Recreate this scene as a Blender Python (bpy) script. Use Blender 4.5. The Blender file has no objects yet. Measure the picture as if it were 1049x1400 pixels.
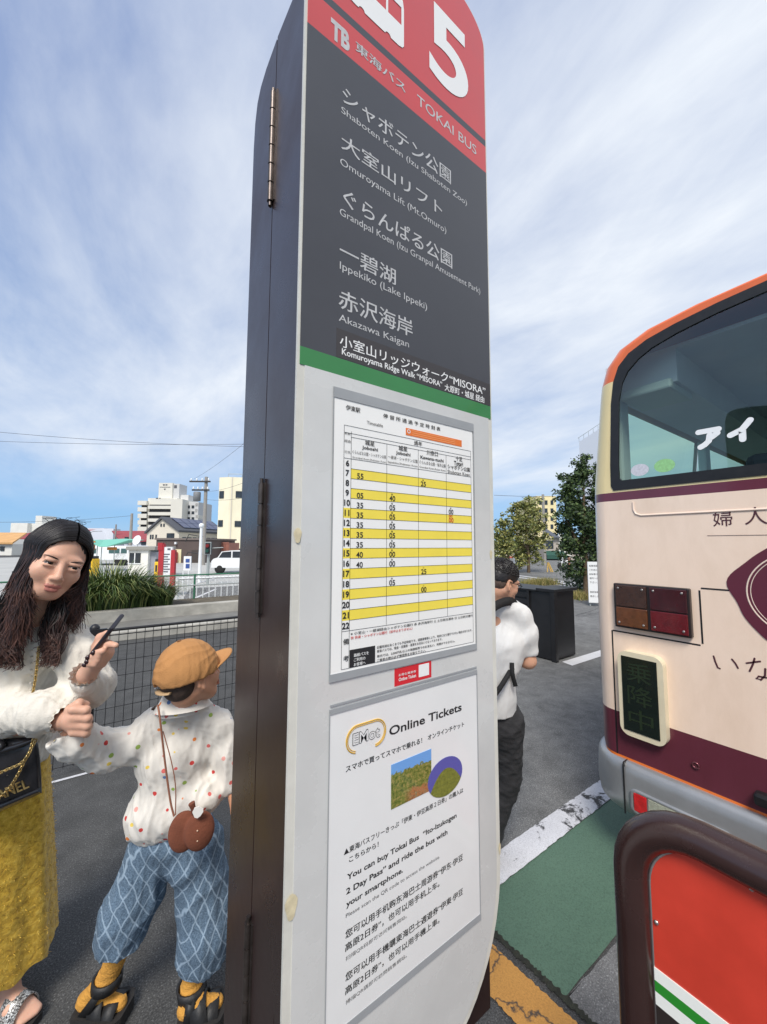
import bpy, bmesh, math, random
import numpy as np
from mathutils import Vector, Matrix, noise
random.seed(7); rng = np.random.default_rng(7)
S = bpy.context.scene
COL = S.collection
R_ = math.radians
def lin(r, g, b):
    f = lambda c: (c/255/12.92) if c/255 <= .04045 else ((c/255+.055)/1.055)**2.4
    return (f(r), f(g), f(b), 1)

# ------------------------------------------------------------------ camera
CAM_H = 1.5
CF, CX, CY = 531.0, 524.5, 700.0
cam = bpy.data.cameras.new('camera'); camo = bpy.data.objects.new('camera', cam); COL.objects.link(camo)
cam.sensor_fit = 'HORIZONTAL'; cam.sensor_width = 36; cam.lens = CF/1049*36
cam.clip_start = .02; cam.clip_end = 5000
CROT = (Matrix.Rotation(R_(-35.65), 3, 'Z') @ Matrix.Rotation(R_(94.74), 3, 'X') @ Matrix.Rotation(R_(.23), 3, 'Z'))
camo.matrix_world = Matrix.Translation((0, 0, CAM_H)) @ CROT.to_4x4()
S.camera = camo

# ------------------------------------------------------------------ world, sun, exposure
SUN_EL, SUN_AZ = 50, None
sun_from = Vector((-.70, -.66, 0)).normalized()      # horizontal direction the light comes from
w = bpy.data.worlds.new('World'); S.world = w; w.use_nodes = True
nt = w.node_tree; nt.nodes.clear()
N = nt.nodes.new; L = nt.links.new
SKYK = 6.2
out = N('ShaderNodeOutputWorld'); bg = N('ShaderNodeBackground'); bg.inputs['Strength'].default_value = .13
sky = N('ShaderNodeTexSky'); sky.sky_type = 'NISHITA'; sky.sun_disc = False
sky.sun_elevation = R_(SUN_EL); sky.sun_rotation = math.atan2(sun_from.x, sun_from.y)
sky.air_density = 1.0; sky.dust_density = .6; sky.ozone_density = 1.6
tc = N('ShaderNodeTexCoord')
# thin streaky clouds: project the view direction on a high flat layer
sep = N('ShaderNodeSeparateXYZ'); L(tc.outputs['Generated'], sep.inputs[0])
mx = N('ShaderNodeMath'); mx.operation = 'MAXIMUM'; mx.inputs[1].default_value = .0; L(sep.outputs['Z'], mx.inputs[0])
ad = N('ShaderNodeMath'); ad.operation = 'ADD'; ad.inputs[1].default_value = .16; L(mx.outputs[0], ad.inputs[0])
dx = N('ShaderNodeMath'); dx.operation = 'DIVIDE'; L(sep.outputs['X'], dx.inputs[0]); L(ad.outputs[0], dx.inputs[1])
dy = N('ShaderNodeMath'); dy.operation = 'DIVIDE'; L(sep.outputs['Y'], dy.inputs[0]); L(ad.outputs[0], dy.inputs[1])
cb = N('ShaderNodeCombineXYZ'); L(dx.outputs[0], cb.inputs[0]); L(dy.outputs[0], cb.inputs[1])
def cloud(rot, sc, nscale, detail, rough, dist, off):
    m = N('ShaderNodeMapping'); m.inputs['Rotation'].default_value = (0, 0, R_(rot)); m.inputs['Scale'].default_value = sc
    m.inputs['Location'].default_value = off
    L(cb.outputs[0], m.inputs[0])
    n = N('ShaderNodeTexNoise'); n.inputs['Scale'].default_value = nscale; n.inputs['Detail'].default_value = detail
    n.inputs['Roughness'].default_value = rough; n.inputs['Distortion'].default_value = dist
    L(m.outputs[0], n.inputs['Vector']); return n
c1 = cloud(55, (1.0, .62, 1), 1.05, 9, .58, .35, (7.7, 8.2, 0))
c2 = cloud(60, (1.0, .40, 1), 3.6, 8, .60, .5, (.3, 4.4, 0))
mm = N('ShaderNodeMath'); mm.operation = 'MULTIPLY_ADD'; mm.inputs[1].default_value = .34
L(c2.outputs['Fac'], mm.inputs[0]); L(c1.outputs['Fac'], mm.inputs[2])
vdot = N('ShaderNodeVectorMath'); vdot.operation = 'DOT_PRODUCT'; vdot.inputs[1].default_value = (.81, -.58, -.10); L(tc.outputs['Generated'], vdot.inputs[0])
mb = N('ShaderNodeMath'); mb.operation = 'MULTIPLY_ADD'; mb.inputs[1].default_value = .15; L(vdot.outputs['Value'], mb.inputs[0]); L(mm.outputs[0], mb.inputs[2]); mm = mb
rp = N('ShaderNodeValToRGB'); rp.color_ramp.elements[0].position = .47; rp.color_ramp.elements[0].color = (.15, .15, .15, 1)
rp.color_ramp.elements[1].position = .86; rp.color_ramp.elements[1].color = (1, 1, 1, 1)
L(mm.outputs[0], rp.inputs[0])
fd = N('ShaderNodeMapRange'); fd.inputs['From Min'].default_value = .05; fd.inputs['From Max'].default_value = .20
L(sep.outputs['Z'], fd.inputs['Value'])
cm = N('ShaderNodeMath'); cm.operation = 'MULTIPLY'; L(rp.outputs[0], cm.inputs[0]); L(fd.outputs[0], cm.inputs[1])
hz = N('ShaderNodeValToRGB'); hz.color_ramp.elements[0].color = (.26, .50, .80, 1); hz.color_ramp.elements[0].position = .0
hz.color_ramp.elements[1].color = (.19, .29, .56, 1); hz.color_ramp.elements[1].position = .7
e_ = hz.color_ramp.elements.new(.06); e_.color = (.17, .42, .78, 1)
e_ = hz.color_ramp.elements.new(.22); e_.color = (.30, .44, .70, 1)
L(sep.outputs['Z'], hz.inputs[0])
hs = N('ShaderNodeMix'); hs.data_type = 'RGBA'; hs.blend_type = 'MULTIPLY'; hs.inputs['Factor'].default_value = 1; hs.inputs['B'].default_value = (SKYK, SKYK, SKYK, 1); L(hz.outputs[0], hs.inputs['A'])
nb_ = N('ShaderNodeMix'); nb_.data_type = 'RGBA'; nb_.inputs['Factor'].default_value = .82; L(sky.outputs[0], nb_.inputs['A']); L(hs.outputs['Result'], nb_.inputs['B'])
mixc = N('ShaderNodeMix'); mixc.data_type = 'RGBA'
mixc.inputs['B'].default_value = (.80*SKYK, .85*SKYK, .92*SKYK, 1)
L(cm.outputs[0], mixc.inputs['Factor']); L(nb_.outputs['Result'], mixc.inputs['A'])
L(mixc.outputs['Result'], bg.inputs['Color']); L(bg.outputs[0], out.inputs[0])

sl = bpy.data.lights.new('sun', 'SUN'); sl.energy = 2.5; sl.angle = R_(20); sl.color = (1, .94, .86)
so = bpy.data.objects.new('sun', sl); COL.objects.link(so); so.location = (0, 0, 40)
sdir = -(sun_from*math.cos(R_(SUN_EL)) + Vector((0, 0, math.sin(R_(SUN_EL)))))
so.rotation_euler = sdir.to_track_quat('-Z', 'Y').to_euler()
S.view_settings.view_transform = 'Standard'; S.view_settings.look = 'None'
S.view_settings.exposure = 0.45; S.view_settings.gamma = 1

# ------------------------------------------------------------------ placing helpers
CO = Vector((0, 0, CAM_H))
AR = Vector((math.cos(R_(35.65)), -math.sin(R_(35.65)), 0))     # to the right of the view
AF = Vector((math.sin(R_(35.65)), math.cos(R_(35.65)), 0))      # along the view
def ray(px, py): return CROT @ Vector(((px-CX)/CF, -(py-CY)/CF, -1))
def at(px, py, D): return CO + ray(px, py)*D                    # point at camera depth D
def atx(px, py, x): r = ray(px, py); return CO + r*(x/r.x)
def aty(px, py, y): r = ray(px, py); return CO + r*(y/r.y)
def atz(px, py, z): r = ray(px, py); return CO + r*((z-CAM_H)/r.z)
def rz(px, py, f):                                              # view-aligned (right, height) at forward distance f
    r = ray(px, py); t = f/r.dot(AF); p = CO + r*t; return p.dot(AR), p.z
def vw(r, f, z): return AR*r + AF*f + Vector((0, 0, z))
ROAD = -.2
def ground_z(p):
    r = p.dot(AR); t = min(1, max(0, (r+.35)/.75)); t = t*t*(3-2*t); return ROAD*t

# ------------------------------------------------------------------ materials
MATS = {}
def mat(name, col, rough=.6, metal=0., var=.0, vscale=8., bump=0., bscale=60., spec=.5, coat=0., emit=None, col2=None, detail=4, vcol=None):
    if name in MATS: return MATS[name]
    m = bpy.data.materials.new(name); m.use_nodes = True; t = m.node_tree
    b = t.nodes['Principled BSDF']; b.inputs['Base Color'].default_value = col
    b.inputs['Roughness'].default_value = rough; b.inputs['Metallic'].default_value = metal
    b.inputs['Specular IOR Level'].default_value = spec
    if coat: b.inputs['Coat Weight'].default_value = coat; b.inputs['Coat Roughness'].default_value = .08
    if emit: b.inputs['Emission Color'].default_value = emit[0]; b.inputs['Emission Strength'].default_value = emit[1]
    tcn = t.nodes.new('ShaderNodeTexCoord')
    if var or col2:
        n = t.nodes.new('ShaderNodeTexNoise'); n.inputs['Scale'].default_value = vscale; n.inputs['Detail'].default_value = detail
        n.inputs['Roughness'].default_value = .62
        t.links.new(tcn.outputs['Object'], n.inputs['Vector'])
        r = t.nodes.new('ShaderNodeValToRGB')
        e = r.color_ramp.elements
        e[0].position = .32; e[1].position = .68
        a, c = (1-var), (1+var)
        e[0].color = (col[0]*a, col[1]*a, col[2]*a, 1)
        e[1].color = col2 if col2 else (min(1, col[0]*c), min(1, col[1]*c), min(1, col[2]*c), 1)
        t.links.new(n.outputs['Fac'], r.inputs[0]); t.links.new(r.outputs[0], b.inputs['Base Color'])
        rr = t.nodes.new('ShaderNodeMapRange'); rr.inputs['To Min'].default_value = max(.02, rough-.08); rr.inputs['To Max'].default_value = min(1, rough+.1)
        t.links.new(n.outputs['Fac'], rr.inputs['Value']); t.links.new(rr.outputs[0], b.inputs['Roughness'])
    if bump:
        n2 = t.nodes.new('ShaderNodeTexNoise'); n2.inputs['Scale'].default_value = bscale; n2.inputs['Detail'].default_value = 5
        t.links.new(tcn.outputs['Object'], n2.inputs['Vector'])
        bp = t.nodes.new('ShaderNodeBump'); bp.inputs['Strength'].default_value = bump; bp.inputs['Distance'].default_value = .01
        t.links.new(n2.outputs['Fac'], bp.inputs['Height']); t.links.new(bp.outputs[0], b.inputs['Normal'])
    MATS[name] = m; return m
def nodes_of(name, rough=.8):
    m = bpy.data.materials.new(name); m.use_nodes = True; t = m.node_tree; b = t.nodes['Principled BSDF']; b.inputs['Roughness'].default_value = rough
    MATS[name] = m; return m, t, b
def noise_node(t, vec, scale, detail=4, rough=.6, dist=0):
    n = t.nodes.new('ShaderNodeTexNoise'); n.inputs['Scale'].default_value = scale; n.inputs['Detail'].default_value = detail
    n.inputs['Roughness'].default_value = rough; n.inputs['Distortion'].default_value = dist
    if vec: t.links.new(vec, n.inputs['Vector'])
    return n
def ramp(t, src, stops, interp='LINEAR'):
    r = t.nodes.new('ShaderNodeValToRGB'); r.color_ramp.interpolation = interp
    e = r.color_ramp.elements
    while len(e) < len(stops): e.new(.5)
    for k, (p, c) in enumerate(stops): e[k].position = p; e[k].color = c if len(c) == 4 else (*c, 1)
    t.links.new(src, r.inputs[0]); return r
def mixrgb(t, fac, a, b, mode='MIX'):
    m = t.nodes.new('ShaderNodeMix'); m.data_type = 'RGBA'; m.blend_type = mode
    for k, v in (('Factor', fac), ('A', a), ('B', b)):
        if hasattr(v, 'links'): t.links.new(v, m.inputs[k])
        else: m.inputs[k].default_value = v
    return m.outputs['Result']
def bump_to(t, b, src, strength, dist=.01):
    bp = t.nodes.new('ShaderNodeBump'); bp.inputs['Strength'].default_value = strength; bp.inputs['Distance'].default_value = dist
    t.links.new(src, bp.inputs['Height']); t.links.new(bp.outputs[0], b.inputs['Normal'])
def grey(v): return (v, v, v, 1)

# ------------------------------------------------------------------ mesh builder
class MB:
    def __init__(s): s.v = []; s.f = []; s.mi = []; s.sm = []; s.cur = 0; s.smooth = False; s.marks = []
    def add(s, vs, fs, mi=None, smooth=None):
        o = len(s.v); s.v += [Vector(p) for p in vs]
        for f in fs:
            s.f.append([o+i for i in f]); s.mi.append(s.cur if mi is None else mi); s.sm.append(s.smooth if smooth is None else smooth)
        return s
    def mark(s): s.marks.append((len(s.v), len(s.f))); return s
    def build_each(s, name, mats, parent=None, bevel=0., seg=2):
        # one object per marked piece
        out_ = []; mk = s.marks + [(len(s.v), len(s.f))]
        for (v0, f0), (v1, f1) in zip(mk[:-1], mk[1:]):
            if f1 == f0: continue
            q = MB(); q.v = s.v[v0:v1]; q.f = [[i-v0 for i in f] for f in s.f[f0:f1]]; q.mi = s.mi[f0:f1]; q.sm = s.sm[f0:f1]
            out_.append(q.build(name, mats, parent, bevel, seg))
        return out_
    def box(s, a, b, ax=None, mi=None):
        # ax: None = world axes, else function (x, y, z) -> world
        x0, y0, z0 = a; x1, y1, z1 = b
        s.mark(); g = ax or (lambda x, y, z: Vector((x, y, z)))
        vs = [g(x, y, z) for z in (z0, z1) for x, y in ((x0, y0), (x1, y0), (x1, y1), (x0, y1))]
        return s.add(vs, [(3, 2, 1, 0), (4, 5, 6, 7), (0, 1, 5, 4), (1, 2, 6, 5), (2, 3, 7, 6), (3, 0, 4, 7)], mi, False)
    def prism(s, pts, d, mi=None, smooth=False):
        # closed polygon pts (3D) extruded by vector d
        n = len(pts); pts = [Vector(p) for p in pts]; d = Vector(d)
        vs = pts + [p+d for p in pts]
        s.add(vs, [list(range(n))[::-1], list(range(n, 2*n))], mi, False)
        s.add(vs, [(i, (i+1) % n, n+(i+1) % n, n+i) for i in range(n)], mi, smooth); return s
    def poly(s, pts, mi=None): return s.add(pts, [list(range(len(pts)))], mi, False)
    def tube(s, path, rad, seg=8, closed=False, caps=True, mi=None, up=None, flat=1.0):
        path = [Vector(p) for p in path]; n = len(path)
        rads = rad if hasattr(rad, '__len__') else [rad]*n
        vs = []; prev = None
        for i, p in enumerate(path):
            if closed: d = path[(i+1) % n]-path[i-1]
            else: d = path[min(i+1, n-1)]-path[max(i-1, 0)]
            d.normalize()
            if prev is None:
                a = up if up is not None else (Vector((0, 0, 1)) if abs(d.z) < .9 else Vector((1, 0, 0)))
                u = d.cross(a).normalized()
            else:
                u = (prev - d*prev.dot(d)).normalized()
            prev = u; vv = d.cross(u)
            for k in range(seg):
                t = 2*math.pi*k/seg; vs.append(p + (u*math.cos(t) + vv*math.sin(t)*flat)*rads[i])
        fs = []
        for i in range(n if closed else n-1):
            j = (i+1) % n
            for k in range(seg): fs.append((i*seg+k, i*seg+(k+1) % seg, j*seg+(k+1) % seg, j*seg+k))
        s.add(vs, fs, mi, True)
        if caps and not closed: s.add(vs, [list(range(seg))[::-1], list(range((n-1)*seg, n*seg))], mi, False)
        return s
    def lathe(s, c, prof, seg=16, axis=(0, 0, 1), mi=None, smooth=True):
        ax = Vector(axis).normalized(); u = ax.orthogonal().normalized(); v = ax.cross(u); c = Vector(c)
        vs = [c + ax*h + (u*math.cos(2*math.pi*k/seg) + v*math.sin(2*math.pi*k/seg))*r for r, h in prof for k in range(seg)]
        fs = [(i*seg+k, i*seg+(k+1) % seg, (i+1)*seg+(k+1) % seg, (i+1)*seg+k) for i in range(len(prof)-1) for k in range(seg)]
        s.add(vs, fs, mi, smooth)
        s.add(vs, [list(range(seg))[::-1], list(range((len(prof)-1)*seg, len(prof)*seg))], mi, False); return s
    def ell(s, c, r, seg=12, rings=8, mi=None, rot=None):
        c = Vector(c); vs = []; fs = []
        for i in range(rings+1):
            ph = math.pi*i/rings
            for k in range(seg):
                t = 2*math.pi*k/seg
                p = Vector((r[0]*math.sin(ph)*math.cos(t), r[1]*math.sin(ph)*math.sin(t), r[2]*math.cos(ph)))
                if rot: p = rot @ p
                vs.append(c+p)
        for i in range(rings):
            for k in range(seg): fs.append((i*seg+k, (i+1)*seg+k, (i+1)*seg+(k+1) % seg, i*seg+(k+1) % seg))
        return s.add(vs, fs, mi, True)
    def text(s, txt, o, ex, ez, w=None, h=None, mi=None, bold=0., align='L', lift=0., shear=0.):
        s.mark(); cjk = any(ord(c) > 0x2e00 for c in txt)
        vs, fs = text_mesh(txt, 0. if cjk else bold)
        if not vs: return s
        xs = [p[0] for p in vs]; ys = [p[1] for p in vs]
        bw = max(xs)-min(xs) or 1; bh = max(ys)-min(ys) or 1
        if h is None: h = bh*w/bw
        if w is None: w = bw*h/bh
        ex = Vector(ex); ez = Vector(ez); nn = ex.cross(ez); o = Vector(o)
        x0 = min(xs); y0 = min(ys)
        if align == 'C': o = o - ex*(w/2)
        offs = [(0, 0)] if not (cjk and bold) else [(-bold*.5, -bold*.3), (bold*.5, -bold*.3), (-bold*.5, bold*.4), (bold*.5, bold*.4)]
        kx, ky = w/bw, h/bh
        for q, (a, b) in enumerate(offs):
            s.add([o + ex*((p[0]-x0+a)*kx + shear*(p[1]-y0)*ky) + ez*((p[1]-y0+b)*ky) + nn*(lift+q*.00004) for p in vs], fs, mi, False)
        return s
    def build(s, name, mats, parent=None, bevel=0., seg=2, subsurf=0):
        me = bpy.data.meshes.new(name); o = bpy.data.objects.new(name, me); COL.objects.link(o)
        off = Vector((0, 0, 0))
        if parent is not None:
            q = parent
            while q is not None: off += q.location; q = q.parent
            o.parent = parent
        me.from_pydata([tuple(p-off) for p in s.v], [], s.f)
        if not isinstance(mats, (list, tuple)): mats = [mats]
        for m in mats: me.materials.append(m)
        me.polygons.foreach_set('material_index', s.mi); me.polygons.foreach_set('use_smooth', s.sm)
        me.update()
        if bevel:
            b = o.modifiers.new('bevel', 'BEVEL'); b.width = bevel; b.segments = seg; b.limit_method = 'ANGLE'; b.angle_limit = R_(40)
            b.harden_normals = False
        if subsurf:
            b = o.modifiers.new('sub', 'SUBSURF'); b.levels = b.render_levels = subsurf
        return o
_TC = {}
def text_mesh(txt, bold=0.):
    k = (txt, bold)
    if k in _TC: return _TC[k]
    cu = bpy.data.curves.new('t', 'FONT'); cu.body = txt; cu.resolution_u = 8 if len(txt) < 3 else 3; cu.offset = bold; cu.fill_mode = 'FRONT'
    o = bpy.data.objects.new('t', cu); COL.objects.link(o)
    bpy.context.view_layer.update()
    dg = bpy.context.evaluated_depsgraph_get(); me = bpy.data.meshes.new_from_object(o.evaluated_get(dg))
    r = ([tuple(v.co) for v in me.vertices], [list(p.vertices) for p in me.polygons])
    # upward facing
    bpy.data.objects.remove(o); bpy.data.curves.remove(cu); bpy.data.meshes.remove(me)
    _TC[k] = r; return r
def brush(m, pts, w_, nrm):
    # flat pen stroke with round ends lying on a surface
    pts = [Vector(p) for p in pts]; n = len(pts); L0 = []
    for i, p in enumerate(pts):
        d = (pts[min(i+1, n-1)]-pts[max(i-1, 0)]).normalized(); s_ = nrm.cross(d).normalized(); L0.append((p+s_*w_, p-s_*w_))
    for i in range(n-1): m.add([L0[i][0], L0[i][1], L0[i+1][1], L0[i+1][0]], [(0, 1, 2, 3)], None, False)
    u = nrm.orthogonal().normalized(); v = nrm.cross(u)
    for k, p in enumerate(pts):
        m.add([p+nrm*(.0002+.00006*k)+(u*math.cos(a)+v*math.sin(a))*w_ for a in np.linspace(0, 2*math.pi, 17)[:-1]], [list(range(16))], None, False)
def tag(o, label=None, cat=None, group=None, kind=None):
    if label: o['label'] = label
    if cat: o['category'] = cat
    if group: o['group'] = group
    if kind: o['kind'] = kind
    return o
def root(name, loc, label, cat, group=None):
    e = bpy.data.objects.new(name, None); COL.objects.link(e); e.location = loc; e.empty_display_size = .1
    return tag(e, label, cat, group)
def copy_tree(o, parent=None):
    c = o.copy(); COL.objects.link(c); c.parent = parent
    for ch in list(o.children): copy_tree(ch, c)
    return c
def rrect(x0, x1, z0, z1, r, n=6, corners=(1, 1, 1, 1)):
    # rounded rectangle outline (counter-clockwise), corners: bl, br, tr, tl
    out = []
    for k, (cx, cz, a0) in enumerate(((x0+r, z0+r, 180), (x1-r, z0+r, 270), (x1-r, z1-r, 0), (x0+r, z1-r, 90))):
        if corners[k]:
            for i in range(n+1):
                a = R_(a0+90*i/n); out.append((cx+r*math.cos(a), cz+r*math.sin(a)))
        else: out.append(((x0, z0), (x1, z0), (x1, z1), (x0, z1))[k])
    return out
# ================================================================== SETTING: ground
def asphalt(name, base, worn, speck=.35, cracks=True):
    m, t, b = nodes_of(name, .85)
    tcn = t.nodes.new('ShaderNodeTexCoord'); v = tcn.outputs['Object']
    big = noise_node(t, v, .55, 6, .6, .4)
    fine = noise_node(t, v, 170, 2, .7)
    mid = noise_node(t, v, 7, 5, .6)
    col = ramp(t, big.outputs['Fac'], [(.35, base), (.7, worn)])
    sp = ramp(t, fine.outputs['Fac'], [(.38, grey(.38)), (.52, grey(.95)), (.62, grey(1.35)), (.70, grey(3.4))])
    c = mixrgb(t, speck*2 if speck < .5 else 1., col.outputs[0], sp.outputs[0], 'MULTIPLY')
    md = ramp(t, mid.outputs['Fac'], [(.28, grey(.70)), (.72, grey(1.18))])
    c = mixrgb(t, 1., c, md.outputs[0], 'MULTIPLY')
    if cracks:
        vo = t.nodes.new('ShaderNodeTexVoronoi'); vo.feature = 'DISTANCE_TO_EDGE'; vo.inputs['Scale'].default_value = .33
        wz = noise_node(t, v, 3, 4, .6); wm = mixrgb(t, .12, v, wz.outputs['Color'], 'ADD'); t.links.new(wm, vo.inputs['Vector'])
        cr = ramp(t, vo.outputs['Distance'], [(.0, grey(.35)), (.006, grey(1))])
        c = mixrgb(t, .8, c, cr.outputs[0], 'MULTIPLY')
    t.links.new(c, b.inputs['Base Color']); bump_to(t, b, fine.outputs['Fac'], .55, .006)
    b.inputs['Specular IOR Level'].default_value = .35
    return m
ASPH = asphalt('asphalt', (.070, .070, .069), (.092, .092, .089), .35, False); ASPH_R = asphalt('asphalt_road_near', (.15, .15, .146), (.19, .19, .184), .3, False)
ASPH_OLD = asphalt('asphalt_old', (.16, .16, .158), (.23, .23, .225), .25)
m = MB()
rs = [-1500, -40, -8, -.35] + [-.35+.75*k/10 for k in range(1, 11)] + [8, 40, 1500]
fs_ = [-60, -6, -1, 0, 1, 2, 4, 8, 16, 40, 120, 400, 2500]
vs = [vw(r, f, ROAD*(lambda t: t*t*(3-2*t))(min(1, max(0, (r+.35)/.75)))) for f in fs_ for r in rs]
nr = len(rs)
m.add(vs, [(i*nr+j, i*nr+j+1, (i+1)*nr+j+1, (i+1)*nr+j) for i in range(len(fs_)-1) for j in range(nr-1)], 0, True)
tag(m.build('ground', ASPH), kind='structure')

def sheet(name, pts, z, material, kind='structure'):
    mm_ = MB(); mm_.poly([(p[0], p[1], z) for p in pts]); return tag(mm_.build(name, material), kind=kind)
# weathered paint: paint colour with the asphalt showing through where it has worn off
def worn_paint(name, col, col2, wear=(.62, .70), wscale=5., speck=.6, cracks=0.):
    m, t, b = nodes_of(name, .7)
    v = t.nodes.new('ShaderNodeTexCoord').outputs['Object']
    n = noise_node(t, v, 2.2, 6, .65); f = noise_node(t, v, 150, 2, .7); wn = noise_node(t, v, wscale, 10, .72, .3)
    c = ramp(t, n.outputs['Fac'], [(.3, col), (.7, col2)])
    sp = ramp(t, f.outputs['Fac'], [(.34, grey(speck)), (.48, grey(1)), (.72, grey(1.15))])
    c = mixrgb(t, 1., c.outputs[0], sp.outputs[0], 'MULTIPLY')
    wr = ramp(t, wn.outputs['Fac'], [(wear[0], grey(0)), (wear[1], grey(1))])
    fac = wr.outputs[0]
    if cracks:
        vo = t.nodes.new('ShaderNodeTexVoronoi'); vo.feature = 'DISTANCE_TO_EDGE'; vo.inputs['Scale'].default_value = cracks
        wz = noise_node(t, v, 9, 4, .6); wm = mixrgb(t, .10, v, wz.outputs['Color'], 'ADD'); t.links.new(wm, vo.inputs['Vector'])
        cr = ramp(t, vo.outputs['Distance'], [(.0, grey(1)), (.014, grey(0))])
        fac = mixrgb(t, 1., fac, cr.outputs[0], 'LIGHTEN')
    c = mixrgb(t, fac, c, (.035, .034, .034, 1)); t.links.new(c, b.inputs['Base Color'])
    bump_to(t, b, f.outputs['Fac'], .4, .005); return m
P_WHITE = worn_paint('paint_white', (.50, .50, .52), (.66, .66, .68), (.54, .585), 4.6, .8)
P_GREEN = worn_paint('paint_green', (.065, .125, .085), (.085, .155, .105), (.72, .78), 9., .75)
P_YELL = worn_paint('paint_yellow', (.42, .20, .045), (.52, .26, .06), (.70, .75), 6., .85, 3.2)
P_CLEAN = worn_paint('paint_line', (.55, .55, .56), (.68, .68, .69), (.66, .74), 5., .85)
Z1 = ROAD+.004
def edge_rough(a, b, n, amp, seed):
    r = random.Random(seed); a = Vector(a); b = Vector(b); d = b-a; nrm = Vector((-d.y, d.x)).normalized()
    return [tuple(a + d*(i/n) + nrm*r.uniform(-amp, amp)) for i in range(n+1)]
# white line along the bus bay, green bay and yellow line (real road markings, parallel to the bus)
sheet('road_marking', edge_rough((1.25, 1.355), (7.5, 1.31), 260, .003, 1) + edge_rough((7.5, 1.45), (1.25, 1.50), 260, .003, 2), Z1+.004, P_WHITE)
sheet('bus_bay', edge_rough((1.48, .905), (9.0, .80), 60, .006, 3) + edge_rough((9.0, 1.33), (1.48, 1.352), 20, .002, 4) + edge_rough((1.47, 1.352), (1.50, .905), 14, .008, 8), Z1, P_GREEN)
sheet('kerb_marking', edge_rough((1.322, .2), (1.24, 1.6), 140, .003, 5) + edge_rough((1.40, 1.6), (1.50, .2), 140, .004, 6), Z1+.002, P_YELL)
# lighter old concrete patch beside the bay with a dirty joint of moss
CONC = mat('concrete_kerb', (.30, .295, .28, 1), .9, var=.25, vscale=5, bump=.5, bscale=90)
JOINT = mat('joint_moss', (.022, .024, .016, 1), .95, var=.5, vscale=30, bump=.8, bscale=60)
sheet('joint', edge_rough((1.456, 1.36), (1.508, .3), 170, .006, 11) + edge_rough((1.532, .3), (1.482, 1.36), 170, .007, 12), Z1+.003, JOINT)
sheet('pavement', edge_rough((1.52, .3), (1.50, .898), 12, .004, 13) + edge_rough((1.50, .898), (2.0, .88), 14, .004, 14) + [(2.02, .3)], Z1+.001, ASPH_OLD)
# lighter, older asphalt ahead of the bay and a dashed bay line
sheet('bay_road', [(1.2, 1.42), (60, 1.38), (60, 60), (16, 22), (1.0, 1.7)], ROAD+.0015, ASPH_R)
sheet('old_road', edge_rough((5.6, 4.6), (9.5, 3.45), 40, .03, 15) + [(60, 3.2), (60, 45), (18, 30)], ROAD+.003, ASPH_OLD)
sheet('road_marking', [(5.45, 3.02), (9.0, 2.98), (9.0, 3.16), (5.5, 3.20)], Z1+.002, P_CLEAN)

# ================================================================== BUS STOP SIGN
Y0 = .5692
SX0, SX1 = .2366, .7166
def chipped(name, base, chip, rough, sc, thr, bump=.04):
    m, t, b = nodes_of(name, rough); v = t.nodes.new('ShaderNodeTexCoord').outputs['Object']
    n = noise_node(t, v, 5, 6, .6); c = ramp(t, n.outputs['Fac'], [(.3, tuple(x*.86 for x in base[:3])), (.7, tuple(x*1.16 for x in base[:3]))])
    k = noise_node(t, v, sc, 9, .75, .4); f = ramp(t, k.outputs['Fac'], [(thr, grey(0)), (thr+.012, grey(1))])
    t.links.new(mixrgb(t, f.outputs[0], c.outputs[0], chip), b.inputs['Base Color'])
    rr = ramp(t, n.outputs['Fac'], [(.3, grey(max(.05, rough-.07))), (.75, grey(rough+.14))]); t.links.new(rr.outputs[0], b.inputs['Roughness']); bump_to(t, b, k.outputs['Fac'], bump, .004); b.inputs['Specular IOR Level'].default_value = .6; return m
BROWN = chipped('brown_enamel', lin(47, 34, 32), lin(150, 138, 130), .29, 9, .745)
CREAMRIM = mat('cream_rim', lin(214, 212, 202), .4, var=.06, vscale=20, bump=.05, bscale=60)
DARKP = mat('dark_panel', lin(62, 63, 69), .42, var=.10, vscale=5, coat=.15, detail=8)
REDP = mat('red_panel', lin(203, 62, 62), .36, var=.06, vscale=6, coat=.25)
GREENP = mat('green_band', lin(48, 128, 66), .38, var=.05, vscale=12, coat=.25)
ACRYL = mat('white_acrylic', lin(208, 208, 205), .26, var=.09, vscale=4, coat=.5, detail=8)
PAPER = mat('paper', lin(244, 243, 239), .5, var=.02, vscale=6, coat=.35)
PAPER2 = mat('poster_paper', lin(232, 232, 230), .4, var=.03, vscale=5, coat=.45)
SLOT = mat('slot_grey', lin(158, 161, 163), .5, var=.06, vscale=14)
LETW = mat('letter_white', lin(194, 194, 194), .5, var=.12, vscale=60)
LETP = mat('letter_pure', lin(240, 240, 238), .5)
INK = mat('ink', (.018, .018, .02, 1), .55)
INKG = mat('ink_grey', (.10, .10, .105, 1), .55)
INKR = mat('ink_red', lin(205, 50, 45), .55)
YROW = mat('yellow_row', lin(246, 224, 84), .5, var=.03, vscale=20)
STAIN = mat('stain', lin(212, 200, 166), .5, var=.2, vscale=60)
sign = root('bus_stop_sign', (.4766, .70, ground_z(Vector((.4766, .70, 0)))), 'tall brown bus stop pillar with red number 5 head, dark destination board and timetable', 'bus stop sign')
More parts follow.
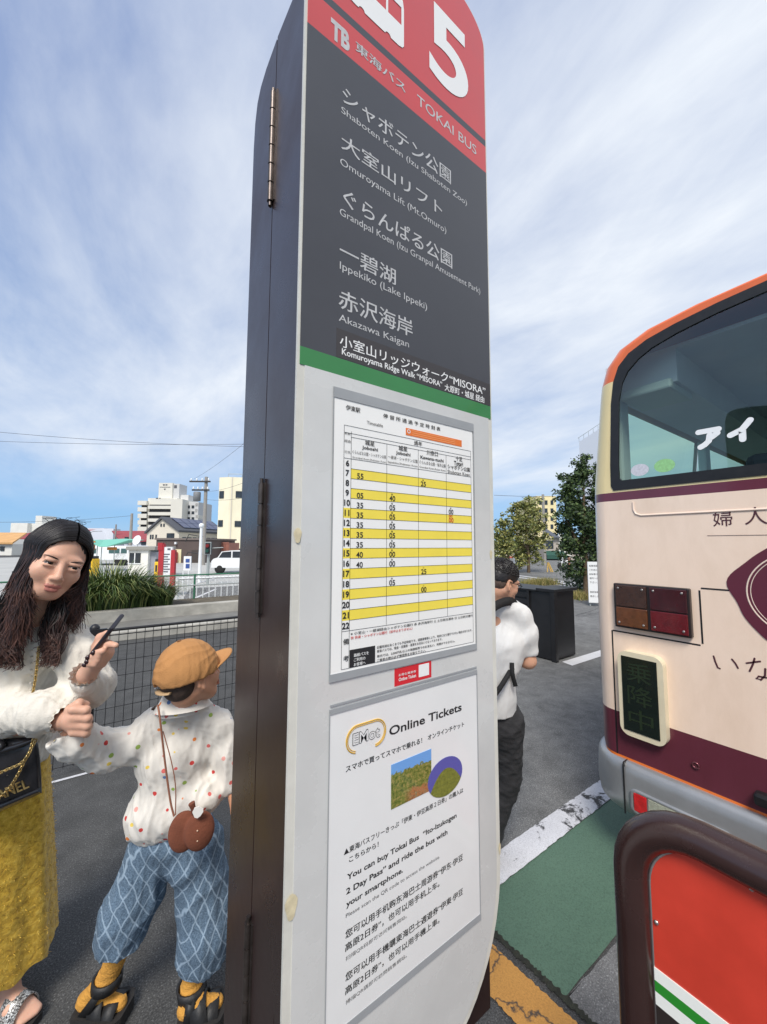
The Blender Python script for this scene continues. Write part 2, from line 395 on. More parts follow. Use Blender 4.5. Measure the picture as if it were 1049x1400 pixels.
def ell_outline(x0, x1, zb, zt, brx, brz, trx, trz, n=12, ins=0.):
    o = []
    x0 += ins; x1 -= ins; zb += ins; zt -= ins; brx -= ins; brz -= ins; trx -= ins; trz -= ins
    for cx, cz, a0, rx, rz_ in ((x0+brx, zb+brz, 180, brx, brz), (x1-brx, zb+brz, 270, brx, brz), (x1-trx, zt-trz, 0, trx, trz), (x0+trx, zt-trz, 90, trx, trz)):
        for i in range(n+1):
            a = R_(a0+90*i/n); o.append((cx+rx*math.cos(a), cz+rz_*math.sin(a)))
    return o
OUTL = ell_outline(SX0, SX1, .56, 2.83, .20, .27, .12, .09)
zGREEN = 1.789; zDARK = 1.819; zRED = 2.405; zGAP0, zGAP1 = 2.474, 2.491
# cabinet halves
m = MB()
def half(ya, yb, round_back):
    if round_back: pr = [(ya, .52), (yb-.03, .52), (yb, .56), (yb, 2.42), (yb-.005, 2.48), (yb-.018, 2.520), (yb-.04, 2.538), (yb-.075, 2.545), (ya, 2.542)]
    else: pr = [(ya, .52), (yb, .52), (yb, 2.542), (ya, 2.522)]
    return [Vector((SX0+.0008, y, z)) for y, z in pr]
m.prism(half(.602, .7122, False), (SX1-SX0-.0016, 0, 0)); m.prism(half(.7158, .858, True), (SX1-SX0-.0016, 0, 0))
m.box((SX0+.012, .70, .54), (SX1-.012, .73, 2.52))
m.build('cabinet', BROWN, sign, bevel=.003)
m = MB(); m.prism([(x, Y0+.006, z) for x, z in OUTL], (0, .027, 0)); m.build('board_back', BROWN, sign)
m = MB(); m.prism([(x, Y0+.0006, z) for x, z in OUTL], (0, .0054, 0)); m.build('board_rim', CREAMRIM, sign, bevel=.0015)
# pedestal
zg = ground_z(Vector((.4766, .70, 0)))
m = MB(); m.box((.33, .655, zg-.08), (.62, .775, .53)); m.box((.25, .60, zg-.10), (.70, .83, zg+.012)); m.build('pedestal', BROWN, sign, bevel=.006)
# hinges
HINGE = mat('hinge_steel', lin(92, 84, 80), .38, metal=.8, var=.3, vscale=40)
for z0, z1 in ((2.174, 2.413), (1.375, 1.613), (.62, .86)):
    m = MB()
    n = 6
    for k in range(n):
        a = z0+(z1-z0)*k/n+.0015; b = z0+(z1-z0)*(k+1)/n-.0015
        m.tube([(SX0-.004, .714, a), (SX0-.004, .714, b)], .0062, 10)
    m.tube([(SX0-.004, .714, z0-.008), (SX0-.004, .714, z1+.008)], .0038, 8)
    m.box((SX0-.0015, .7015, z0), (SX0+.001, .7265, z1))
    m.build('hinge', HINGE, sign, bevel=0)
def clip_band(z0, z1, ins):
    o = ell_outline(SX0, SX1, .56, 2.83, .20, .27, .12, .09, 12, ins)
    P = []
    n = len(o)
    for i in range(n):
        a, b = o[i], o[(i+1) % n]
        for zc in (z0, z1):
            pass
        P.append(a)
    def cut(poly, zc, keep_above):
        r = []
        for i in range(len(poly)):
            a, b = poly[i], poly[(i+1) % len(poly)]
            ia = (a[1] >= zc) == keep_above or a[1] == zc; ib = (b[1] >= zc) == keep_above or b[1] == zc
            if ia: r.append(a)
            if ia != ib:
                t = (zc-a[1])/(b[1]-a[1]); r.append((a[0]+(b[0]-a[0])*t, zc))
        return r
    return cut(cut(o, z0, True), z1, False)
def band(name, z0, z1, material, ins=.0045, y=Y0, th=.0015):
    m = MB(); m.prism([(x, y-.0006, z) for x, z in clip_band(z0, z1, ins)], (0, th, 0)); return m.build(name, material, sign)
band('lower_panel', .5, zGREEN, ACRYL, .013); band('green_band', zGREEN, zDARK, GREENP); band('destination_board', zDARK, zRED, DARKP)
band('operator_band', zRED, zGAP0, REDP); band('head_gap', zGAP0, zGAP1, DARKP); band('number_head', zGAP1, 2.9, REDP)
def K(k, ox, oy): return lambda x, y: (ox+x/k, oy+y/k)
S1 = K(3.0853, 340, 0); S2 = K(2.914, 340, 260); S3 = K(4.035, 440, 520); S4 = K(4.035, 440, 720); S5 = K(3.746, 420, 930); S7 = K(4.768, 440, 1130); S0 = lambda x, y: (x, y)
def sg(p): return aty(p[0], p[1], Y0)
def st(m, txt, Kf, lb, lt, rb, mi=0, bold=0., lift=.0002, pad=0.):
    a, b, c = sg(Kf(*lb)), sg(Kf(*lt)), sg(Kf(*rb))
    h = b.z-a.z; z = (a.z+c.z)/2
    m.text(txt, (a.x, Y0-.0008-lift, z), (1, 0, 0), (0, 0, 1), c.x-a.x, h, mi, bold)
def sq(m, x0, x1, z0, z1, y=None, mi=0, th=.0008):
    y = Y0-.0016 if y is None else y
    m.box((x0, y-th, z0), (x1, y, z1), mi=mi)
# head: number and coach pictogram, operator name
m = MB()
m.text('5', (.5265, Y0-.0014, 2.531), (1, 0, 0), (0, 0, 1), .125, .190, bold=.022)
m.build('route_number', LETP, sign)
m = MB(); y = Y0-.0014
def pic(pts): m.poly([(.318+p[0]*.137, y, 2.522+p[1]*.125) for p in pts])
# white coach body with wheel cut-outs and a red window row
body = [(0, .10), (.06, .04), (.14, .03)] + [(.24+.05*math.cos(a), .03+.05*math.sin(a)) for a in np.linspace(math.pi, 0, 9)] + [(.62, .03)] + [(.70+.05*math.cos(a), .03+.05*math.sin(a)) for a in np.linspace(math.pi, 0, 9)] + [(.90, .03), (.97, .05), (1, .10), (1, .45)]
pic(body + [(.93, .45), (.07, .45), (0, .45)])
for a, b in ((0, .07), (.36, .40), (.66, .70), (.95, 1)): pic([(a, .45), (b, .45), (b, .78), (a, .78)])
pic([(0, .78), (1, .78), (.98, .93), (.9, 1), (.1, 1), (.02, .93)])
m.build('coach_pictogram', LETP, sign)
m = MB()
st(m, 'TB', S1, (345, 178), (345, 92), (425, 205), bold=.05); st(m, '東海バス', S1, (450, 225), (450, 182), (660, 385), bold=.03); st(m, 'TOKAI BUS', S1, (710, 440), (710, 398), (960, 655), bold=.004)
m.build_each('operator_name', LETW, sign)
# destinations
m = MB()
D_ = [('シャボテン公園', S1, (395, 445), (395, 372), (852, 770), .014), ('Shaboten Koen (Izu Shaboten Zoo)', S1, (390, 492), (390, 456), (920, 868), 0),
      ('大室山リフト', S1, (390, 645), (390, 578), (815, 900), .014), ('Omuroyama Lift (Mt.Omuro)', S1, (385, 712), (385, 672), (833, 986), 0),
      ('ぐらんぱる公園', S2, (376, 72), (376, 0), (810, 305), .014), ('Grandpal Koen (Izu Granpal Amusement Park)', S2, (362, 112), (362, 74), (922, 418), 0),
      ('一碧湖', S2, (362, 292), (362, 222), (585, 362), .014), ('Ippekiko (Lake Ippeki)', S2, (362, 332), (362, 292), (710, 478), 0),
      ('赤沢海岸', S2, (358, 478), (358, 400), (652, 580), .014), ('Akazawa Kaigan', S2, (358, 538), (358, 500), (638, 628), 0)]
for t_, k_, a, b, c, bo in D_: st(m, t_, k_, a, b, c, bold=bo)
m.build_each('destination_name', LETW, sign)
zs = sg(S2(350, 548)).z; xs = sg(S2(350, 548)).x
m = MB(); sq(m, xs, SX1-.006, zDARK+.001, zs, y=Y0-.0006, th=.0003); stk = m.build('route_sticker', mat('sticker_dark', lin(60, 56, 57), .45, var=.06, vscale=10), sign)
m = MB()
st(m, '小室山リッジウォーク“MISORA”', S2, (362, 625), (362, 577), (942, 818), bold=.014, lift=.0005)
st(m, 'Komuroyama Ridge Walk “MISORA”', S2, (370, 668), (370, 634), (770, 788), bold=.012, lift=.0005)
st(m, '大原町・城星 経由', S2, (780, 800), (780, 772), (937, 848), bold=.025, lift=.0005)
m.build_each('lettering', LETP, stk)
# ---- timetable case
a = sg(S3(66, 36)); b = sg(S4(848, 660)); tx0, tx1 = a.x, b.x; tz1 = a.z; tz0 = sg(S4(45, 858)).z
m = MB(); sq(m, tx0, tx1, tz1-.018, tz1, th=.0016); sq(m, tx0, tx1, tz0, tz0+.012, th=.0016); sq(m, tx0-.0015, tx0, tz0, tz1, th=.0012); sq(m, tx1, tx1+.002, tz0, tz1, th=.0012)
m.build_each('timetable_frame', SLOT, sign)
m = MB(); sq(m, tx0+.001, tx1-.002, tz0+.012, tz1-.018, y=Y0-.0014, th=.0006); tt = m.build('timetable_sheet', PAPER, sign)
yT = Y0-.0022
cx_ = [sg(S3(x, y)).x for x, y in ((118, 480), (158, 485), (355, 515), (529, 540), (683, 562), (820, 580))]
z6 = sg(S3(118, 428)).z; z22 = sg(S4(112, 578)).z; rh = (z6-z22)/17
zt1 = sg(S3(120, 247)).z; zb0 = sg(S4(108, 787)).z
m = MB()
for r in range(7, 22, 2):
    zt = z6-(r-6)*rh; sq(m, cx_[0] if r > 9 else cx_[1], cx_[5], zt-rh, zt, y=yT+.0004, th=.0003)
m.build_each('yellow_row', YROW, tt)
m = MB(); lw = .0005
def hl(z, x0, x1, mi=0): sq(m, x0, x1, z-lw/2, z+lw/2, y=yT, th=.0003, mi=mi)
def vl(x, z0, z1): sq(m, x-lw/2, x+lw/2, z0, z1, y=yT, th=.0003)
for r in range(6, 24): hl(z6-(r-6)*rh, cx_[0] if r in (6, 23) else cx_[1], cx_[5])
for x in cx_[1:5]: vl(x, z22, zt1-.019)
vl(cx_[0], zb0, zt1); vl(cx_[5], zb0, zt1); vl(cx_[1], zb0, zt1-.009); hl(zt1, cx_[0], cx_[5]); hl(zb0, cx_[0], cx_[5]); hl(zt1-.0125, cx_[0], cx_[5]); hl(zt1-.019, cx_[1], cx_[5])
def tt_text(s, x, z, h, w=None, bold=.0, mi=0, al='L'): m.text(s, (x, yT-.0005, z), (1, 0, 0), (0, 0, 1), w, h, mi, bold, al)
for r in range(6, 23): tt_text(str(r), (cx_[0]+cx_[1])/2, z6-(r-6)*rh-rh*.80, rh*.62, None, .03, al='C')
times = {7: ('55', 0, '25', 0), 9: ('05', '40', 0, 0), 10: ('35', '05', 0, '00'), 11: ('35', '05', 0, '00'), 12: ('35', '05', 0, 0), 13: ('35', '05', 0, 0), 14: ('35', '05', 0, 0), 15: ('40', '00', 0, 0), 16: ('40', '00', 0, 0), 17: (0, 0, '25', 0), 18: (0, '05', 0, 0), 19: (0, 0, '00', 0)}
for r, row in times.items():
    for c, tx in enumerate(row):
        if tx:
            red = (r == 11 and c == 3)
            tt_text(tx, cx_[c+1]+(.012 if c == 0 else .006), z6-(r-6)*rh-rh*.93, rh*.56, rh*.78, .014, 1 if red else 0)
            if c and not red: tt_text('小' if r in (17, 19) else '※', cx_[c+1]+.010, z6-(r-6)*rh-rh*.33, rh*.22, None, 0)
tt_text('00', cx_[4]+.006, z6-4*rh-rh*1.32, rh*.28, rh*.6, .012, 1)
for s_, x0, y0_, x1, y1_, h in (('城星', 235, 358, 287, 366, 28), ('Joboshi', 218, 386, 306, 398, 24), ('ぐらんぱる公園・シャボテン公園', 165, 408, 350, 432, 20), ('Grandpal Koen,Shaboten Koen', 165, 434, 350, 458, 13),
        ('城星', 420, 388, 468, 395, 28), ('Joboshi', 405, 414, 485, 426, 24), ('一碧湖・シャボテン公園', 362, 434, 524, 457, 20), ('Ippekiko,Shaboten Koen', 362, 460, 524, 482, 14),
        ('川奈口', 575, 412, 636, 422, 28), ('Kawana-guchi', 540, 440, 668, 458, 24), ('ぐらんぱる公園・海洋公園', 535, 462, 678, 482, 20), ('Grandpal Koen,Kaiyo Koen', 535, 486, 678, 506, 13),
        ('十足', 735, 445, 771, 450, 26), ('Totari', 725, 468, 775, 476, 24), ('シャボテン公園', 690, 488, 812, 506, 24), ('Shaboten Koen', 690, 514, 812, 531, 20),
        ('通年', 505, 358, 549, 364, 24), ('伊東駅', 130, 166, 208, 180, 28), ('停 留 所 通 過 予 定 時 刻 表', 335, 210, 650, 280, 24), ('系統', 122, 300, 155, 305, 14), ('経由', 122, 342, 155, 347, 16), ('行先', 122, 402, 155, 408, 16)):
    a, c, b = sg(S3(x0, y0_)), sg(S3(x1, y1_)), sg(S3(x0, y0_-h))
    tt_text(s_, a.x, (a.z+c.z)/2, b.z-a.z, c.x-a.x, .02 if h > 22 else 0)
for s_, x0, y0_, x1, y1_, h, mi in (('※ 小室山・一碧湖経由シャボテン公園行 赤 赤沢海岸行 土 土日祝日運休 日 土日祝日運行', 155, 596, 828, 498, 17, 0), ('快 快速・シャボテン公園行（途中止まりません）', 155, 622, 495, 567, 17, 1), ('備', 114, 652, 145, 646, 32, 0), ('考', 114, 745, 145, 738, 32, 0),
        ('記載時刻はあくまでも予定時刻です。道路事情等により、時刻どおり運行できない場合があります。', 300, 670, 825, 578, 16, 0), ('乗車バスでは、現金・定期券・運賃をお支払いとなっております。', 300, 694, 660, 626, 16, 0), ('車内では、2,000円札以上の高額紙幣でのお支払い、両替ができません。', 300, 720, 730, 638, 16, 0), ('ご乗車の際は必ず整理券をお取り下さい。', 300, 746, 570, 688, 16, 0)):
    a, c, b = sg(S4(x0, y0_)), sg(S4(x1, y1_)), sg(S4(x0, y0_-h))
    tt_text(s_, a.x, (a.z+c.z)/2, b.z-a.z, c.x-a.x, .02 if h > 20 else .008, mi)
a, b = sg(S4(150, 680)), sg(S4(290, 750)); sq(m, a.x, b.x, b.z+.0005, a.z, y=yT, th=.0003)
for k, s_ in enumerate(('路線バスを', 'ご利用の', 'お客様へ')): m.text(s_, (a.x+.008, yT-.0008, a.z-.008-.0075*(k+.6)), (1, 0, 0), (0, 0, 1), None, .0056, 2, .02)
# orange banner of the header
a, b = sg(S3(460, 260)), sg(S3(768, 368)); c = sg(S3(462, 303))
sq(m, a.x, b.x, c.z, a.z-.001, y=yT, th=.0003, mi=3)
for k in range(3): sq(m, a.x+.016, b.x-.02, c.z+.0025+k*.004, c.z+.0035+k*.004, y=yT-.0003, th=.0002, mi=4)
m.text('○', (a.x+.003, yT-.0008, c.z+.004), (1, 0, 0), (0, 0, 1), None, .008, 2, .03)
a = sg(S3(245, 230)); m.text('Timetable', (a.x, yT-.0006, a.z-.004), (1, 0, 0), (0, 0, 1), .035, .006, 0, 0)
m.build('timetable_print', [INK, INKR, LETP, mat('banner_orange', lin(233, 122, 50), .5), mat('banner_pale', lin(245, 170, 110), .5)], tt)
# red sticker between the cases
a, b = sg(S4(400, 785)), sg(S4(603, 832)); c = sg(S4(402, 882))
m = MB(); sq(m, a.x, b.x, c.z, a.z, y=Y0-.0006, th=.0006); rs_ = m.build('red_sticker', mat('sticker_red', lin(214, 42, 52), .45), sign)
m = MB(); q = b.x-a.x; sq(m, a.x+.64*q, a.x+.93*q, c.z+.0055, a.z-.003, y=Y0-.0012, th=.0003)
m.text('お得な乗車券', (a.x+.10*q, Y0-.0018, c.z+.016), (1, 0, 0), (0, 0, 1), .46*q, .0045, None, .01); m.text('Online Ticket', (a.x+.10*q, Y0-.0018, c.z+.0075), (1, 0, 0), (0, 0, 1), .46*q, .006, None, .02)
m.build('sticker_print', LETP, rs_)
# ---- poster case
p0 = sg((450.7, 970)); px0 = p0.x; pz1 = p0.z; px1 = tx1; pz0 = sg(S7(145, 1287)).z
m = MB(); sq(m, px0, px1, pz1-.008, pz1, th=.0016); sq(m, px0, px1, pz1+.004, pz1+.007, th=.0012)
sq(m, px0, px1+.002, pz0-.012, pz0, th=.001); sq(m, px0-.0012, px0, pz0, pz1, th=.001); sq(m, px1, px1+.0015, pz0, pz1, th=.001)  # bottom strip's grey paints the shadow in the slot under the poster
m.build_each('poster_frame', SLOT, sign)
m = MB(); sq(m, px0+.0005, px1-.0005, pz0, pz1-.008, y=Y0-.0012, th=.0006); po = m.build('poster', PAPER2, sign)
m = MB()
for t_, k_, lb, lt, rb, bo in (('Online Tickets', S5, (417, 278), (417, 230), (788, 160), .02), ('スマホで買ってスマホで乗れる！', S5, (195, 465), (195, 432), (585, 325), .03), ('オンラインチケット', S5, (615, 303), (615, 276), (800, 238), .03),
        ('▲東海バスフリーきっぷ「伊東・伊豆高原２日券」の購入は', S5, (185, 888), (185, 855), (795, 578), .02), ('こちらから！', S7, (175, 220), (175, 185), (365, 135), .03),
        ('2 Day Pass” and ride the bus with', S7, (155, 442), (155, 390), (815, 65), .022), ('your smartphone.', S7, (155, 525), (155, 475), (525, 312), .022),
        ('您可以用手机购东海巴士周游券“伊东·伊豆', S7, (150, 715), (150, 660), (915, 225), .025), ('高原2日券”，也可以用手机上车。', S7, (148, 805), (148, 752), (762, 395), .025),
        ('您可以用手機購東海巴士週遊券“伊東·伊豆', S7, (150, 1000), (150, 945), (915, 442), .025), ('高原2日券”，也可以用手機上車。', S7, (148, 1090), (148, 1038), (762, 628), .025)):
    st(m, t_, k_, lb, lt, rb, 0, bo, lift=.0014)
a, b, c = sg(S7(160, 352)), sg(S7(160, 300)), sg(S5(762, 712)); m.text('You can buy Tokai Bus  “Ito-Izukogen', (a.x, Y0-.0022, (a.z+c.z)/2), (1, 0, 0), (0, 0, 1), c.x-a.x, b.z-a.z, 0, .022)
for t_, lb, lt, rb in (('Please scan the QR code to access the website.', (153, 588), (153, 557), (765, 212)), ('扫描QR码即可访问销售网站。', (152, 866), (152, 835), (550, 598)), ('掃描QR碼即可訪問銷售網站。', (152, 1150), (152, 1118), (550, 856))):
    st(m, t_, S7, lb, lt, rb, 1, 0, lift=.0014)
a = sg(S5(228, 345)); c = sg(S5(370, 295)); b = sg(S5(228, 290))
# gold pill logo: outlined capsule open at lower right with outline letters
e0 = sg(S5(197, 310)); e1 = sg(S5(398, 240)); ec = ((e0.x+e1.x)/2, (sg(S5(297, 214)).z+sg(S5(297, 352)).z)/2); hh = (sg(S5(297, 214)).z-sg(S5(297, 352)).z)/2; hw = (e1.x-e0.x)/2
for k_, th in ((1., .0011), (.87, .0007)):
    rr_ = rrect(ec[0]-hw+hh*(1-k_), ec[0]+hw-hh*(1-k_), ec[1]-hh*k_, ec[1]+hh*k_, hh*k_*.98, 8)
    rr_ = rr_[9:]+rr_[:9]
    m.tube([(x, Y0-.0024, z) for x, z in rr_[:-1]], th, 5, mi=2)
lx0, lx1 = ec[0]-hw*.70, ec[0]+hw*.70
m.text('EMot', (lx0, Y0-.0026, ec[1]-hh*.42), (1, 0, 0), (0, 0, 1), lx1-lx0, hh*.9, 1, .028)
m.text('EMot', (lx0+.0010, Y0-.0030, ec[1]-hh*.37), (1, 0, 0), (0, 0, 1), lx1-lx0-.0020, hh*.80, 3, 0)
m.build('poster_print', [INK, INKG, mat('gold', lin(214, 170, 60), .45), PAPER2], po)
# printed photographs on the poster
def photo_mat(name, kind):
    mm_, t, b = nodes_of(name, .4)
    v = t.nodes.new('ShaderNodeTexCoord').outputs['Generated']
    s_ = t.nodes.new('ShaderNodeSeparateXYZ'); t.links.new(v, s_.inputs[0])
    n = noise_node(t, v, 14, 6, .7); n2 = noise_node(t, v, 5, 4, .6)
    if kind == 'park':
        g = ramp(t, n.outputs['Fac'], [(.35, lin(60, 80, 30)), (.5, lin(115, 125, 55)), (.62, lin(170, 150, 90)), (.7, lin(80, 110, 50))])
        red = ramp(t, n.outputs['Fac'], [(.4, lin(120, 90, 60)), (.5, lin(190, 120, 70)), (.6, lin(110, 110, 80)), (.66, lin(225, 190, 150))])
        ad_ = t.nodes.new('ShaderNodeMath'); ad_.operation = 'MULTIPLY_ADD'; ad_.inputs[1].default_value = .45; t.links.new(n2.outputs['Fac'], ad_.inputs[0]); t.links.new(s_.outputs['Z'], ad_.inputs[2])
        sk = ramp(t, ad_.outputs[0], [(.98, (0, 0, 0)), (1.0, (1, 1, 1))]); lo = ramp(t, ad_.outputs[0], [(.42, (1, 1, 1)), (.5, (0, 0, 0))])
        x_ = ramp(t, s_.outputs['X'], [(.3, (0, 0, 0)), (.5, (1, 1, 1))]); lo2 = mixrgb(t, 1., lo.outputs[0], x_.outputs[0], 'MULTIPLY')
        c = mixrgb(t, lo2, g.outputs[0], red.outputs[0]); c = mixrgb(t, sk.outputs[0], c, lin(110, 165, 225))
    else:
        g = ramp(t, n.outputs['Fac'], [(.35, lin(95, 105, 45)), (.65, lin(135, 140, 60))])
        # a rounded grassy cone under a deep blue sky
        ax = t.nodes.new('ShaderNodeMath'); ax.operation = 'SUBTRACT'; ax.inputs[1].default_value = .52; t.links.new(s_.outputs['X'], ax.inputs[0])
        sqn = t.nodes.new('ShaderNodeMath'); sqn.operation = 'POWER'; sqn.inputs[1].default_value = 2; t.links.new(ax.outputs[0], sqn.inputs[0])
        hg = t.nodes.new('ShaderNodeMath'); hg.operation = 'MULTIPLY_ADD'; hg.inputs[1].default_value = 2.3; t.links.new(sqn.outputs[0], hg.inputs[0]); t.links.new(s_.outputs['Z'], hg.inputs[2])
        sk = ramp(t, hg.outputs[0], [(.70, (0, 0, 0)), (.72, (1, 1, 1))])
        c = mixrgb(t, sk.outputs[0], g.outputs[0], lin(88, 92, 168))
    t.links.new(c, b.inputs['Base Color']); b.inputs['Coat Weight'].default_value = .3; return mm_
a, b = sg(S5(427, 432)), sg(S5(633, 590)); m = MB(); m.box((a.x, Y0-.0024, sg(S5(427, 660)).z), (b.x, Y0-.0018, a.z)); m.build('printed_photo', photo_mat('print_park', 'park'), po)
c = sg(S5(705, 490)); rx = (sg(S5(793, 470)).x-sg(S5(617, 510)).x)/2; rz_ = (sg(S5(705, 392)).z-sg(S5(705, 588)).z)/2
m = MB(); m.prism([(c.x+rx*math.cos(t), Y0-.0028, c.z+rz_*math.sin(t)) for t in np.linspace(0, 2*math.pi, 33)[:-1]], (0, .0004, 0)); m.build('printed_photo', photo_mat('print_hill', 'hill'), po)
# old tape stains on the rim
m = MB()
for px_, py_, rx_, rz__ in ((407, 732, .006, .012), (398, 1240, .009, .018), (671, 758, .004, .010), (683, 1160, .003, .012)):
    p = sg((px_, py_)); m.mark(); m.add([(p.x+rx_*math.cos(t)*(1+.2*math.sin(3*t)), Y0-.0012, p.z+rz__*math.sin(t)) for t in np.linspace(0, 6.283, 15)[:-1]], [list(range(14))])
m.build_each('tape_stain', STAIN, sign)

# ================================================================== BUS
XR = 2.3
CREAM = None
def livery():
    m, t, b = nodes_of('bus_livery', .28)
    tcn = t.nodes.new('ShaderNodeTexCoord'); s_ = t.nodes.new('ShaderNodeSeparateXYZ'); t.links.new(tcn.outputs['Object'], s_.inputs[0])
    z = t.nodes.new('ShaderNodeMapRange'); z.inputs['From Min'].default_value = 0; z.inputs['From Max'].default_value = 3; t.links.new(s_.outputs['Z'], z.inputs['Value'])
    q = lambda h: (h-ROAD)/3
    r = ramp(t, z.outputs[0], [(0, lin(232, 120, 48)), (q(.377), lin(98, 45, 58)), (q(.598), lin(246, 222, 200)), (q(1.735), lin(104, 46, 62)), (q(1.790), lin(233, 214, 160)), (q(2.425), lin(232, 112, 58))], 'CONSTANT')
    mp_ = t.nodes.new('ShaderNodeMapping'); mp_.inputs['Scale'].default_value = (1, 1, .35); t.links.new(tcn.outputs['Object'], mp_.inputs[0]); n = noise_node(t, mp_.outputs[0], 5, 9, .7, .3); d = ramp(t, n.outputs['Fac'], [(.3, (.90, .88, .85)), (.55, grey(1.0)), (.7, grey(1.03))])
    t.links.new(mixrgb(t, 1., r.outputs[0], d.outputs[0], 'MULTIPLY'), b.inputs['Base Color'])
    b.inputs['Coat Weight'].default_value = .35; b.inputs['Coat Roughness'].default_value = .1
    n2 = noise_node(t, tcn.outputs['Object'], 2.2, 3, .5); bump_to(t, b, n2.outputs['Fac'], .05, .02)
    return m
LIV = livery()
BLACKT = mat('black_trim', (.012, .012, .013, 1), .4, var=.2, vscale=20)
MAROON = mat('bus_maroon', lin(96, 40, 56), .4); CREAMP = mat('bus_cream', lin(236, 214, 196), .35)
SILVER = mat('bumper_silver', lin(165, 167, 168), .34, metal=.55, var=.06, vscale=6, bump=.02, bscale=20)
INTER = mat('bus_interior', lin(214, 222, 224), .7, var=.06, vscale=3)
INTERL = mat('bus_interior_light', lin(205, 220, 210), .55)
def glass_mat(name, tint, refl=.5, rough=.02):
    m = bpy.data.materials.new(name); m.use_nodes = True; t = m.node_tree; t.nodes.clear()
    o = t.nodes.new('ShaderNodeOutputMaterial'); tr = t.nodes.new('ShaderNodeBsdfTransparent'); tr.inputs[0].default_value = tint
    g = t.nodes.new('ShaderNodeBsdfGlossy'); g.inputs['Roughness'].default_value = rough; g.inputs['Color'].default_value = (.9, .95, .95, 1)
    lw_ = t.nodes.new('ShaderNodeFresnel'); lw_.inputs['IOR'].default_value = 1.5
    mp = t.nodes.new('ShaderNodeMath'); mp.operation = 'MULTIPLY_ADD'; mp.inputs[1].default_value = 1.0; mp.inputs[2].default_value = refl*.06; t.links.new(lw_.outputs[0], mp.inputs[0])
    mx_ = t.nodes.new('ShaderNodeMixShader'); t.links.new(mp.outputs[0], mx_.inputs[0]); t.links.new(tr.outputs[0], mx_.inputs[1]); t.links.new(g.outputs[0], mx_.inputs[2]); t.links.new(mx_.outputs[0], o.inputs[0])
    MATS[name] = m; return m
GLASS = glass_mat('bus_rear_glass', (.66, .74, .71, 1), .8); GLASSG = glass_mat('bus_side_glass', (.62, .88, .76, 1), .3)
bus = root('bus', (5.5, 0, ROAD), 'cream and maroon bus with orange roof edge parked with its rear to the stop', 'bus')
SIDE = [(1.12, .10), (1.16, .42), (1.163, 1.2), (1.157, 1.79), (1.152, 1.87), (1.098, 2.37), (1.09, 2.43), (1.055, 2.54), (.985, 2.62), (.84, 2.678), (.62, 2.708), (.3, 2.724), (0, 2.728)]
PROF = SIDE + [(-y, z) for y, z in SIDE[::-1][1:]]
def ring(x, d):
    return [Vector((x, y*(1-.62*d/1.16), 1.4+(z-1.4)*(1-.22*d/1.34))) for y, z in PROF]
RAD = .17
xs_ = []
for a in range(0, 91, 15): xs_.append((XR+RAD*(1-math.sin(R_(a))), RAD*(1-math.cos(R_(90-a)))) )
xs_ = [(XR+RAD*(1-math.cos(R_(a))), RAD*(1-math.sin(R_(a)))) for a in range(0, 91, 15)]
WX = [2.62, 4.05, 4.15, 5.6, 5.7, 7.2, 7.3, 8.7, 8.8, 10.1]
rings = [ring(x, d) for x, d in xs_] + [ring(x, 0) for x in WX] + [ring(10.6, 0), ring(10.7, .05)]
m = MB(); n = len(PROF); vs = [v for r in rings for v in r]; fs = []
nc = len(xs_)
for i in range(len(rings)-1):
    for k in range(n-1):
        if k in (4, n-2-4) and i in (nc, nc+2, nc+4, nc+6, nc+8): continue
        fs.append((i*n+k, i*n+k+1, (i+1)*n+k+1, (i+1)*n+k))
m.add(vs, fs, 0, True)
o_ = len(rings)-1; m.add(rings[-1], [list(range(n))], 0, False)
# rear face with the window opening
from mathutils.geometry import tessellate_polygon
half_win = [(1.000, 1.803), (1.012, 1.83), (1.010, 1.95), (.992, 2.30), (.975, 2.42), (.945, 2.50), (.89, 2.555), (.80, 2.595), (.675, 2.622), (.5, 2.645), (.33, 2.657), (0, 2.664)]
WOUT = half_win + [(-y, z) for y, z in half_win[::-1][1:]]
half_in = [(.955, 1.855), (.968, 1.87), (.968, 1.95), (.952, 2.30), (.93, 2.40), (.90, 2.455), (.845, 2.505), (.78, 2.54), (.66, 2.572), (.5, 2.597), (.33, 2.61), (0, 2.617)]
WIN = half_in + [(-y, z) for y, z in half_in[::-1][1:]]
outer = [(v.y, v.z) for v in rings[0]]
pts = [Vector((XR, y, z)) for y, z in outer] + [Vector((XR, y, z)) for y, z in WIN]
tri = tessellate_polygon([[Vector((y, z, 0)) for y, z in outer], [Vector((y, z, 0)) for y, z in WIN]])
m.add(pts, [tuple(t) for t in tri], 0, False)
body_ = m.build('body', LIV, bus)
bm = bmesh.new(); bm.from_mesh(body_.data); bmesh.ops.remove_doubles(bm, verts=bm.verts, dist=.0004); bmesh.ops.recalc_face_normals(bm, faces=bm.faces)
bm.to_mesh(body_.data); bm.free()
m = MB(); nw = len(WOUT)
vs = [Vector((XR-.004, y, z)) for y, z in WOUT] + [Vector((XR-.004, y, z)) for y, z in WIN] + [Vector((XR+.003, y, z)) for y, z in WOUT] + [Vector((XR+.01, y, z)) for y, z in WIN]
fs = []
for i in range(nw):
    j = (i+1) % nw
    fs += [(i, j, nw+j, nw+i), (i, 2*nw+i, 2*nw+j, j), (nw+i, nw+j, 3*nw+j, 3*nw+i)]
m.add(vs, fs); rw = m.build('rear_window', BLACKT, bus)
m = MB(); m.poly([(XR+.004, y, z) for y, z in WIN]); m.build('glass', GLASS, rw)
WHT = mat('window_letters', lin(244, 246, 246), .5)
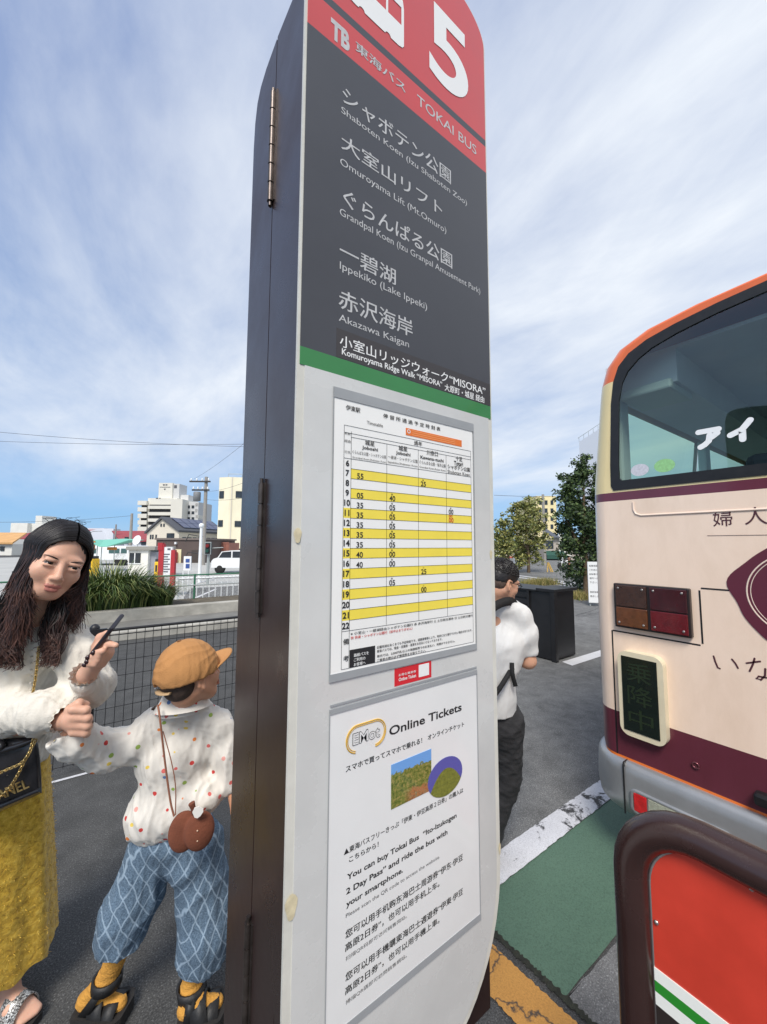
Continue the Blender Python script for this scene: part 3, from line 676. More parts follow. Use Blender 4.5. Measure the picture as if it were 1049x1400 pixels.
# hand-lettered characters on the window
m = MB()
def wpt(x, y): p = atx(800+x/4.1165, 360+y/4.1165, XR); return Vector((XR-.002, p.y, p.z))
for pth in ([(640, 952), (752, 932), (745, 955), (715, 978)], [(703, 968), (698, 1000), (675, 1022), (652, 1035)], [(930, 882), (885, 935), (820, 968)], [(886, 935), (889, 990)]):
    m.mark() if pth[0][0] in (640, 930) else None; brush(m, [wpt(*q) for q in pth], .0125, Vector((-1, 0, 0)))
m.build_each('window_lettering', WHT, rw)
for (x, y), r1, colr in (((308, 1163), .032, (205, 206, 214)), ((447, 1138), .034, (150, 205, 140))):
    p = wpt(x, y); m = MB(); m.add([(XR+.0005, p.y+r1*1.35*math.cos(t), p.z+r1*math.sin(t)) for t in np.linspace(0, 6.283, 25)[:-1]], [list(range(24))[::-1]])
    m.build('round_sticker', mat('sticker_%d' % colr[0], lin(*colr), .5, var=.15, vscale=80), rw)
for k in (0, 2, 4, 6, 8):
    for sgn in (1, -1):
        m = MB(); yb, zb = SIDE[4]; yt, zt = SIDE[5]; x0, x1 = WX[k], WX[k+1]
        m.add([(x0, sgn*(yb-.004), zb), (x1, sgn*(yb-.004), zb), (x1, sgn*(yt-.004), zt), (x0, sgn*(yt-.004), zt)], [(0, 1, 2, 3)])
        m.build('side_window', GLASSG, bus)
# interior shell (visible through the rear window)
m = MB(); yi = 1.08
m.box((2.45, -yi, .7), (10.3, yi, .74)); m.box((2.45, -yi, 2.56), (10.3, yi, 2.58))
for sgn in (1, -1):
    m.box((2.45, sgn*yi-.01, .74), (10.3, sgn*yi+.01, 1.86))
    m.box((2.45, min(sgn*.72, sgn*1.05), 2.38), (10.3, max(sgn*.72, sgn*1.05), 2.56))
m.box((10.2, -yi, .74), (10.3, yi, 2.56)); m.build('interior', INTER, bus)
m = MB()
for x in (2.50, 4.06, 5.6, 7.2, 8.7):
    for sgn in (1, -1): m.box((x, sgn*1.055-.03, 1.86), (x+.11, sgn*1.055+.03, 2.38))
m.box((2.42, .74, 2.345), (2.75, 1.00, 2.40)); m.box((3.1, -.35, 2.47), (4.3, .35, 2.555))
m.build_each('pillar', INTERL, bus, bevel=.012)
m = MB()
for x, zt_ in ((2.72, 1.98), (3.5, 1.62), (4.25, 1.62)):
    for y in ((.30, -.20, -.70) if x < 3 else (.6, -.6)): m.box((x, y-.235, .75), (x+.12, y+.235, zt_))
m.build_each('seat', mat('bus_seat', lin(45, 60, 75), .8, var=.2, vscale=8), bus, bevel=.04)
# rear lamps
HOUS = mat('lamp_housing', (.018, .013, .013, 1), .35)
def bx_rear(m, y0, y1, z0, z1, x0, x1, mi=None): m.box((x0, y0, z0), (x1, y1, z1), mi=mi)
m = MB(); bx_rear(m, .672, 1.012, 1.062, 1.294, XR-.030, XR+.004); lh = m.build('rear_lamp', HOUS, bus, bevel=.006)
def lens(name, y0, y1, z0, z1, colr, x=XR-.036, em=None):
    m = MB(); bx_rear(m, y0, y1, z0, z1, x, x+.02)
    return m.build(name, mat('lens_%s' % name, colr, .08, var=.25, vscale=30, coat=.6, bump=.25, bscale=220), lh if z0 > .9 else bump_, bevel=.003)
lens('amber_lens', .852, 1.000, 1.072, 1.17, lin(98, 56, 28)); lens('brown_lens', .852, 1.000, 1.175, 1.286, lin(62, 38, 28))
lens('red_lens', .682, .838, 1.072, 1.17, lin(98, 12, 20)); lens('dark_red_lens', .682, .838, 1.175, 1.286, lin(60, 12, 18))
m = MB()
for y in (.70, .82, .87, .985):
    for z in (1.09, 1.27): m.mark(); m.ell((XR-.037, y, z), (.003, .006, .006), 8, 6)
m.build_each('screw', mat('screw_steel', lin(170, 165, 160), .3, metal=.8), lh)
# panel gaps and pressing
m = MB(); g = .0035
def gap(a, b):
    (y0, z0), (y1, z1) = a, b
    m.box((XR-.0012, min(y0, y1)-g, min(z0, z1)-g), (XR+.002, max(y0, y1)+g, max(z0, z1)+g))
gap((1.040, 1.030), (1.040, .39)); gap((1.033, 1.033), (.652, 1.033)); gap((.640, 1.045), (.640, 1.285)); gap((.630, 1.299), (-.63, 1.299)); gap((-.640, 1.045), (-.640, 1.285)); gap((-1.033, 1.033), (-.652, 1.033)); gap((-1.04, 1.03), (-1.04, .39))
m.build_each('panel_gap', BLACKT, bus)
m = MB(); m.tube([(XR, .905, 1.73), (XR, .905, 1.69), (XR, .895, 1.667), (XR, .87, 1.657), (XR, -.87, 1.657), (XR, -.905, 1.69), (XR, -.905, 1.73)], .0055, 8); m.build('pressing', CREAMP, bus)
# lettering and wax-seal emblem on the rear
m = MB(); ey, ez = Vector((0, -1, 0)), Vector((0, 0, 1)); T = lambda s, y0, y1, z0, z1, b=0., sh=0.: m.text(s, (XR-.0015, y0, z0), ey, ez, y0-y1, z1-z0, None, b, shear=sh)
T('婦', .572, .503, 1.588, 1.662); T('人', .462, .388, 1.592, 1.668)
for q in ([(742, 72), (752, 105), (766, 138), (778, 143)], [(848, 90), (868, 115), (882, 140)], [(932, 112), (1010, 102)], [(978, 85), (968, 120), (950, 158)], [(1040, 145), (1038, 185), (1015, 208), (990, 200), (1002, 188), (1046, 196)]):
    m.mark(); pp = [atx(800+x/4.213, 880+y/4.213, XR) for x, y in q]; brush(m, [Vector((XR-.0015, p.y, p.z)) for p in pp], .0034, Vector((-1, 0, 0)))
m.mark(); gapc = [(XR-.001, .597, 1.546), (XR-.001, -.3, 1.546)]; m.tube(gapc, .0009, 4)
m.build_each('rear_lettering', mat('letter_maroon', lin(80, 42, 50), .5), bus)
m = MB(); cy, cz = .272, 1.298
sl_ = [(cy+(.252+.012*math.sin(5*t+.6)+.006*math.sin(9*t))*math.cos(t), cz+(.228+.012*math.sin(5*t+.6))*math.sin(t)) for t in np.linspace(0, 6.2832, 81)[:-1]]
m.prism([(XR-.0028, y, z) for y, z in sl_], (.002, 0, 0)); seal = m.build('wax_seal', MAROON, bus)
m = MB()
for rr in (.192, .180): m.tube([(XR-.003, cy+rr*1.04*math.cos(t), cz+rr*.95*math.sin(t)) for t in np.linspace(0, 6.2832, 65)[:-1]], .003 if rr > .185 else .0016, 6, closed=True, flat=.3)
sw = [(.375-.0*t+.02*math.cos(t*1.0+2.2)*(1-t/9)-.0, 1.262+.018*math.sin(t*1.0+2.2)*(1-t/9)) for t in np.linspace(0, 6, 20)]
m.tube([(XR-.003, y, z) for y, z in sw], .003, 6, flat=.3); m.tube([(XR-.003, .392, 1.268), (XR-.003, .385, 1.245), (XR-.003, .35, 1.236), (XR-.003, .30, 1.25), (XR-.003, .25, 1.29), (XR-.003, .2, 1.36)], .0034, 6, flat=.3)
m.build('seal_print', CREAMP, seal)
# boarding display
IVORY = mat('ivory_plastic', lin(222, 212, 182), .4, var=.05, vscale=9)
m = MB(); o1 = rrect(.792, 1.000, .520, .945, .045, 6); m.prism([(XR-.045, y, z) for y, z in o1], (.047, 0, 0)); led = m.build('boarding_display', IVORY, bus, bevel=.012, seg=3)
m = MB(); m.box((XR-.0485, .818, .548), (XR-.044, .980, .920)); m.build('screen', mat('led_screen', (.006, .012, .009, 1), .25, coat=.5), led)
m = MB()
for k, ch in enumerate('乗降中'): m.text(ch, (XR-.0495, .955, .80-.115*k), ey, ez, .112, .095, None, -.006)
m.build_each('led_character', mat('led_dim', lin(30, 44, 24), .5), led)
m = MB(); m.lathe((XR-.004, .694, .478), [(.016, 0), (.016, .004), (.011, .006), (.009, .002)], 18, (-1, 0, 0)); m.build('lock', mat('lock_chrome', lin(120, 70, 78), .25, metal=.6), bus)
m = MB(); m.box((XR-.05, .415, .425), (XR+.002, .49, .475)); m.build('handle', BLACKT, bus, bevel=.012)
# bumper wrapped round the corner
path = [(3.3, 1.165)] + [(2.30+.20-.20*math.sin(t), 1.165-.20+.20*math.cos(t)) for t in np.linspace(0, math.pi/2, 9)]
path = path + [(x, -y) for x, y in path[::-1]]
sec = [(.0, .375), (.025, .373), (.040, .352), (.046, .32), (.050, .20), (.040, .135), (.0, .115)]
m = MB(); vs = []
for i, (x, y) in enumerate(path):
    a = Vector(path[max(i-1, 0)]); b = Vector(path[min(i+1, len(path)-1)]); d = (b-a).normalized(); nn = Vector((d.y, -d.x)) if False else Vector((-abs(d.y) if True else 0, 0))
    nrm = Vector((d.y, -d.x)); nrm = nrm if nrm.dot(Vector((x-3.3, y))) > 0 else -nrm
    for o, z in sec: vs.append((x+nrm.x*o, y+nrm.y*o, z))
k_ = len(sec); m.add(vs, [(i*k_+j, i*k_+j+1, (i+1)*k_+j+1, (i+1)*k_+j) for i in range(len(path)-1) for j in range(k_-1)], 0, True)
bump_ = m.build('bumper', SILVER, bus)
XB = XR-.05
m = MB(); m.box((XB-.0012, .990, .125), (XB+.004, .996, .365)); m.box((XB+.004, .990, .352), (XB+.05, .996, .3755)); m.build('bumper_joint', BLACKT, bump_)
m = MB(); o1 = rrect(.56, .965, .150, .268, .03, 5); o2 = rrect(.575, .950, .164, .254, .02, 5)
nn_ = len(o1); vs = [(XB-.008, y, z) for y, z in o1]+[(XB-.004, y, z) for y, z in o2]+[(XB+.006, y, z) for y, z in o1]
m.add(vs, [f for i in range(nn_) for f in ((i, (i+1) % nn_, nn_+(i+1) % nn_, nn_+i), (i, 2*nn_+i, 2*nn_+(i+1) % nn_, (i+1) % nn_))], 0, True); m.build('lamp_bezel', SILVER, bump_)
lens('reflector', .890, .948, .166, .252, lin(190, 30, 34), XB-.006)
m = MB(); m.box((XB-.005, .577, .166), (XB+.004, .884, .252)); m.build('reversing_lamp', mat('lens_clear', lin(165, 168, 150), .12, var=.2, vscale=40, coat=.6, bump=.5, bscale=150), bump_, bevel=.003)
# underbody and wheels
m = MB(); m.box((2.5, -1.05, -.02), (10.4, 1.05, .30)); m.build('underbody', BLACKT, bus)
TYRE = mat('tyre_rubber', (.018, .018, .018, 1), .85, bump=.3, bscale=60)
for x in (4.4, 8.9):
    for s_ in (1, -1):
        m = MB(); m.lathe((x, s_*.86, ROAD+.44), [(.26, 0), (.40, 0), (.44, .03), (.44, .22), (.40, .25), (.26, .25)], 28, (0, s_, 0)); wh = m.build('wheel', TYRE, bus)
        m = MB(); m.lathe((x, s_*.90, ROAD+.44), [(.05, .10), (.20, .12), (.27, .19), (.27, .0)], 24, (0, s_, 0)); m.build('rim', SILVER, wh)

# ================================================================== GUARD RAIL (brown pipe with an advertising plate)
p = at(869, 1300, .76); XG = p.x
PIPE = chipped('brown_pipe', lin(54, 36, 34), lin(120, 104, 96), .24, 26, .735)
r_p = .0315
yL = p.y
top = atx(985, 1163, XG).z
zgr = ROAD
rb = .118
path = [(XG, yL, zgr-.05), (XG, yL, top-rb-.10), (XG, yL, top-rb)] + [(XG, yL-rb+rb*math.cos(a), top-rb+rb*math.sin(a)) for a in np.linspace(0, math.pi/2, 9)[1:]] + [(XG, yL-.45, top)]
y_end = yL-1.15
path += [(XG, y_end+rb-rb*math.sin(a), top-rb+rb*math.cos(a)) for a in np.linspace(0, math.pi/2, 9)] + [(XG, y_end, zgr-.05)]
rail = root('guard_rail', (XG, (yL+y_end)/2, zgr), 'dark brown bent pipe barrier with red plate behind the bus', 'barrier')
m = MB(); m.tube(path, r_p, 20); m.build('pipe', PIPE, rail)
# plate
def ax_(p): q = atx(p[0], p[1], XG-.0); return q.y, q.z
yP = ax_((889, 1225))[0]-.002; zP = ax_((985, 1180))[1]
PLR = chipped('plate_red', lin(206, 62, 44), lin(226, 150, 130), .42, 34, .765, .03)
PLK = mat('plate_black', lin(46, 38, 36), .5); PLW = mat('plate_white', lin(238, 240, 234), .45); PLG = mat('plate_green', lin(42, 138, 44), .45)
zs_ = [ax_((893, y))[1] for y in (1317, 1333.5, 1348, 1365)]
y2 = y_end+r_p+.025; zb_ = .15
pl = MB(); zP -= .004; outl = rrect(y2, yP, zb_, zP, .098, 10)
pl.prism([(XG-.004, y, z) for y, z in outl], (.006, 0, 0)); plate = pl.build('plate', PLR, rail)
m = MB(); m.tube([(XG-.001, y, z) for y, z in outl], .0035, 6, closed=True); m.build('plate_edge', mat('aluminium', lin(190, 188, 186), .35, metal=.8), plate)
for nm, a, b, mm_ in (('white_stripe', 0, 1, PLW), ('green_stripe', 1, 2, PLG), ('white_stripe', 2, 3, PLW)):
    m = MB(); m.box((XG-.006, y2+.001, zs_[b]), (XG-.0042, yP-.0012, zs_[a])); m.build(nm, mm_, plate)
m = MB(); m.box((XG-.0055, y2+.03, zb_+.002), (XG-.0042, yP-.0012, zs_[3])); m.build('black_base', PLK, plate)
m = MB()
for q in ((899.5, 1259), (1029, 1213), (886, 1243)):
    y, z = ax_(q); m.mark(); m.ell((XG-.006, y, z), (.003, .0042, .0042), 10, 8)
m.build_each('rivet', mat('rivet_steel', lin(200, 195, 190), .25, metal=.9), plate)
# ================================================================== BACKGROUND
WHITEW = mat('white_wall', lin(232, 230, 222), .75, var=.05, vscale=.8)
GLASSD = mat('window_dark', (.035, .042, .05, 1), .12, var=.3, vscale=2)
def fr(r, f, ang=0., z0=0.):
    a = R_(ang); ex = AR*math.cos(a)+AF*math.sin(a); ey = -AR*math.sin(a)+AF*math.cos(a); o = AR*r+AF*f+Vector((0, 0, z0))
    return lambda x, y, z: o+ex*x+ey*y+Vector((0, 0, z))
def pxbox(m, px0, px1, py0, py1, f, d=.3, mi=None):
    r0, z1 = rz(px0, py0, f); r1, z0 = rz(px1, py1, f)
    return m.box((r0, f, z0), (r1, f+d, z1), ax=vw, mi=mi)
def base(px, f, z=0.): r, _ = rz(px, 744, f); return vw(r, f, z)
def part(name, material, parent, *boxes, bevel=0.):
    m = MB()
    for b in boxes: m.box(b[0], b[1], ax=b[2] if len(b) > 2 else None)
    return m.build(name, material, parent, bevel=bevel)

# ---- black wire-mesh fence panel near the people
BLK = mat('black_wire', (.014, .014, .016, 1), .45)
FY = aty(85, 1066, 1).y; FY = atz(85, 1062, .0).y
fx0 = aty(129, 870, FY).x; ztop = aty(129, 864, FY).z
fence = root('mesh_fence', (fx0+1.5, FY, 0), 'low black wire mesh fence with round capped post behind the boy', 'fence')
m = MB(); x0 = fx0-.9; x1 = fx0+1.95
xx = x0
while xx <= x1:
    m.tube([(xx, FY, .05), (xx, FY, ztop)], .0022, 5); xx += .052
zz = .06
while zz <= ztop: m.tube([(x0, FY+.004, zz), (x1, FY+.004, zz)], .0024, 5); zz += .104
m.build('mesh', BLK, fence)
m = MB(); m.tube([(x0, FY, ztop), (x1, FY, ztop)], .010, 8); m.tube([(x0, FY, ztop-.035), (x1, FY, ztop-.035)], .004, 6)
m.build('top_rail', BLK, fence)
for xp in (fx0, fx0+1.95):
    m = MB(); m.lathe((xp, FY+.03, -.02), [(.024, 0), (.024, ztop+.02), (.028, ztop+.025), (.030, ztop+.045), (.018, ztop+.062), (.004, ztop+.068)], 14); m.box((xp-.07, FY-.012, ztop-.02), (xp+.07, FY+.012, ztop+.016)); m.build('post', BLK, fence)

sheet('road_marking', [(x0-.6, FY-.06), (x1, FY-.06), (x1, FY-.035), (x0-.6, FY-.035)], .004, P_WHITE)
# ---- kerb, low wall, planting bed and parking lot on the far side of the road
def strip(name, x0, x1, y0, y1, z0, z1, material, bevel=.012):
    m = MB(); m.box((x0, y0, z0), (x1, y1, z1)); return tag(m.build(name, material, bevel=bevel), kind='structure')
CONC2 = mat('old_concrete', lin(172, 169, 160), .9, var=.22, vscale=3, bump=.5, bscale=40)
KY = 7.35
strip('kerb', -14, 6.2, KY, KY+.16, -.05, .13, CONC2)
sheet('path', [(-14, KY+.16), (6.2, KY+.16), (6.2, 8.5), (-14, 8.5)], .10, mat('pavement_grey', lin(120, 119, 115), .95, var=.2, vscale=2.5, bump=.4, bscale=60))
low = tag(MB().box((-14, 8.5, -.05), (6.2, 8.68, .30)).build('low_wall', CONC2, bevel=.015), 'long low concrete wall edging the planting bed behind the road', 'wall')
sheet('planting_bed', [(-14, 8.68), (6.2, 8.68), (6.2, 9.95), (-14, 9.95)], .24, mat('soil', lin(92, 84, 70), .95, var=.4, vscale=6, bump=.8, bscale=30))
LOT = mat('parking_concrete', lin(176, 176, 172), .9, var=.1, vscale=.6)
sheet('parking_lot', [(-30, 10.0), (6.0, 10.0), (26, 34), (8, 60), (-45, 40)], .012, LOT)
sheet('road_lot', [(1.6, 10.9), (5.8, 10.9), (8.5, 14.3), (2.4, 14.3)], .018, ASPH_OLD)
for k in range(6): sheet('parking_line', [(-1.+k*1.7, 15.2), (-.88+k*1.7, 15.2), (1.6+k*1.7, 19.6), (1.48+k*1.7, 19.6)], .020, P_CLEAN)
for k in range(3): sheet('parking_line', [(1.9+k*1.3, 11.4), (2.0+k*1.3, 11.4), (3.1+k*1.3, 13.6), (3.0+k*1.3, 13.6)], .024, P_CLEAN)

# ornamental grass clump
GRB = [mat('grass_blade_a', lin(98, 118, 58), .6), mat('grass_blade_b', lin(66, 88, 42), .6), mat('grass_blade_c', lin(150, 156, 92), .6), mat('grass_blade_d', lin(46, 62, 32), .7)]
def grass_clump(loc, wx, wy, h, n, label, seed):
    r = random.Random(seed); m = MB(); loc = Vector(loc)
    for i in range(n):
        a = r.uniform(0, 6.283); rr = math.sqrt(r.random()); b = loc + Vector((wx*.62*rr*math.cos(a), wy*.6*rr*math.sin(a), 0))
        az = a + r.uniform(-.9, .9); ln = h*r.uniform(.8, 1.5); lean = r.uniform(.1, .55)+.45*rr; w0 = r.uniform(.006, .013)
        d = Vector((math.cos(az), math.sin(az), 0)); side = Vector((-d.y, d.x, 0)); pts = []
        N_ = 6
        for k in range(N_+1):
            t = k/N_; p = b + Vector((0, 0, ln*(t - .78*lean*t**2.8))) + d*(ln*lean*.85*t**1.7)
            wv = w0*(1-t**2)*(1 if t > .1 else .7)+.0008
            pts += [p-side*wv, p+side*wv]
        m.add(pts, [(2*k, 2*k+1, 2*k+3, 2*k+2) for k in range(N_)], r.choice((0, 0, 1, 1, 2, 3)), True)
    o = m.build('grass_clump', GRB); return tag(o, label, 'plant')
gp = aty(150, 838, 9.05); gp.z = .24
grass_clump(gp, .95, .45, .86, 2100, 'large clump of long arching green grass by the low wall', 3)
gp2 = aty(216, 836, 9.2); gp2.z = .24
grass_clump(gp2, .42, .3, .5, 520, 'smaller drooping grass tuft at the right end of the long grass', 4)

# green chain-link fence with pipe rails
GRN = mat('green_pipe', lin(52, 112, 84), .5); GALV = mat('galvanised', lin(170, 176, 174), .45, metal=.3)
CLY = 9.86; cz1 = aty(266, 786, CLY).z; cz2 = aty(266, 800, CLY).z
cf = root('chain_link_fence', (2, CLY, .02), 'chain link fence with green posts and rail in front of the white railing', 'fence')
x0, x1 = -6.0, 6.0
m = MB(); m.tube([(x0, CLY, cz1), (x1, CLY, cz1)], .017, 8); m.build('top_rail', GRN, cf)
m = MB(); m.tube([(x0, CLY-.03, cz2), (x1, CLY-.03, cz2)], .014, 8); m.build('mid_rail', GALV, cf)
xp = aty(266, 800, CLY).x
for k in range(-4, 3):
    x = xp+k*1.75
    m = MB(); m.tube([(x, CLY, .0), (x, CLY, cz1+.02)], .022, 8); m.build('post', GRN, cf)
m = MB(); xx = x0; hh_ = cz1-.06
while xx < x1:
    m.tube([(xx, CLY-.012, .06), (xx+hh_, CLY-.012, cz1)], .0017, 3, caps=False); m.tube([(xx+hh_, CLY-.009, .06), (xx, CLY-.009, cz1)], .0017, 3, caps=False); xx += .085
m.build('mesh', GALV, cf)
# white vertical-bar railing
WPAINT = mat('white_metal', lin(236, 238, 238), .4)
GY = 10.35; a = aty(243, 791, GY); b0 = atz(243, 838, .012)
gr = root('railing', (a.x+1.6, GY, .012), 'white metal railing of upright bars by the parking lot', 'railing')
zt = aty(280, 790, GY).z; zb = aty(280, 829, GY).z; zb = max(zb, .08)
m = MB()
for x in (a.x, a.x+1.9, a.x+3.8): m.mark(); m.tube([(x, GY, 0), (x, GY, zt+.03)], .035, 10)
m.build_each('post', WPAINT, gr)
m = MB(); m.mark(); m.tube([(a.x, GY, zt), (a.x+3.8, GY, zt)], .025, 8); m.mark(); m.tube([(a.x, GY, zb), (a.x+3.8, GY, zb)], .022, 8); m.build_each('rail', WPAINT, gr)
for k in range(1, 27):
    m = MB(); m.tube([(a.x+.141*k, GY, zb), (a.x+.141*k, GY, zt)], .012, 6); m.build('bar', WPAINT, gr)

# notice board on red legs
f = 11.0
def pxroot(name, px, f, label, cat, z=.0, group=None): return root(name, base(px, f, z), label, cat, group)
REDM = mat('red_metal', lin(176, 50, 56), .5, var=.1, vscale=3)
nb = pxroot('notice_board', 227, f, 'tall white notice board in a red frame at the parking entrance', 'notice board')
m = MB(); pxbox(m, 217.5, 220.5, 744, 822, f, .1); pxbox(m, 234, 236, 752, 822, f, .1); pxbox(m, 216, 222, 742, 752, f-.01, .12); m.build_each('frame', REDM, nb)
m = MB(); pxbox(m, 222, 234, 748, 787, f+.02, .06); m.build('panel', WPAINT, nb)
m = MB()
for k in range(8): pxbox(m, 223.5, 229.5 if k % 2 else 232, 757+k*3.4, 758.5+k*3.4, f+.012, .006)
pxbox(m, 229, 233, 749.5, 752, f+.012, .006); m.build_each('rows', mat('text_grey', lin(96, 98, 104), .6), nb)
m = MB(); pxbox(m, 235, 238, 762, 784, f-.02, .03); m.build('red_banner', REDM, nb)
# small blue and white sign
f = 12.5
sb = pxroot('small_sign', 256, f, 'small white sign with blue bars on two legs by the railing', 'sign')
m = MB(); pxbox(m, 251.5, 260.5, 760.5, 780, f, .05); m.build('board', WPAINT, sb)
m = MB(); pxbox(m, 254, 259, 764, 769, f-.01, .008); pxbox(m, 254, 259, 771, 777, f-.01, .008); m.build_each('blue_bar', mat('sign_blue', lin(58, 86, 150), .5), sb)
m = MB(); zl = rz(252, 781, f)[1]
for px in (252.3, 259.7): p = base(px, f); m.mark(); m.tube([p, p+Vector((0, 0, zl))], .018, 6)
m.build_each('leg', WPAINT, sb)
# yellow vending-like boxes with dark tops
YEL = mat('yellow_plastic', lin(236, 190, 40), .5, var=.1, vscale=4); DARKM = mat('dark_metal', lin(52, 50, 50), .6)
for px0, px1, y0_, y1_, f, lab in ((211, 216.5, 768, 784, 14.5, 'yellow box with a dark top beside the red framed notice board'), (109, 125, 764, 790, 15, 'yellow box behind the long grass next to the stall')):
    yb = pxroot('pay_box', (px0+px1)/2, f, lab, 'box')
    m = MB(); r0, z1 = rz(px0, y0_, f); r1, _ = rz(px1, y1_, f); m.box((r0, f, 0), (r1, f+.4, z1), ax=vw); m.build('case', YEL, yb, bevel=.03)
    m = MB(); m.box((r0+.02, f+.02, z1), (r1-.02, f+.36, z1+.10), ax=vw); m.box((r0+.05, f-.01, z1*.55), (r1-.05, f+.002, z1*.85), ax=vw); m.build('top', DARKM, yb, bevel=.01)
# kiosk hut
f = 17.0
hut = pxroot('kiosk_hut', 193, f+.8, 'small white prefabricated hut with a flat grey roof in the parking lot', 'hut')
r0, z1 = rz(176, 752, f); r1, _ = rz(203, 752, f); zt = z1
m = MB(); m.box((r0, f, 0), (r1, f+1.5, z1), ax=vw); m.build('wall', WHITEW, hut)
m = MB(); m.box((r0-.06, f-.12, z1), (r1+.35, f+1.6, z1+.16), ax=vw); m.build('roof', mat('hut_roof', lin(150, 148, 140), .7), hut, bevel=.02)
m = MB(); ra, za = rz(177.5, 756, f); rb_, zb = rz(192, 770, f); m.box((ra, f-.02, zb), (rb_, f+.01, za), ax=vw); m.build('window', GLASSD, hut)
m = MB(); m.box(((ra+rb_)/2-.02, f-.03, zb), ((ra+rb_)/2+.02, f-.015, za), ax=vw); m.box((ra-.03, f-.03, zb-.04), (rb_+.03, f-.015, zb), ax=vw); m.build('window_frame', WPAINT, hut)
m = MB(); m.box((r1, f+.15, 0), (r1+.28, f+1.4, z1-.08), ax=vw); m.build('side_panel', mat('panel_grey', lin(150, 152, 160), .6), hut)
# satellite dish on the hut roof
rd, zd = rz(188, 745, f+.5)
dish = root('satellite_dish', vw(rd, f+.5, zt+.15), 'white satellite dish standing on the hut roof', 'satellite dish')
m = MB(); m.lathe(vw(rd, f+.5, zt+.42), [(.02, 0), (.14, .012), (.22, .05), (.225, .06), (.21, .055), (.02, .012)], 18, -AF+Vector((0, 0, .35))-AR*.3); m.tube([vw(rd, f+.52, zt+.15), vw(rd, f+.52, zt+.42)], .02, 6); m.build('bowl', WPAINT, dish)
# brown flat-roofed building
f = 30.0
br = pxroot('shop_building', 250, f+3, 'dark brown flat roofed building behind the parking signs', 'building')
BRN = mat('brown_wall', lin(92, 80, 76), .8, var=.08, vscale=.8)
r0, z1 = rz(214, 738, f); r1, _ = rz(281, 738, f)
m = MB(); m.box((r0, f, 0), (r1, f+6, z1), ax=vw); m.build('wall', BRN, br)
m = MB(); m.box((r0-.1, f-.1, z1), (r1+.1, f+6.1, z1+.14), ax=vw); m.build('parapet', mat('parapet', lin(118, 108, 102), .7), br)
m = MB(); pxbox(m, 262, 274, 752, 786, f-.04, .06); m.build('door', mat('shutter_dark', lin(70, 62, 56), .6), br)
m = MB(); pxbox(m, 240, 247, 751, 771, f-.05, .04); m.build('poster', mat('cream_board', lin(226, 218, 176), .6), br)
m = MB(); pxbox(m, 238.5, 240.6, 741, 744, f-.2, .2); m.build('lamp', WPAINT, br)
m = MB(); pxbox(m, 228, 238, 755, 786, f-.5, .4, 0); pxbox(m, 229, 237, 757, 770, f-.52, .02, 1); m.build('vending_machine', [REDM, WPAINT], br)
m = MB(); pxbox(m, 262, 279, 771, 786, f-1.5, .06); m.build('screen_wall', mat('beige_panel', lin(186, 178, 166), .7), br)
# house with solar roof
f = 44.0
ho = pxroot('house', 245, f+5, 'beige gabled house with dark solar panels on its roof', 'house')
BEI = mat('beige_wall', lin(214, 206, 190), .8, var=.04, vscale=.5)
rl, ze = rz(201, 729, f); ra, za = rz(222.5, 709.5, f); rr_, zr = rz(245, 727, f)
rend, _ = rz(312, 727, f+10)
dv = Vector((rend-rr_, 9.0))
def hp(r, z, t): return vw(r+dv.x*t, f+dv.y*t, z)
m = MB(); m.add([hp(rl, 0, 0), hp(rr_, 0, 0), hp(rr_, zr, 0), hp(ra, za, 0), hp(rl, ze, 0), hp(rl, 0, 1), hp(rr_, 0, 1), hp(rr_, zr, 1), hp(ra, za, 1), hp(rl, ze, 1)], [(0, 1, 2, 3, 4), (1, 6, 7, 2), (5, 0, 4, 9), (6, 5, 9, 8, 7)]); m.build('wall', BEI, ho)
m = MB(); ov = .35
def slab(p, q, t0=-.03, t1=1.02):
    dn = Vector((0, 0, .22)); a = [hp(p[0], p[1], t0), hp(q[0], q[1], t0), hp(q[0], q[1], t1), hp(p[0], p[1], t1)]
    m.prism([v+Vector((0, 0, .04)) for v in a], dn)
slab((ra, za), (rr_+(rr_-ra)*.06, zr-(za-zr)*.06)); slab((rl-(ra-rl)*.06, ze-(za-ze)*.06), (ra, za)); roof = m.build('roof', mat('roof_slate', lin(84, 86, 92), .6), ho)
PV = mat('solar_cell', lin(62, 66, 96), .15, coat=.5)
for i in range(2):
    for j in range(6):
        m = MB(); u0, u1 = .12+.40*i, .12+.40*i+.37; t0, t1 = .12+.14*j, .12+.14*j+.128
        q = lambda u, t: hp(ra+(rr_-ra)*u, za+(zr-za)*u+.34, t)
        m.prism([q(u0, t0), q(u1, t0), q(u1, t1), q(u0, t1)], (0, 0, .06)); m.build('solar_panel', PV, roof)
m = MB()
for px in (205, 208, 212.5): pxbox(m, px, px+1.6, 731, 737, f-.05, .04)
pxbox(m, 219.3, 221.1, 716, 720, f-.05, .04); pxbox(m, 223.2, 225, 716, 720, f-.05, .04); pxbox(m, 228, 238, 729, 736, f-.05, .04); m.build_each('window', GLASSD, ho)
m = MB()
for k in range(9):
    t0 = .06+.10*k; m.mark(); m.add([hp(rr_+.04, zr-2.2, t0), hp(rr_+.04, zr-2.2, t0+.075), hp(rr_+.04, zr-.6, t0+.075), hp(rr_+.04, zr-.6, t0)], [(0, 1, 2, 3)])
m.build_each('side_window', GLASSD, ho)
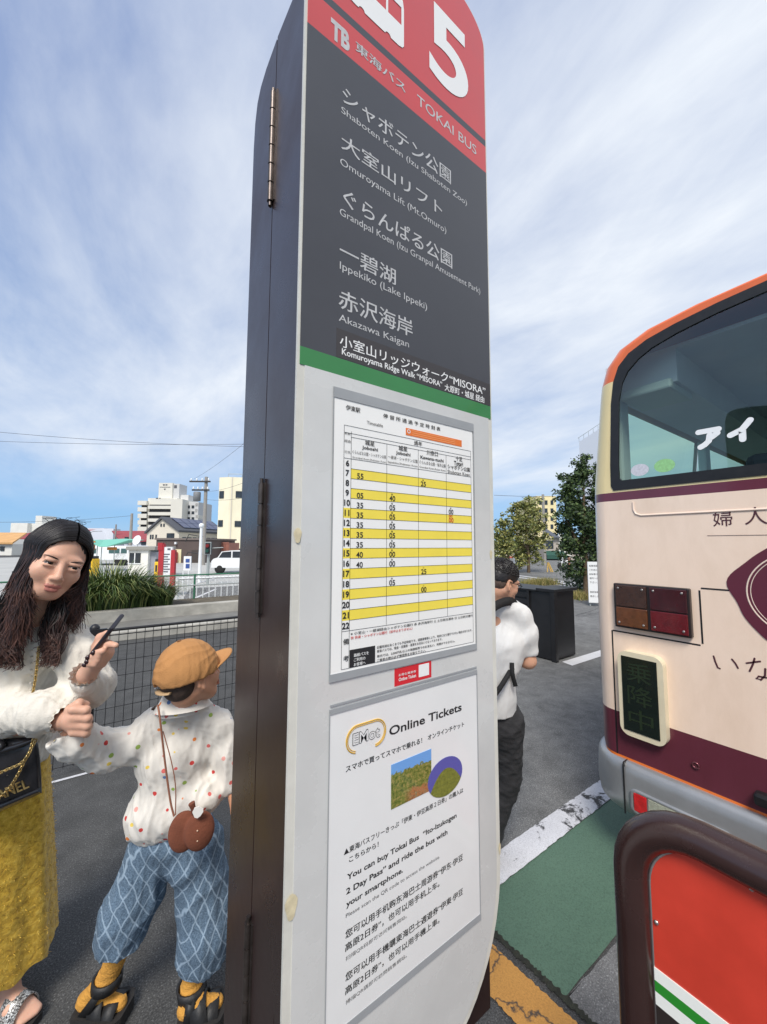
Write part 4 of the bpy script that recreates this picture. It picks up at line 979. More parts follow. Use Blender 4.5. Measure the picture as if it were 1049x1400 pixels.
# apartment block
f = 150.0
ap = pxroot('apartment_block', 228, f+8, 'tall white apartment block with stacked balconies and a roof tower', 'apartment block')
CRW = mat('apartment_wall', lin(226, 222, 210), .8, var=.04, vscale=.15); CRS = mat('apartment_side', lin(206, 206, 204), .8)
def pb(name, material, boxes, par=ap):
    m = MB()
    for px0, px1, y0_, y1_, df, d in boxes:
        r0, z1 = rz(px0, y0_, f); r1, z0 = rz(px1, y1_, f); m.box((r0, f+df, z0), (r1, f+df+d, z1), ax=vw)
    return m.build(name, material, par)
pb('wall', CRW, [(202.5, 237, 681, 790, 0, 14), (237, 247.5, 683, 790, -1.5, 14)]); pb('stair_tower', CRW, [(213.5, 231, 659, 686, 2, 6)]); pb('tower_shaded_side', CRS, [(231, 239.5, 660, 686, 2.6, 6), (231, 251, 675, 690, 3.5, 8)])  # tower's right boxes are coloured greyer to paint its shaded face
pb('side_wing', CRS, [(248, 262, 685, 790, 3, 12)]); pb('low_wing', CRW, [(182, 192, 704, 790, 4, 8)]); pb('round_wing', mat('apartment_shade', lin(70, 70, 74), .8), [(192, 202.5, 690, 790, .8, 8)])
pb('recess_shade', mat('recess_shade', lin(54, 54, 58), .8), [(205, 235.5, 690, 790, -.25, .3)])  # dark slab paints in the shade behind the main balconies
for k in range(7):
    y = 686.5+k*8.7
    m = MB(); 
    r0, z1 = rz(191, y-1.5+.5*k*.3, f); r1, z0 = rz(202.8, y+4.2+.5*k*.3, f)
    m.box((r0, f-1.2, z0), (r1, f+1, z1), ax=vw)
    if k < 7: 
        r0, z1 = rz(204.5, y+5.2, f); r1, z0 = rz(236.5, y+9.6, f); m.box((r0, f-1.0, z0), (r1, f+.3, z1), ax=vw)
    m.build_each('balcony', CRW, ap)
    m = MB()
    for px in (251, 257):
        r0, z1 = rz(px, 690+k*8.2, f); r1, z0 = rz(px+3.5, 694+k*8.2, f); m.box((r0, f+2.9, z0), (r1, f+3.1, z1), ax=vw)
    for px in (184.5, 188):
        r0, z1 = rz(px, 708+k*6.8, f); r1, z0 = rz(px+2, 711.5+k*6.8, f); m.box((r0, f+3.9, z0), (r1, f+4.1, z1), ax=vw)
    m.build_each('window', GLASSD, ap)
    m = MB(); r0, z1 = rz(262, 687+k*8.2, f); r1, z0 = rz(266, 691.5+k*8.2, f); m.box((r0, f+3, z0), (r1, f+9, z1), ax=vw); m.build('side_balcony', CRW, ap)
pb('tower_mark', mat('mark_dark', lin(90, 90, 96), .7), [(219, 221.5, 661, 662.5, 1.9, .1), (222.5, 225, 661, 662.5, 1.9, .1), (214.5, 229, 664.6, 665.2, 1.9, .1), (220.5, 222.5, 667, 668.5, 1.9, .1), (213.5, 216.5, 680.5, 681.8, -.1, .2), (218, 219.5, 680.5, 681.8, -.1, .2), (233.5, 237, 662, 666, 2.5, .1)])
# tall cream building on the right of the lot
f = 42.0
cb_ = pxroot('office_building', 315, f+5, 'tall cream building with few windows beside the utility pole', 'building')
CRB = mat('cream_wall', lin(238, 230, 202), .8, var=.05, vscale=.4)
r0, z1 = rz(298, 652, f); r1, _ = rz(314.5, 652, f)
g1 = fr(r1, f, 18); g0 = fr(r1, f, -14)
m = MB(); m.add([g0(-(r1-r0), 0, 0), g0(0, 0, 0), g0(0, 0, z1), g0(-(r1-r0), 0, z1), g1(7, 0, 0), g1(7, 0, z1+.1), g0(-(r1-r0), 8, 0), g0(-(r1-r0), 8, z1), g1(7, 9, 0), g1(7, 9, z1)], [(0, 1, 2, 3), (1, 4, 5, 2), (6, 0, 3, 7), (2, 5, 9, 7, 3)][:3] + [(4, 8, 9, 5), (3, 2, 5, 9, 7)]); m.build('wall', CRB, cb_)
def cw(g, x0, x1, y0_, y1_, name='window', material=GLASSD):
    _, za = rz(305, y0_, f); _, zb = rz(305, y1_, f); m = MB(); m.box((x0, -.06, zb), (x1, .05, za), ax=g); return m.build(name, material, cb_)
wd = r1-r0
for y0_, y1_ in ((671, 681), (711, 720), (745, 755)): cw(g0, -wd*.93, -wd*.50, y0_, y1_)
for y0_, y1_ in ((671, 680), (712, 720), (750, 758)): cw(g1, .65, 1.5, y0_, y1_)
cw(g1, .18, .30, 652, 765, 'drain_pipe', BEI)
m = MB(); a, b = g0(-wd*.7, 1, z1), g1(1.2, 1, z1)
m.tube([a, a+Vector((0, 0, .55)), b+Vector((0, 0, .55)), b], .04, 6); m.build('roof_rail', GALV, cb_)
# rusty red container
f = 33.0
ct = pxroot('container', 302, f+1, 'rusty brown red container in front of the cream building', 'container')
CTM = mat('container_rust', lin(156, 104, 90), .7, var=.2, vscale=1.2)
r0, z1 = rz(290, 742, f); r1, _ = rz(313, 742, f); m = MB(); m.box((r0, f+.05, .1), (r1, f+2.4, z1), ax=vw); m.build('shell', CTM, ct)
m = MB(); n_ = 11
for k in range(n_): x = r0+(r1-r0)*(k+.5)/n_; m.box((x-.035, f-.01, .15), (x+.035, f+.06, z1-.05), ax=vw)
m.box((r0, f-.02, z1-.06), (r1, f+.06, z1+.04), ax=vw); m.box((r0, f-.02, 0), (r1, f+.06, .14), ax=vw); m.build_each('rib', CTM, ct)
# utility poles
POLE = mat('pole_concrete', lin(150, 146, 140), .8, var=.1, vscale=2)
def utility_pole(px, py_top, f, label, arms=True, r_=.15):
    r0, z1 = rz(px, py_top, f); up = root('utility_pole', vw(r0, f, 0), label, 'utility pole', 'utility poles behind the parking lot')
    m = MB(); m.tube([vw(r0, f, 0), vw(r0, f, z1)], [r_, r_*.7], 10); m.build('pole', POLE, up)
    if arms:
        for dz, l0, l1 in ((.35, -1.1, .35), (.95, -.9, .3)):
            m = MB(); m.box((r0+l0, f-.18, z1-dz-.05), (r0+l1, f-.08, z1-dz+.05), ax=vw); m.build('crossarm', DARKM, up)
            for q in (-.9, -.55, -.2, .2):
                m = MB(); p = vw(r0+q*abs(l0), f-.13, z1-dz+.05); m.lathe(p, [(.03, 0), (.06, .05), (.04, .09), (.06, .13), (.03, .18)], 8); m.build('insulator', WPAINT, up)
        m = MB(); p = vw(r0-.55, f-.1, z1-1.75); m.lathe(p, [(.02, 0), (.24, .03), (.24, .62), (.2, .68), (.02, .7)], 14); m.build('transformer', mat('transformer_grey', lin(128, 130, 132), .6), up)
        for dz in (4.2, 5.4):
            m = MB(); m.tube([vw(r0, f-.12, z1-dz), vw(r0-.9, f-.3, z1-dz+.15), vw(r0-1.1, f-.3, z1-dz-.35)], .035, 6); m.build('bracket', DARKM, up)
    return r0, z1
pA = utility_pole(282.3, 652, 27, 'tall concrete utility pole with transformer beside the cream building')
pB = utility_pole(180.5, 702, 40, 'plain concrete utility pole left of the white apartment block', False, .17)
pC = utility_pole(158.8, 717, 55, 'thin distant utility pole above the red roofs', False, .14)
# white lamp post and traffic signal
f = 15
r0, z1 = rz(275.5, 721, f); lp = root('lamp_post', vw(r0, f, 0), 'white lamp post standing left of the traffic signal', 'lamp post')
m = MB(); m.tube([vw(r0, f, 0), vw(r0, f, z1)], [.065, .05], 10); m.build('pole', WPAINT, lp); m = MB(); m.lathe(vw(r0, f, z1), [(.05, -.02), (.09, .02), (.09, .12), (.03, .16)], 12); m.build('cap', WPAINT, lp)
f = 14
r0, z1 = rz(285, 742, f); sgn = root('traffic_signal', vw(r0, f, 0), 'pedestrian traffic signal with dark box on a grey post', 'traffic signal')
m = MB(); m.tube([vw(r0-.02, f+.1, 0), vw(r0-.02, f+.1, z1)], .05, 10); m.tube([vw(r0, f+.1, z1-.2), vw(r0+.5, f+.1, z1-.17)], .018, 6); m.build('post', GALV, sgn)
m = MB(); m.box((r0-.09, f-.05, z1-.40), (r0+.09, f+.12, z1+.0), ax=vw); hd = m.build('signal_head', mat('signal_black', (.02, .02, .022, 1), .5), sgn, bevel=.012)
m = MB(); m.box((r0-.11, f-.03, z1-.42), (r0+.11, f-.0, z1+.03), ax=vw); m.build('backing', GALV, sgn)
for k in range(2):
    m = MB(); m.lathe(vw(r0, f-.05, z1-.11-.18*k), [(.062, .0), (.062, .05)], 14, -AF); m.build('lens', mat('signal_lens_%d' % k, (lin(120, 30, 28), lin(30, 70, 60))[k], .3), hd)
# white van
f = 19.5
vn = pxroot('white_van', 308, f+1, 'small white van parked in front of the rusty container', 'van')
r0, _ = rz(288.5, 780, f); r1, _ = rz(327, 780, f); zb = .28
VANW = mat('van_white', lin(232, 234, 234), .3, coat=.4)
L_ = r1-r0+.9
prf = [(0, .30), (0, .62), (.10, .74), (.30, .80), (.50, 1.10), (1.0, 1.16), (L_-.15, 1.16), (L_, 1.0), (L_, .30)]
m = MB(); m.prism([vw(r0+x, f, z) for x, z in prf], AF*1.35, smooth=False); m.build('body', VANW, vn, bevel=.04, seg=3)
m = MB(); m.mark(); m.add([vw(r0+x, f-.012, z) for x, z in ((.36, .80), (.54, 1.07), (.98, 1.11), (.98, .80))], [(0, 1, 2, 3)]); m.mark(); m.add([vw(r0+x, f-.012, z) for x, z in ((1.05, .80), (1.05, 1.11), (1.5, 1.11), (1.6, .80))], [(3, 2, 1, 0)]); m.build_each('window', GLASSD, vn)
m = MB(); m.add([vw(r0+.29, f+.15, .83), vw(r0+.29, f+1.2, .83), vw(r0+.475, f+1.15, 1.07), vw(r0+.475, f+.2, 1.07)], [(0, 1, 2, 3)]); m.build('windscreen', GLASSD, vn)
for x in (.42, L_-.45):
    m = MB(); m.lathe(vw(r0+x, f+.14, .26), [(.12, 0), (.25, .0), (.26, .04), (.26, .12), (.1, .15)], 18, -AF); m.build('wheel', TYRE, vn)
m = MB(); m.box((r0-.03, f+.02, .34), (r0+.06, f+1.3, .46), ax=vw); m.build('bumper', GALV, vn)
# market stall roof of green and orange canvas, and a parked white coach behind it
f = 20
stl = pxroot('market_stall', 142, f+.7, 'market stall with pale green canvas roof and orange side flaps', 'stall')
GCAN = mat('green_canvas', lin(120, 190, 170), .7); OCAN = mat('orange_canvas', lin(204, 122, 52), .7)
ra, za = rz(112, 738, f); rb_, zb = rz(136, 747, f); rc, zc = rz(146, 746.5, f); rd_, zd = rz(170, 738, f)
m = MB(); m.add([vw(ra, f+.3, za), vw(rb_, f, zb), vw(rc, f, zb), vw(rd_, f+.3, zd), vw(rd_, f+1.6, zd+.02), vw((rb_+rc)/2, f+1.6, zd+.08), vw(ra, f+1.6, za+.02)], [(0, 1, 6), (1, 2, 5), (1, 5, 6), (2, 3, 4), (2, 4, 5)]); o_ = m.build('canopy', GCAN, stl); md = o_.modifiers.new('s', 'SOLIDIFY'); md.thickness = .03
for (p0_, p1_) in (((113, 739.5), (129, 752)), ((146.5, 748), (159, 752))):
    m = MB(); r0, z1 = rz(p0_[0], p0_[1], f+.35); r1, z0 = rz(p1_[0], p1_[1], f+.35); m.box((r0, f+.35, z0), (r1, f+.40, z1), ax=vw); m.build('flap', OCAN, stl)
m = MB()
for px in (115, 133.5, 139.5, 157):
    r0, _ = rz(px, 744, f+.5); m.mark(); m.tube([vw(r0, f+.5, 0), vw(r0, f+.5, zb+.05)], .025, 6)
m.build_each('stall_post', GALV, stl)
f = 26
ch = pxroot('white_coach', 140, f+1.2, 'long white coach with tinted windows parked behind the stall', 'coach')
r0, z1 = rz(95, 746, f); r1, _ = rz(178, 746, f)
m = MB(); m.box((r0, f, .3), (r1, f+2.3, z1), ax=vw); m.build('body', VANW, ch, bevel=.12, seg=3)
m = MB()
for a, b in ((113, 120), (118, 131), (149, 163), (165.5, 173)): pxbox(m, a, b, 750, 756.5, f-.02, .04)
m.build_each('window', mat('tinted_green', lin(70, 98, 96), .15), ch)
for px in (112, 166):
    r_, _ = rz(px, 744, f); m = MB(); m.lathe(vw(r_, f+.2, .45), [(.2, 0), (.43, 0), (.45, .05), (.45, .2)], 16, -AF); m.build('wheel', TYRE, ch)
# red-roofed warehouses
f = 60
RROOF = mat('red_roof', lin(150, 66, 70), .7, var=.12, vscale=.6); PALEW = mat('pale_wall', lin(216, 220, 228), .8)
def shed(pxl, pxa, pxr, ya, ye, f, label, yr):
    h = pxroot('warehouse', (pxl+pxr)/2, f+6, label, 'warehouse', )
    rl, ze = rz(pxl, ye, f); ra, za = rz(pxa, ya, f); rr_, zr = rz(pxr, yr, f)
    m = MB(); m.add([vw(rl, f, 0), vw(rr_, f, 0), vw(rr_, f, zr), vw(ra, f, za-.25), vw(rl, f, ze-.25), vw(rl, f+14, 0), vw(rr_, f+14, 0), vw(rr_, f+14, zr), vw(ra, f+14, za-.25), vw(rl, f+14, ze-.25)], [(0, 1, 2, 3, 4), (1, 6, 7, 2), (5, 0, 4, 9)]); m.build('wall', PALEW, h)
    m = MB(); up_ = Vector((0, 0, .25))
    m.prism([vw(rl-.6, f-.5, ze-.5), vw(ra, f-.5, za-.2), vw(ra, f+14.5, za-.2), vw(rl-.6, f+14.5, ze-.5)], up_); m.prism([vw(ra, f-.5, za-.2), vw(rr_+.4, f-.5, zr-.1), vw(rr_+.4, f+14.5, zr-.1), vw(ra, f+14.5, za-.2)], up_); m.build('roof', RROOF, h)
    return h
f = 60
sh = shed(70, 118, 122, 725, 741, 60, 'warehouse with red sloping roof left of the thin pole', 740)
# its long roof slope facing the viewer
r0, z1 = rz(60, 724, 60); r1, _ = rz(141, 724, 60); _, z0 = rz(60, 737, 60)
m = MB(); m.prism([vw(r0, 54, z0-.1), vw(r1-4.5, 54, z0-.1), vw(r1, 60, z1-.1), vw(r0, 60, z1-.1)], (0, 0, .12)); m.build('roof_slope', RROOF, sh)
m = MB(); m.box((r0, 60.2, 0), (r1, 64, z1+.25), ax=vw); m.add([vw(r1-4.5, 53.9, 0), vw(r1+1.6, 60, 0), vw(r1+1.6, 60, z1+.2), vw(r1, 60, z1+.2), vw(r1-4.5, 53.9, z0-.1)], [(0, 1, 2, 3, 4)]); m.build('gable', PALEW, sh)
h2 = pxroot('low_house', 180, 58, 'low house with a dull red roof between the two poles', 'house')
f = 52; r0, z1 = rz(153, 727, f+6); r1, _ = rz(203, 727, f+6); ra, z0 = rz(164, 740.5, f); rb_, _ = rz(203, 740, f)
m = MB(); m.prism([vw(ra, f, z0), vw(rb_, f, z0), vw(r1, f+6, z1), vw(r0, f+6, z1)], (0, 0, .15)); m.build('roof', RROOF, h2)
m = MB(); m.box((ra+.4, f+.3, 0), (rb_-.2, f+6, z0), ax=vw); m.build('wall', PALEW, h2)
m = MB(); pxbox(m, 170.5, 175, 734, 742, f-.3, .5, 0); pxbox(m, 193, 199, 740, 745, f+.2, .2, 0); m.build_each('window', GLASSD, h2)
# pale buildings far left, beyond the woman
f = 90
h3 = pxroot('far_building', 24, f+3, 'white flat roofed building far off behind the dark haired woman', 'building')
m = MB(); pxbox(m, 15, 33, 715, 775, f, 8); m.build('wall', WHITEW, h3); m = MB(); pxbox(m, 49, 57, 705, 716, f+1, 4); pxbox(m, 33, 62, 716, 775, f+1, 6); m.build_each('annexe', WHITEW, h3)
f = 46
h4 = pxroot('tan_house', 2, f+3, 'low tan roofed house at the far left behind the woman', 'house')
m = MB(); r0, z1 = rz(-30, 730, f+5); r1, z0 = rz(17, 744, f); m.prism([vw(r0, f, z0), vw(r1, f, z0), vw(r1-3, f+5, z1), vw(r0, f+5, z1)], (0, 0, .2)); m.build('roof', mat('tan_roof', lin(206, 160, 104), .7, var=.1, vscale=1), h4)
m = MB(); m.box((r0, f+.4, 0), (r1-.4, f+5, z0), ax=vw); m.build('wall', WHITEW, h4); m = MB(); pxbox(m, 0, 5, 747, 753, f+.3, .2); m.build('window', GLASSD, h4)
# distant white wall closing the lot
f = 70
wl = tag(MB().box((rz(-60, 744, f)[0], f, 0), (rz(300, 744, f)[0], f+.4, 2.6), ax=vw).build('boundary_wall', mat('lot_wall', lin(186, 188, 188), .8, var=.08, vscale=.3)), 'long pale wall far behind the parking lot', 'wall')
# overhead wires
WIRE = mat('wire', (.06, .06, .07, 1), .6)
def wire(p0_, p1_, f0, f1, sag, label, rad=.014):
    a = vw(*((lambda q: (q[0], f0, q[1]))(rz(*p0_, f0)))); b = vw(*((lambda q: (q[0], f1, q[1]))(rz(*p1_, f1))))
    m = MB(); m.tube([a.lerp(b, t)-Vector((0, 0, sag*4*t*(1-t))) for t in np.linspace(0, 1, 15)], rad, 5); return tag(m.build('power_line', WIRE), label, 'power line', 'overhead wires')
wire((-80, 583), (400, 612), 22, 24, .25, 'upper of the two long wires crossing the left sky', .011)
wire((-80, 600), (400, 606), 24, 24, .2, 'lower of the two long wires crossing the left sky', .011)
wire((-80, 713), (180, 705), 36, 40, .3, 'low wire running to the plain concrete pole', .014)
wire((265, 655), (420, 530), 27, 12, .25, 'steep wire rising from the tall utility pole', .007)
wire((283, 672), (420, 615), 27, 14, .35, 'second wire rising to the right of the tall utility pole', .008)
wire((283, 683), (420, 655), 27, 14, .3, 'third lower wire sagging right from the tall utility pole', .008)
wire((676, 677), (760, 679), 45, 45, .05, 'wire above the yellow green tree on the right', .022)

# ================================================================== RIGHT SIDE
# black slatted cabinet
BLKC = mat('black_cabinet', (.012, .012, .013, 1), .42, var=.25, vscale=5)
bc = atz(761, 907, ROAD); zt = atx(761, 808, bc.x).z
cab = root('cabinet', (bc.x+.3, bc.y+.65, ROAD), 'black slatted metal cabinet on the asphalt beyond the man', 'cabinet')
m = MB(); m.box((bc.x+.03, bc.y+.05, ROAD+.02), (bc.x+.62, bc.y+1.3, zt-.03)); m.build('shell', BLKC, cab)
m = MB()
for y in (bc.y, bc.y+1.27): m.box((bc.x, y, ROAD), (bc.x+.07, y+.07, zt))
m.box((bc.x, bc.y+.42, ROAD+.02), (bc.x+.045, bc.y+.46, zt-.02)); m.build_each('upright', BLKC, cab, bevel=.006)
for k in range(9):
    m = MB(); z = ROAD+.08+k*.10; m.box((bc.x+.005, bc.y+.46, z), (bc.x+.03, bc.y+1.27, z+.075)); m.build('slat', BLKC, cab, bevel=.004)
m = MB(); m.box((bc.x-.005, bc.y-.005, zt-.03), (bc.x+.64, bc.y+.30, zt+.015)); m.box((bc.x+.0, bc.y+.30, zt-.04), (bc.x+.64, bc.y+1.34, zt-.012)); m.build_each('lid', BLKC, cab, bevel=.006)
# trees
def tree(name, c, blobs, n, size, cols, trunk, label, seed, tr=.09):
    r = random.Random(seed); t_ = root(name, c, label, 'tree'); c = Vector(c)
    m = MB()
    for (dx, df, z, rr) in blobs:
        o = c + AR*dx + AF*df; o.z = z
        k_ = int(n*rr**2/sum(b[3]**2 for b in blobs))
        clumps = [Vector((r.gauss(0, 1), r.gauss(0, 1), r.gauss(0, 1))).normalized()*rr*(r.random()**.45) for _ in range(max(5, int(26*rr/ .6)))]
        for i in range(k_):
            q = o + r.choice(clumps) + Vector((r.gauss(0, 1), r.gauss(0, 1), r.gauss(0, .8)))*rr*.17
            d1 = Vector((r.gauss(0, 1), r.gauss(0, 1), r.gauss(0, .6))).normalized(); d2 = d1.orthogonal().normalized(); d2 = (d2*math.cos(r.uniform(0, 6))+d1.cross(d2)*math.sin(r.uniform(0, 6))).normalized()
            s_ = size*r.uniform(.6, 1.25)
            m.add([q-d1*s_, q+d2*s_*.55, q+d1*s_, q-d2*s_*.55], [(0, 1, 2, 3)], r.choices(range(len(cols)), weights=[3, 3, 2, 1][:len(cols)])[0], False)
    m.build('crown', cols, t_)
    m = MB()
    for path, rad in trunk: m.tube([c+AR*a+AF*b+Vector((0, 0, z)) for a, b, z in path], rad, 8)
    m.build('trunk', mat('bark', lin(96, 80, 62), .9, var=.3, vscale=12, bump=.6, bscale=40), t_)
    return t_
def leafm(n, c): 
    if n in MATS: return MATS[n]
    m_ = mat(n, lin(*c), .55); b = m_.node_tree.nodes['Principled BSDF']
    b.inputs['Transmission Weight'].default_value = 0; b.inputs['Subsurface Weight'].default_value = 0; return m_
f = 12.6; r0, _ = rz(800, 744, f); cT = vw(r0, f, ROAD)
P_ = 1/531*12.6
EVG = [leafm('leaf_dark', (58, 78, 44)), leafm('leaf_mid', (78, 98, 54)), leafm('leaf_deep', (40, 56, 34)), leafm('leaf_light', (112, 132, 76))]
def zpx(y, f): return rz(800, y, f)[1]
tree('evergreen_tree', cT, [(.1, 0, zpx(640, f), .42), (.42, .1, zpx(650, f), .45), (-.35, 0, zpx(655, f), .38), (-.62, 0, zpx(674, f), .38), (-.1, .2, zpx(672, f), .55), (.45, .2, zpx(684, f), .6), (-.66, -.1, zpx(702, f), .40), (-.15, 0, zpx(702, f), .55), (-.55, .2, zpx(726, f), .48), (.05, 0, zpx(728, f), .60), (.55, .1, zpx(722, f), .6), (-.60, 0, zpx(746, f), .42), (-.1, .1, zpx(755, f), .52), (.4, 0, zpx(760, f), .6), (-.35, .1, zpx(775, f), .36), (.25, 0, zpx(782, f), .42)], 15000, .058, EVG,
     [([(0, 0, -.05), (.02, 0, .8), (-.03, 0, 1.6), (0, 0, 2.6), (.03, 0, 3.6)], [.12, .10, .085, .06, .03]), ([(0, 0, 1.4), (-.35, 0, 2.0), (-.55, 0, 2.5)], [.06, .04, .02]), ([(0, 0, 1.7), (.3, .1, 2.3), (.5, .1, 2.9)], [.06, .04, .02])], 'dark green leafy street tree with dense crown beside the bus', 21)
f = 24; r0, _ = rz(722, 744, f); cT = vw(r0, f, ROAD)
YLG = [leafm('leaf_olive', (120, 126, 66)), leafm('leaf_yellow', (150, 146, 82)), leafm('leaf_olive_dark', (84, 94, 50)), leafm('leaf_pale', (168, 168, 106))]
tree('plane_tree', cT, [(-.6, 0, zpx(700, f), .7), (.2, 0, zpx(695, f), .75), (-1.2, .2, zpx(718, f), .75), (-.2, 0, zpx(722, f), .9), (.75, 0, zpx(716, f), .7), (-1.0, 0, zpx(742, f), .7), (-.1, .2, zpx(748, f), .8), (.8, 0, zpx(740, f), .65), (-1.9, .2, zpx(735, f), .7), (-1.5, .2, zpx(758, f), .55), (-.5, 0, zpx(766, f), .5), (.5, 0, zpx(764, f), .45)], 6500, .10, YLG,
     [([(0, 0, -.05), (.02, 0, 1.0), (-.1, 0, 2.2), (-.1, 0, 3.6)], [.10, .085, .07, .03]), ([(0, 0, 1.3), (-.7, 0, 2.4), (-1.2, 0, 3.2)], [.05, .04, .02]), ([(0, 0, 1.5), (.5, 0, 2.5), (.8, 0, 3.3)], [.05, .04, .02])], 'yellow green street tree with loose foliage right of the stop pillar', 22)
f = 34; r0, _ = rz(695, 744, f); cT = vw(r0, f, ROAD)
tree('plane_tree', cT, [(0, 0, zpx(742, f), 1.1), (-.9, 0, zpx(752, f), .9), (.9, 0, zpx(752, f), .8)], 1800, .13, YLG, [([(0, 0, -.05), (0, 0, 1.6)], [.12, .08])], 'smaller olive street tree behind the loose yellow green one', 23)
# written notice board under the tree
f = 11.0
wb = root('notice_sign', base(812, f, ROAD), 'white standing board covered in printed lines under the dark tree', 'sign')
r0, z1 = rz(803.5, 768, f); r1, z0 = rz(821, 824, f); g2 = fr(r0, f, -8)
m = MB(); m.box((0, 0, z0), (r1-r0+.05, .03, z1), ax=g2); m.build('board', WPAINT, wb)
m = MB()
for k, t_ in enumerate(('駐輪場案内', '　ご利用の方へ', '自転車は所定の', '場所へお停め', '下さい。', '無断駐輪は', '撤去します。')):
    ex = (AR*math.cos(R_(-8))+AF*math.sin(R_(-8))); m.text(t_, g2(.035, -.004, z1-.14-k*.115 - (.15 if k > 4 else 0)), ex, (0, 0, 1), None, .055)
m.build_each('printed_lines', INKG, wb)
m = MB(); m.mark(); m.tube([g2(.05, .06, ROAD), g2(.05, .06, z1)], .02, 6); m.mark(); m.tube([g2(.32, .06, ROAD), g2(.32, .06, z1)], .02, 6); m.build_each('leg', GALV, wb)
# dry grass verge mounds
VG = [mat('dry_grass_a', lin(150, 140, 84), .9), mat('dry_grass_b', lin(112, 118, 62), .9), mat('dry_grass_c', lin(178, 160, 108), .9)]
def verge(pts, n, h, seed):
    r = random.Random(seed); m = MB()
    for i in range(n):
        t = r.random()*(len(pts)-1); k = int(t); a, b = pts[k], pts[k+1]; c = a.lerp(b, t-k) + AR*r.gauss(0, .22)+AF*r.gauss(0, .22); hh = h*r.uniform(.4, 1.1)
        d = Vector((r.gauss(0, .5), r.gauss(0, .5), 1)).normalized()*hh; s_ = Vector((r.gauss(0, 1), r.gauss(0, 1), 0)).normalized()*.012
        m.add([c-s_, c+s_, c+d], [(0, 1, 2)], r.choice((0, 0, 1, 2)), False)
    return m
m = verge([atz(776, 818, ROAD), atz(800, 818, ROAD), atz(825, 817, ROAD)], 2600, .30, 5); tag(m.build('dry_grass', VG), kind='stuff', label='dry grass growing round the white standing board', cat='grass')
m = verge([atz(722, 800, ROAD), atz(742, 799, ROAD), atz(752, 799, ROAD)], 2000, .35, 6); tag(m.build('verge_grass', VG), kind='stuff', label='green brown grass verge along the road', cat='grass')
# main road beyond with edge lines
def gpoly(pxs, z): return [(q.x, q.y) for q in (atz(*p, z) for p in pxs)]
sheet('main_road', gpoly([(676, 782.5), (705, 783), (870, 806), (870, 826), (760, 803), (676, 790)], ROAD), ROAD+.016, asphalt('asphalt_road', (.15, .15, .15), (.18, .18, .178), .2, False))
for a, b, c_, d in (((690, 784.5), (860, 807), (860, 808.6), (690, 785.2)), ((705, 789), (812, 803), (812, 804.2), (705, 789.8)), ((730, 796.0), (800, 804.5), (800, 805.3), (730, 796.6))):
    sheet('road_marking', gpoly([a, b, c_, d], ROAD), ROAD+.022, P_CLEAN)
# buildings along the road
f = 62
yb = root('yellow_building', base(750, f+4, ROAD), 'tall pale yellow building behind the street trees', 'building')
m = MB(); pxbox(m, 733, 764, 678, 790, f, 10); m.build('wall', mat('yellow_wall', lin(236, 220, 170), .8, var=.05, vscale=.4), yb)
m = MB()
for k in range(4):
    for px in (737, 745, 753): pxbox(m, px, px+4, 684+k*11, 690+k*11, f-.05, .1)
m.build_each('window', GLASSD, yb)
f = 44
sp = root('corner_shop', base(765, f+3, ROAD), 'two storey shop with dark roof and green awning across the road', 'shop')
m = MB(); pxbox(m, 742, 800, 735, 795, f, 6); m.build('wall', mat('shop_wall', lin(178, 168, 156), .8, var=.08, vscale=.5), sp)
m = MB(); r0, z1 = rz(740, 725, f+3); r1, z0 = rz(766, 736, f-.4); m.prism([vw(r0, f-.4, z0), vw(r1, f-.4, z0), vw(r1, f+3, z1), vw(r0, f+3, z1)], (0, 0, .15)); m.build('roof', mat('roof_grey', lin(86, 90, 98), .7), sp)
m = MB(); pxbox(m, 746, 757, 739, 750, f-.05, .1); m.build('window', GLASSD, sp)
m = MB(); r0, z1 = rz(743, 754, f); r1, z0 = rz(776, 760, f-1); m.prism([vw(r0, f-1, z0), vw(r1, f-1, z0), vw(r1, f, z1), vw(r0, f, z1)], (0, 0, .08)); m.box((r0, f-1, z0-.35), (r1, f-.95, z0), ax=vw); m.build('awning', mat('awning_green', lin(44, 84, 72), .7), sp)
m = MB(); pxbox(m, 745, 778, 763, 792, f-.06, .1); m.build('shopfront', mat('shopfront_dark', lin(46, 44, 44), .3, var=.3, vscale=1), sp)
m = MB(); pxbox(m, 764, 782, 730, 760, f-.1, .15); m.build('white_panel', WHITEW, sp)
f = 50
for px0, px1, y0_, c_, lab in ((676, 692, 752, (208, 206, 198), 'pale low shop just right of the stop pillar across the road'), (692, 712, 757, (188, 178, 160), 'beige low shop left of the yellow shutter across the road'), (712, 722, 754, (214, 178, 70), 'narrow shop with yellow shutter across the road'), (722, 742, 750, (150, 146, 142), 'grey low shop behind the yellow tree trunk')):
    s_ = root('low_shop', base((px0+px1)/2, f+3, ROAD), lab, 'shop', 'shops across the road')
    m = MB(); pxbox(m, px0, px1-.3, y0_, 792, f, 5); m.build('wall', mat('shop_%d' % px0, lin(*c_), .8, var=.08, vscale=.4), s_)
    m = MB(); pxbox(m, px0+2, px1-2.5, 768, 791, f-.05, .1); m.build('shopfront', mat('shopfront_dark', (.03, .03, .03, 1)), s_)
    m = MB(); pxbox(m, px0+.5, px1-1, 761, 765, f-.12, .1); m.build('fascia', mat('fascia_%d' % (px0 % 3), lin(*((226, 222, 210), (110, 120, 130), (190, 90, 70))[px0 % 3]), .6), s_)
f = 95
gt = root('grey_tower', base(806, f+6, ROAD), 'tall grey building with white edge rising behind the dark tree', 'building')
r0, z1 = rz(792, 604, f); r1, z2 = rz(815.5, 588, f)
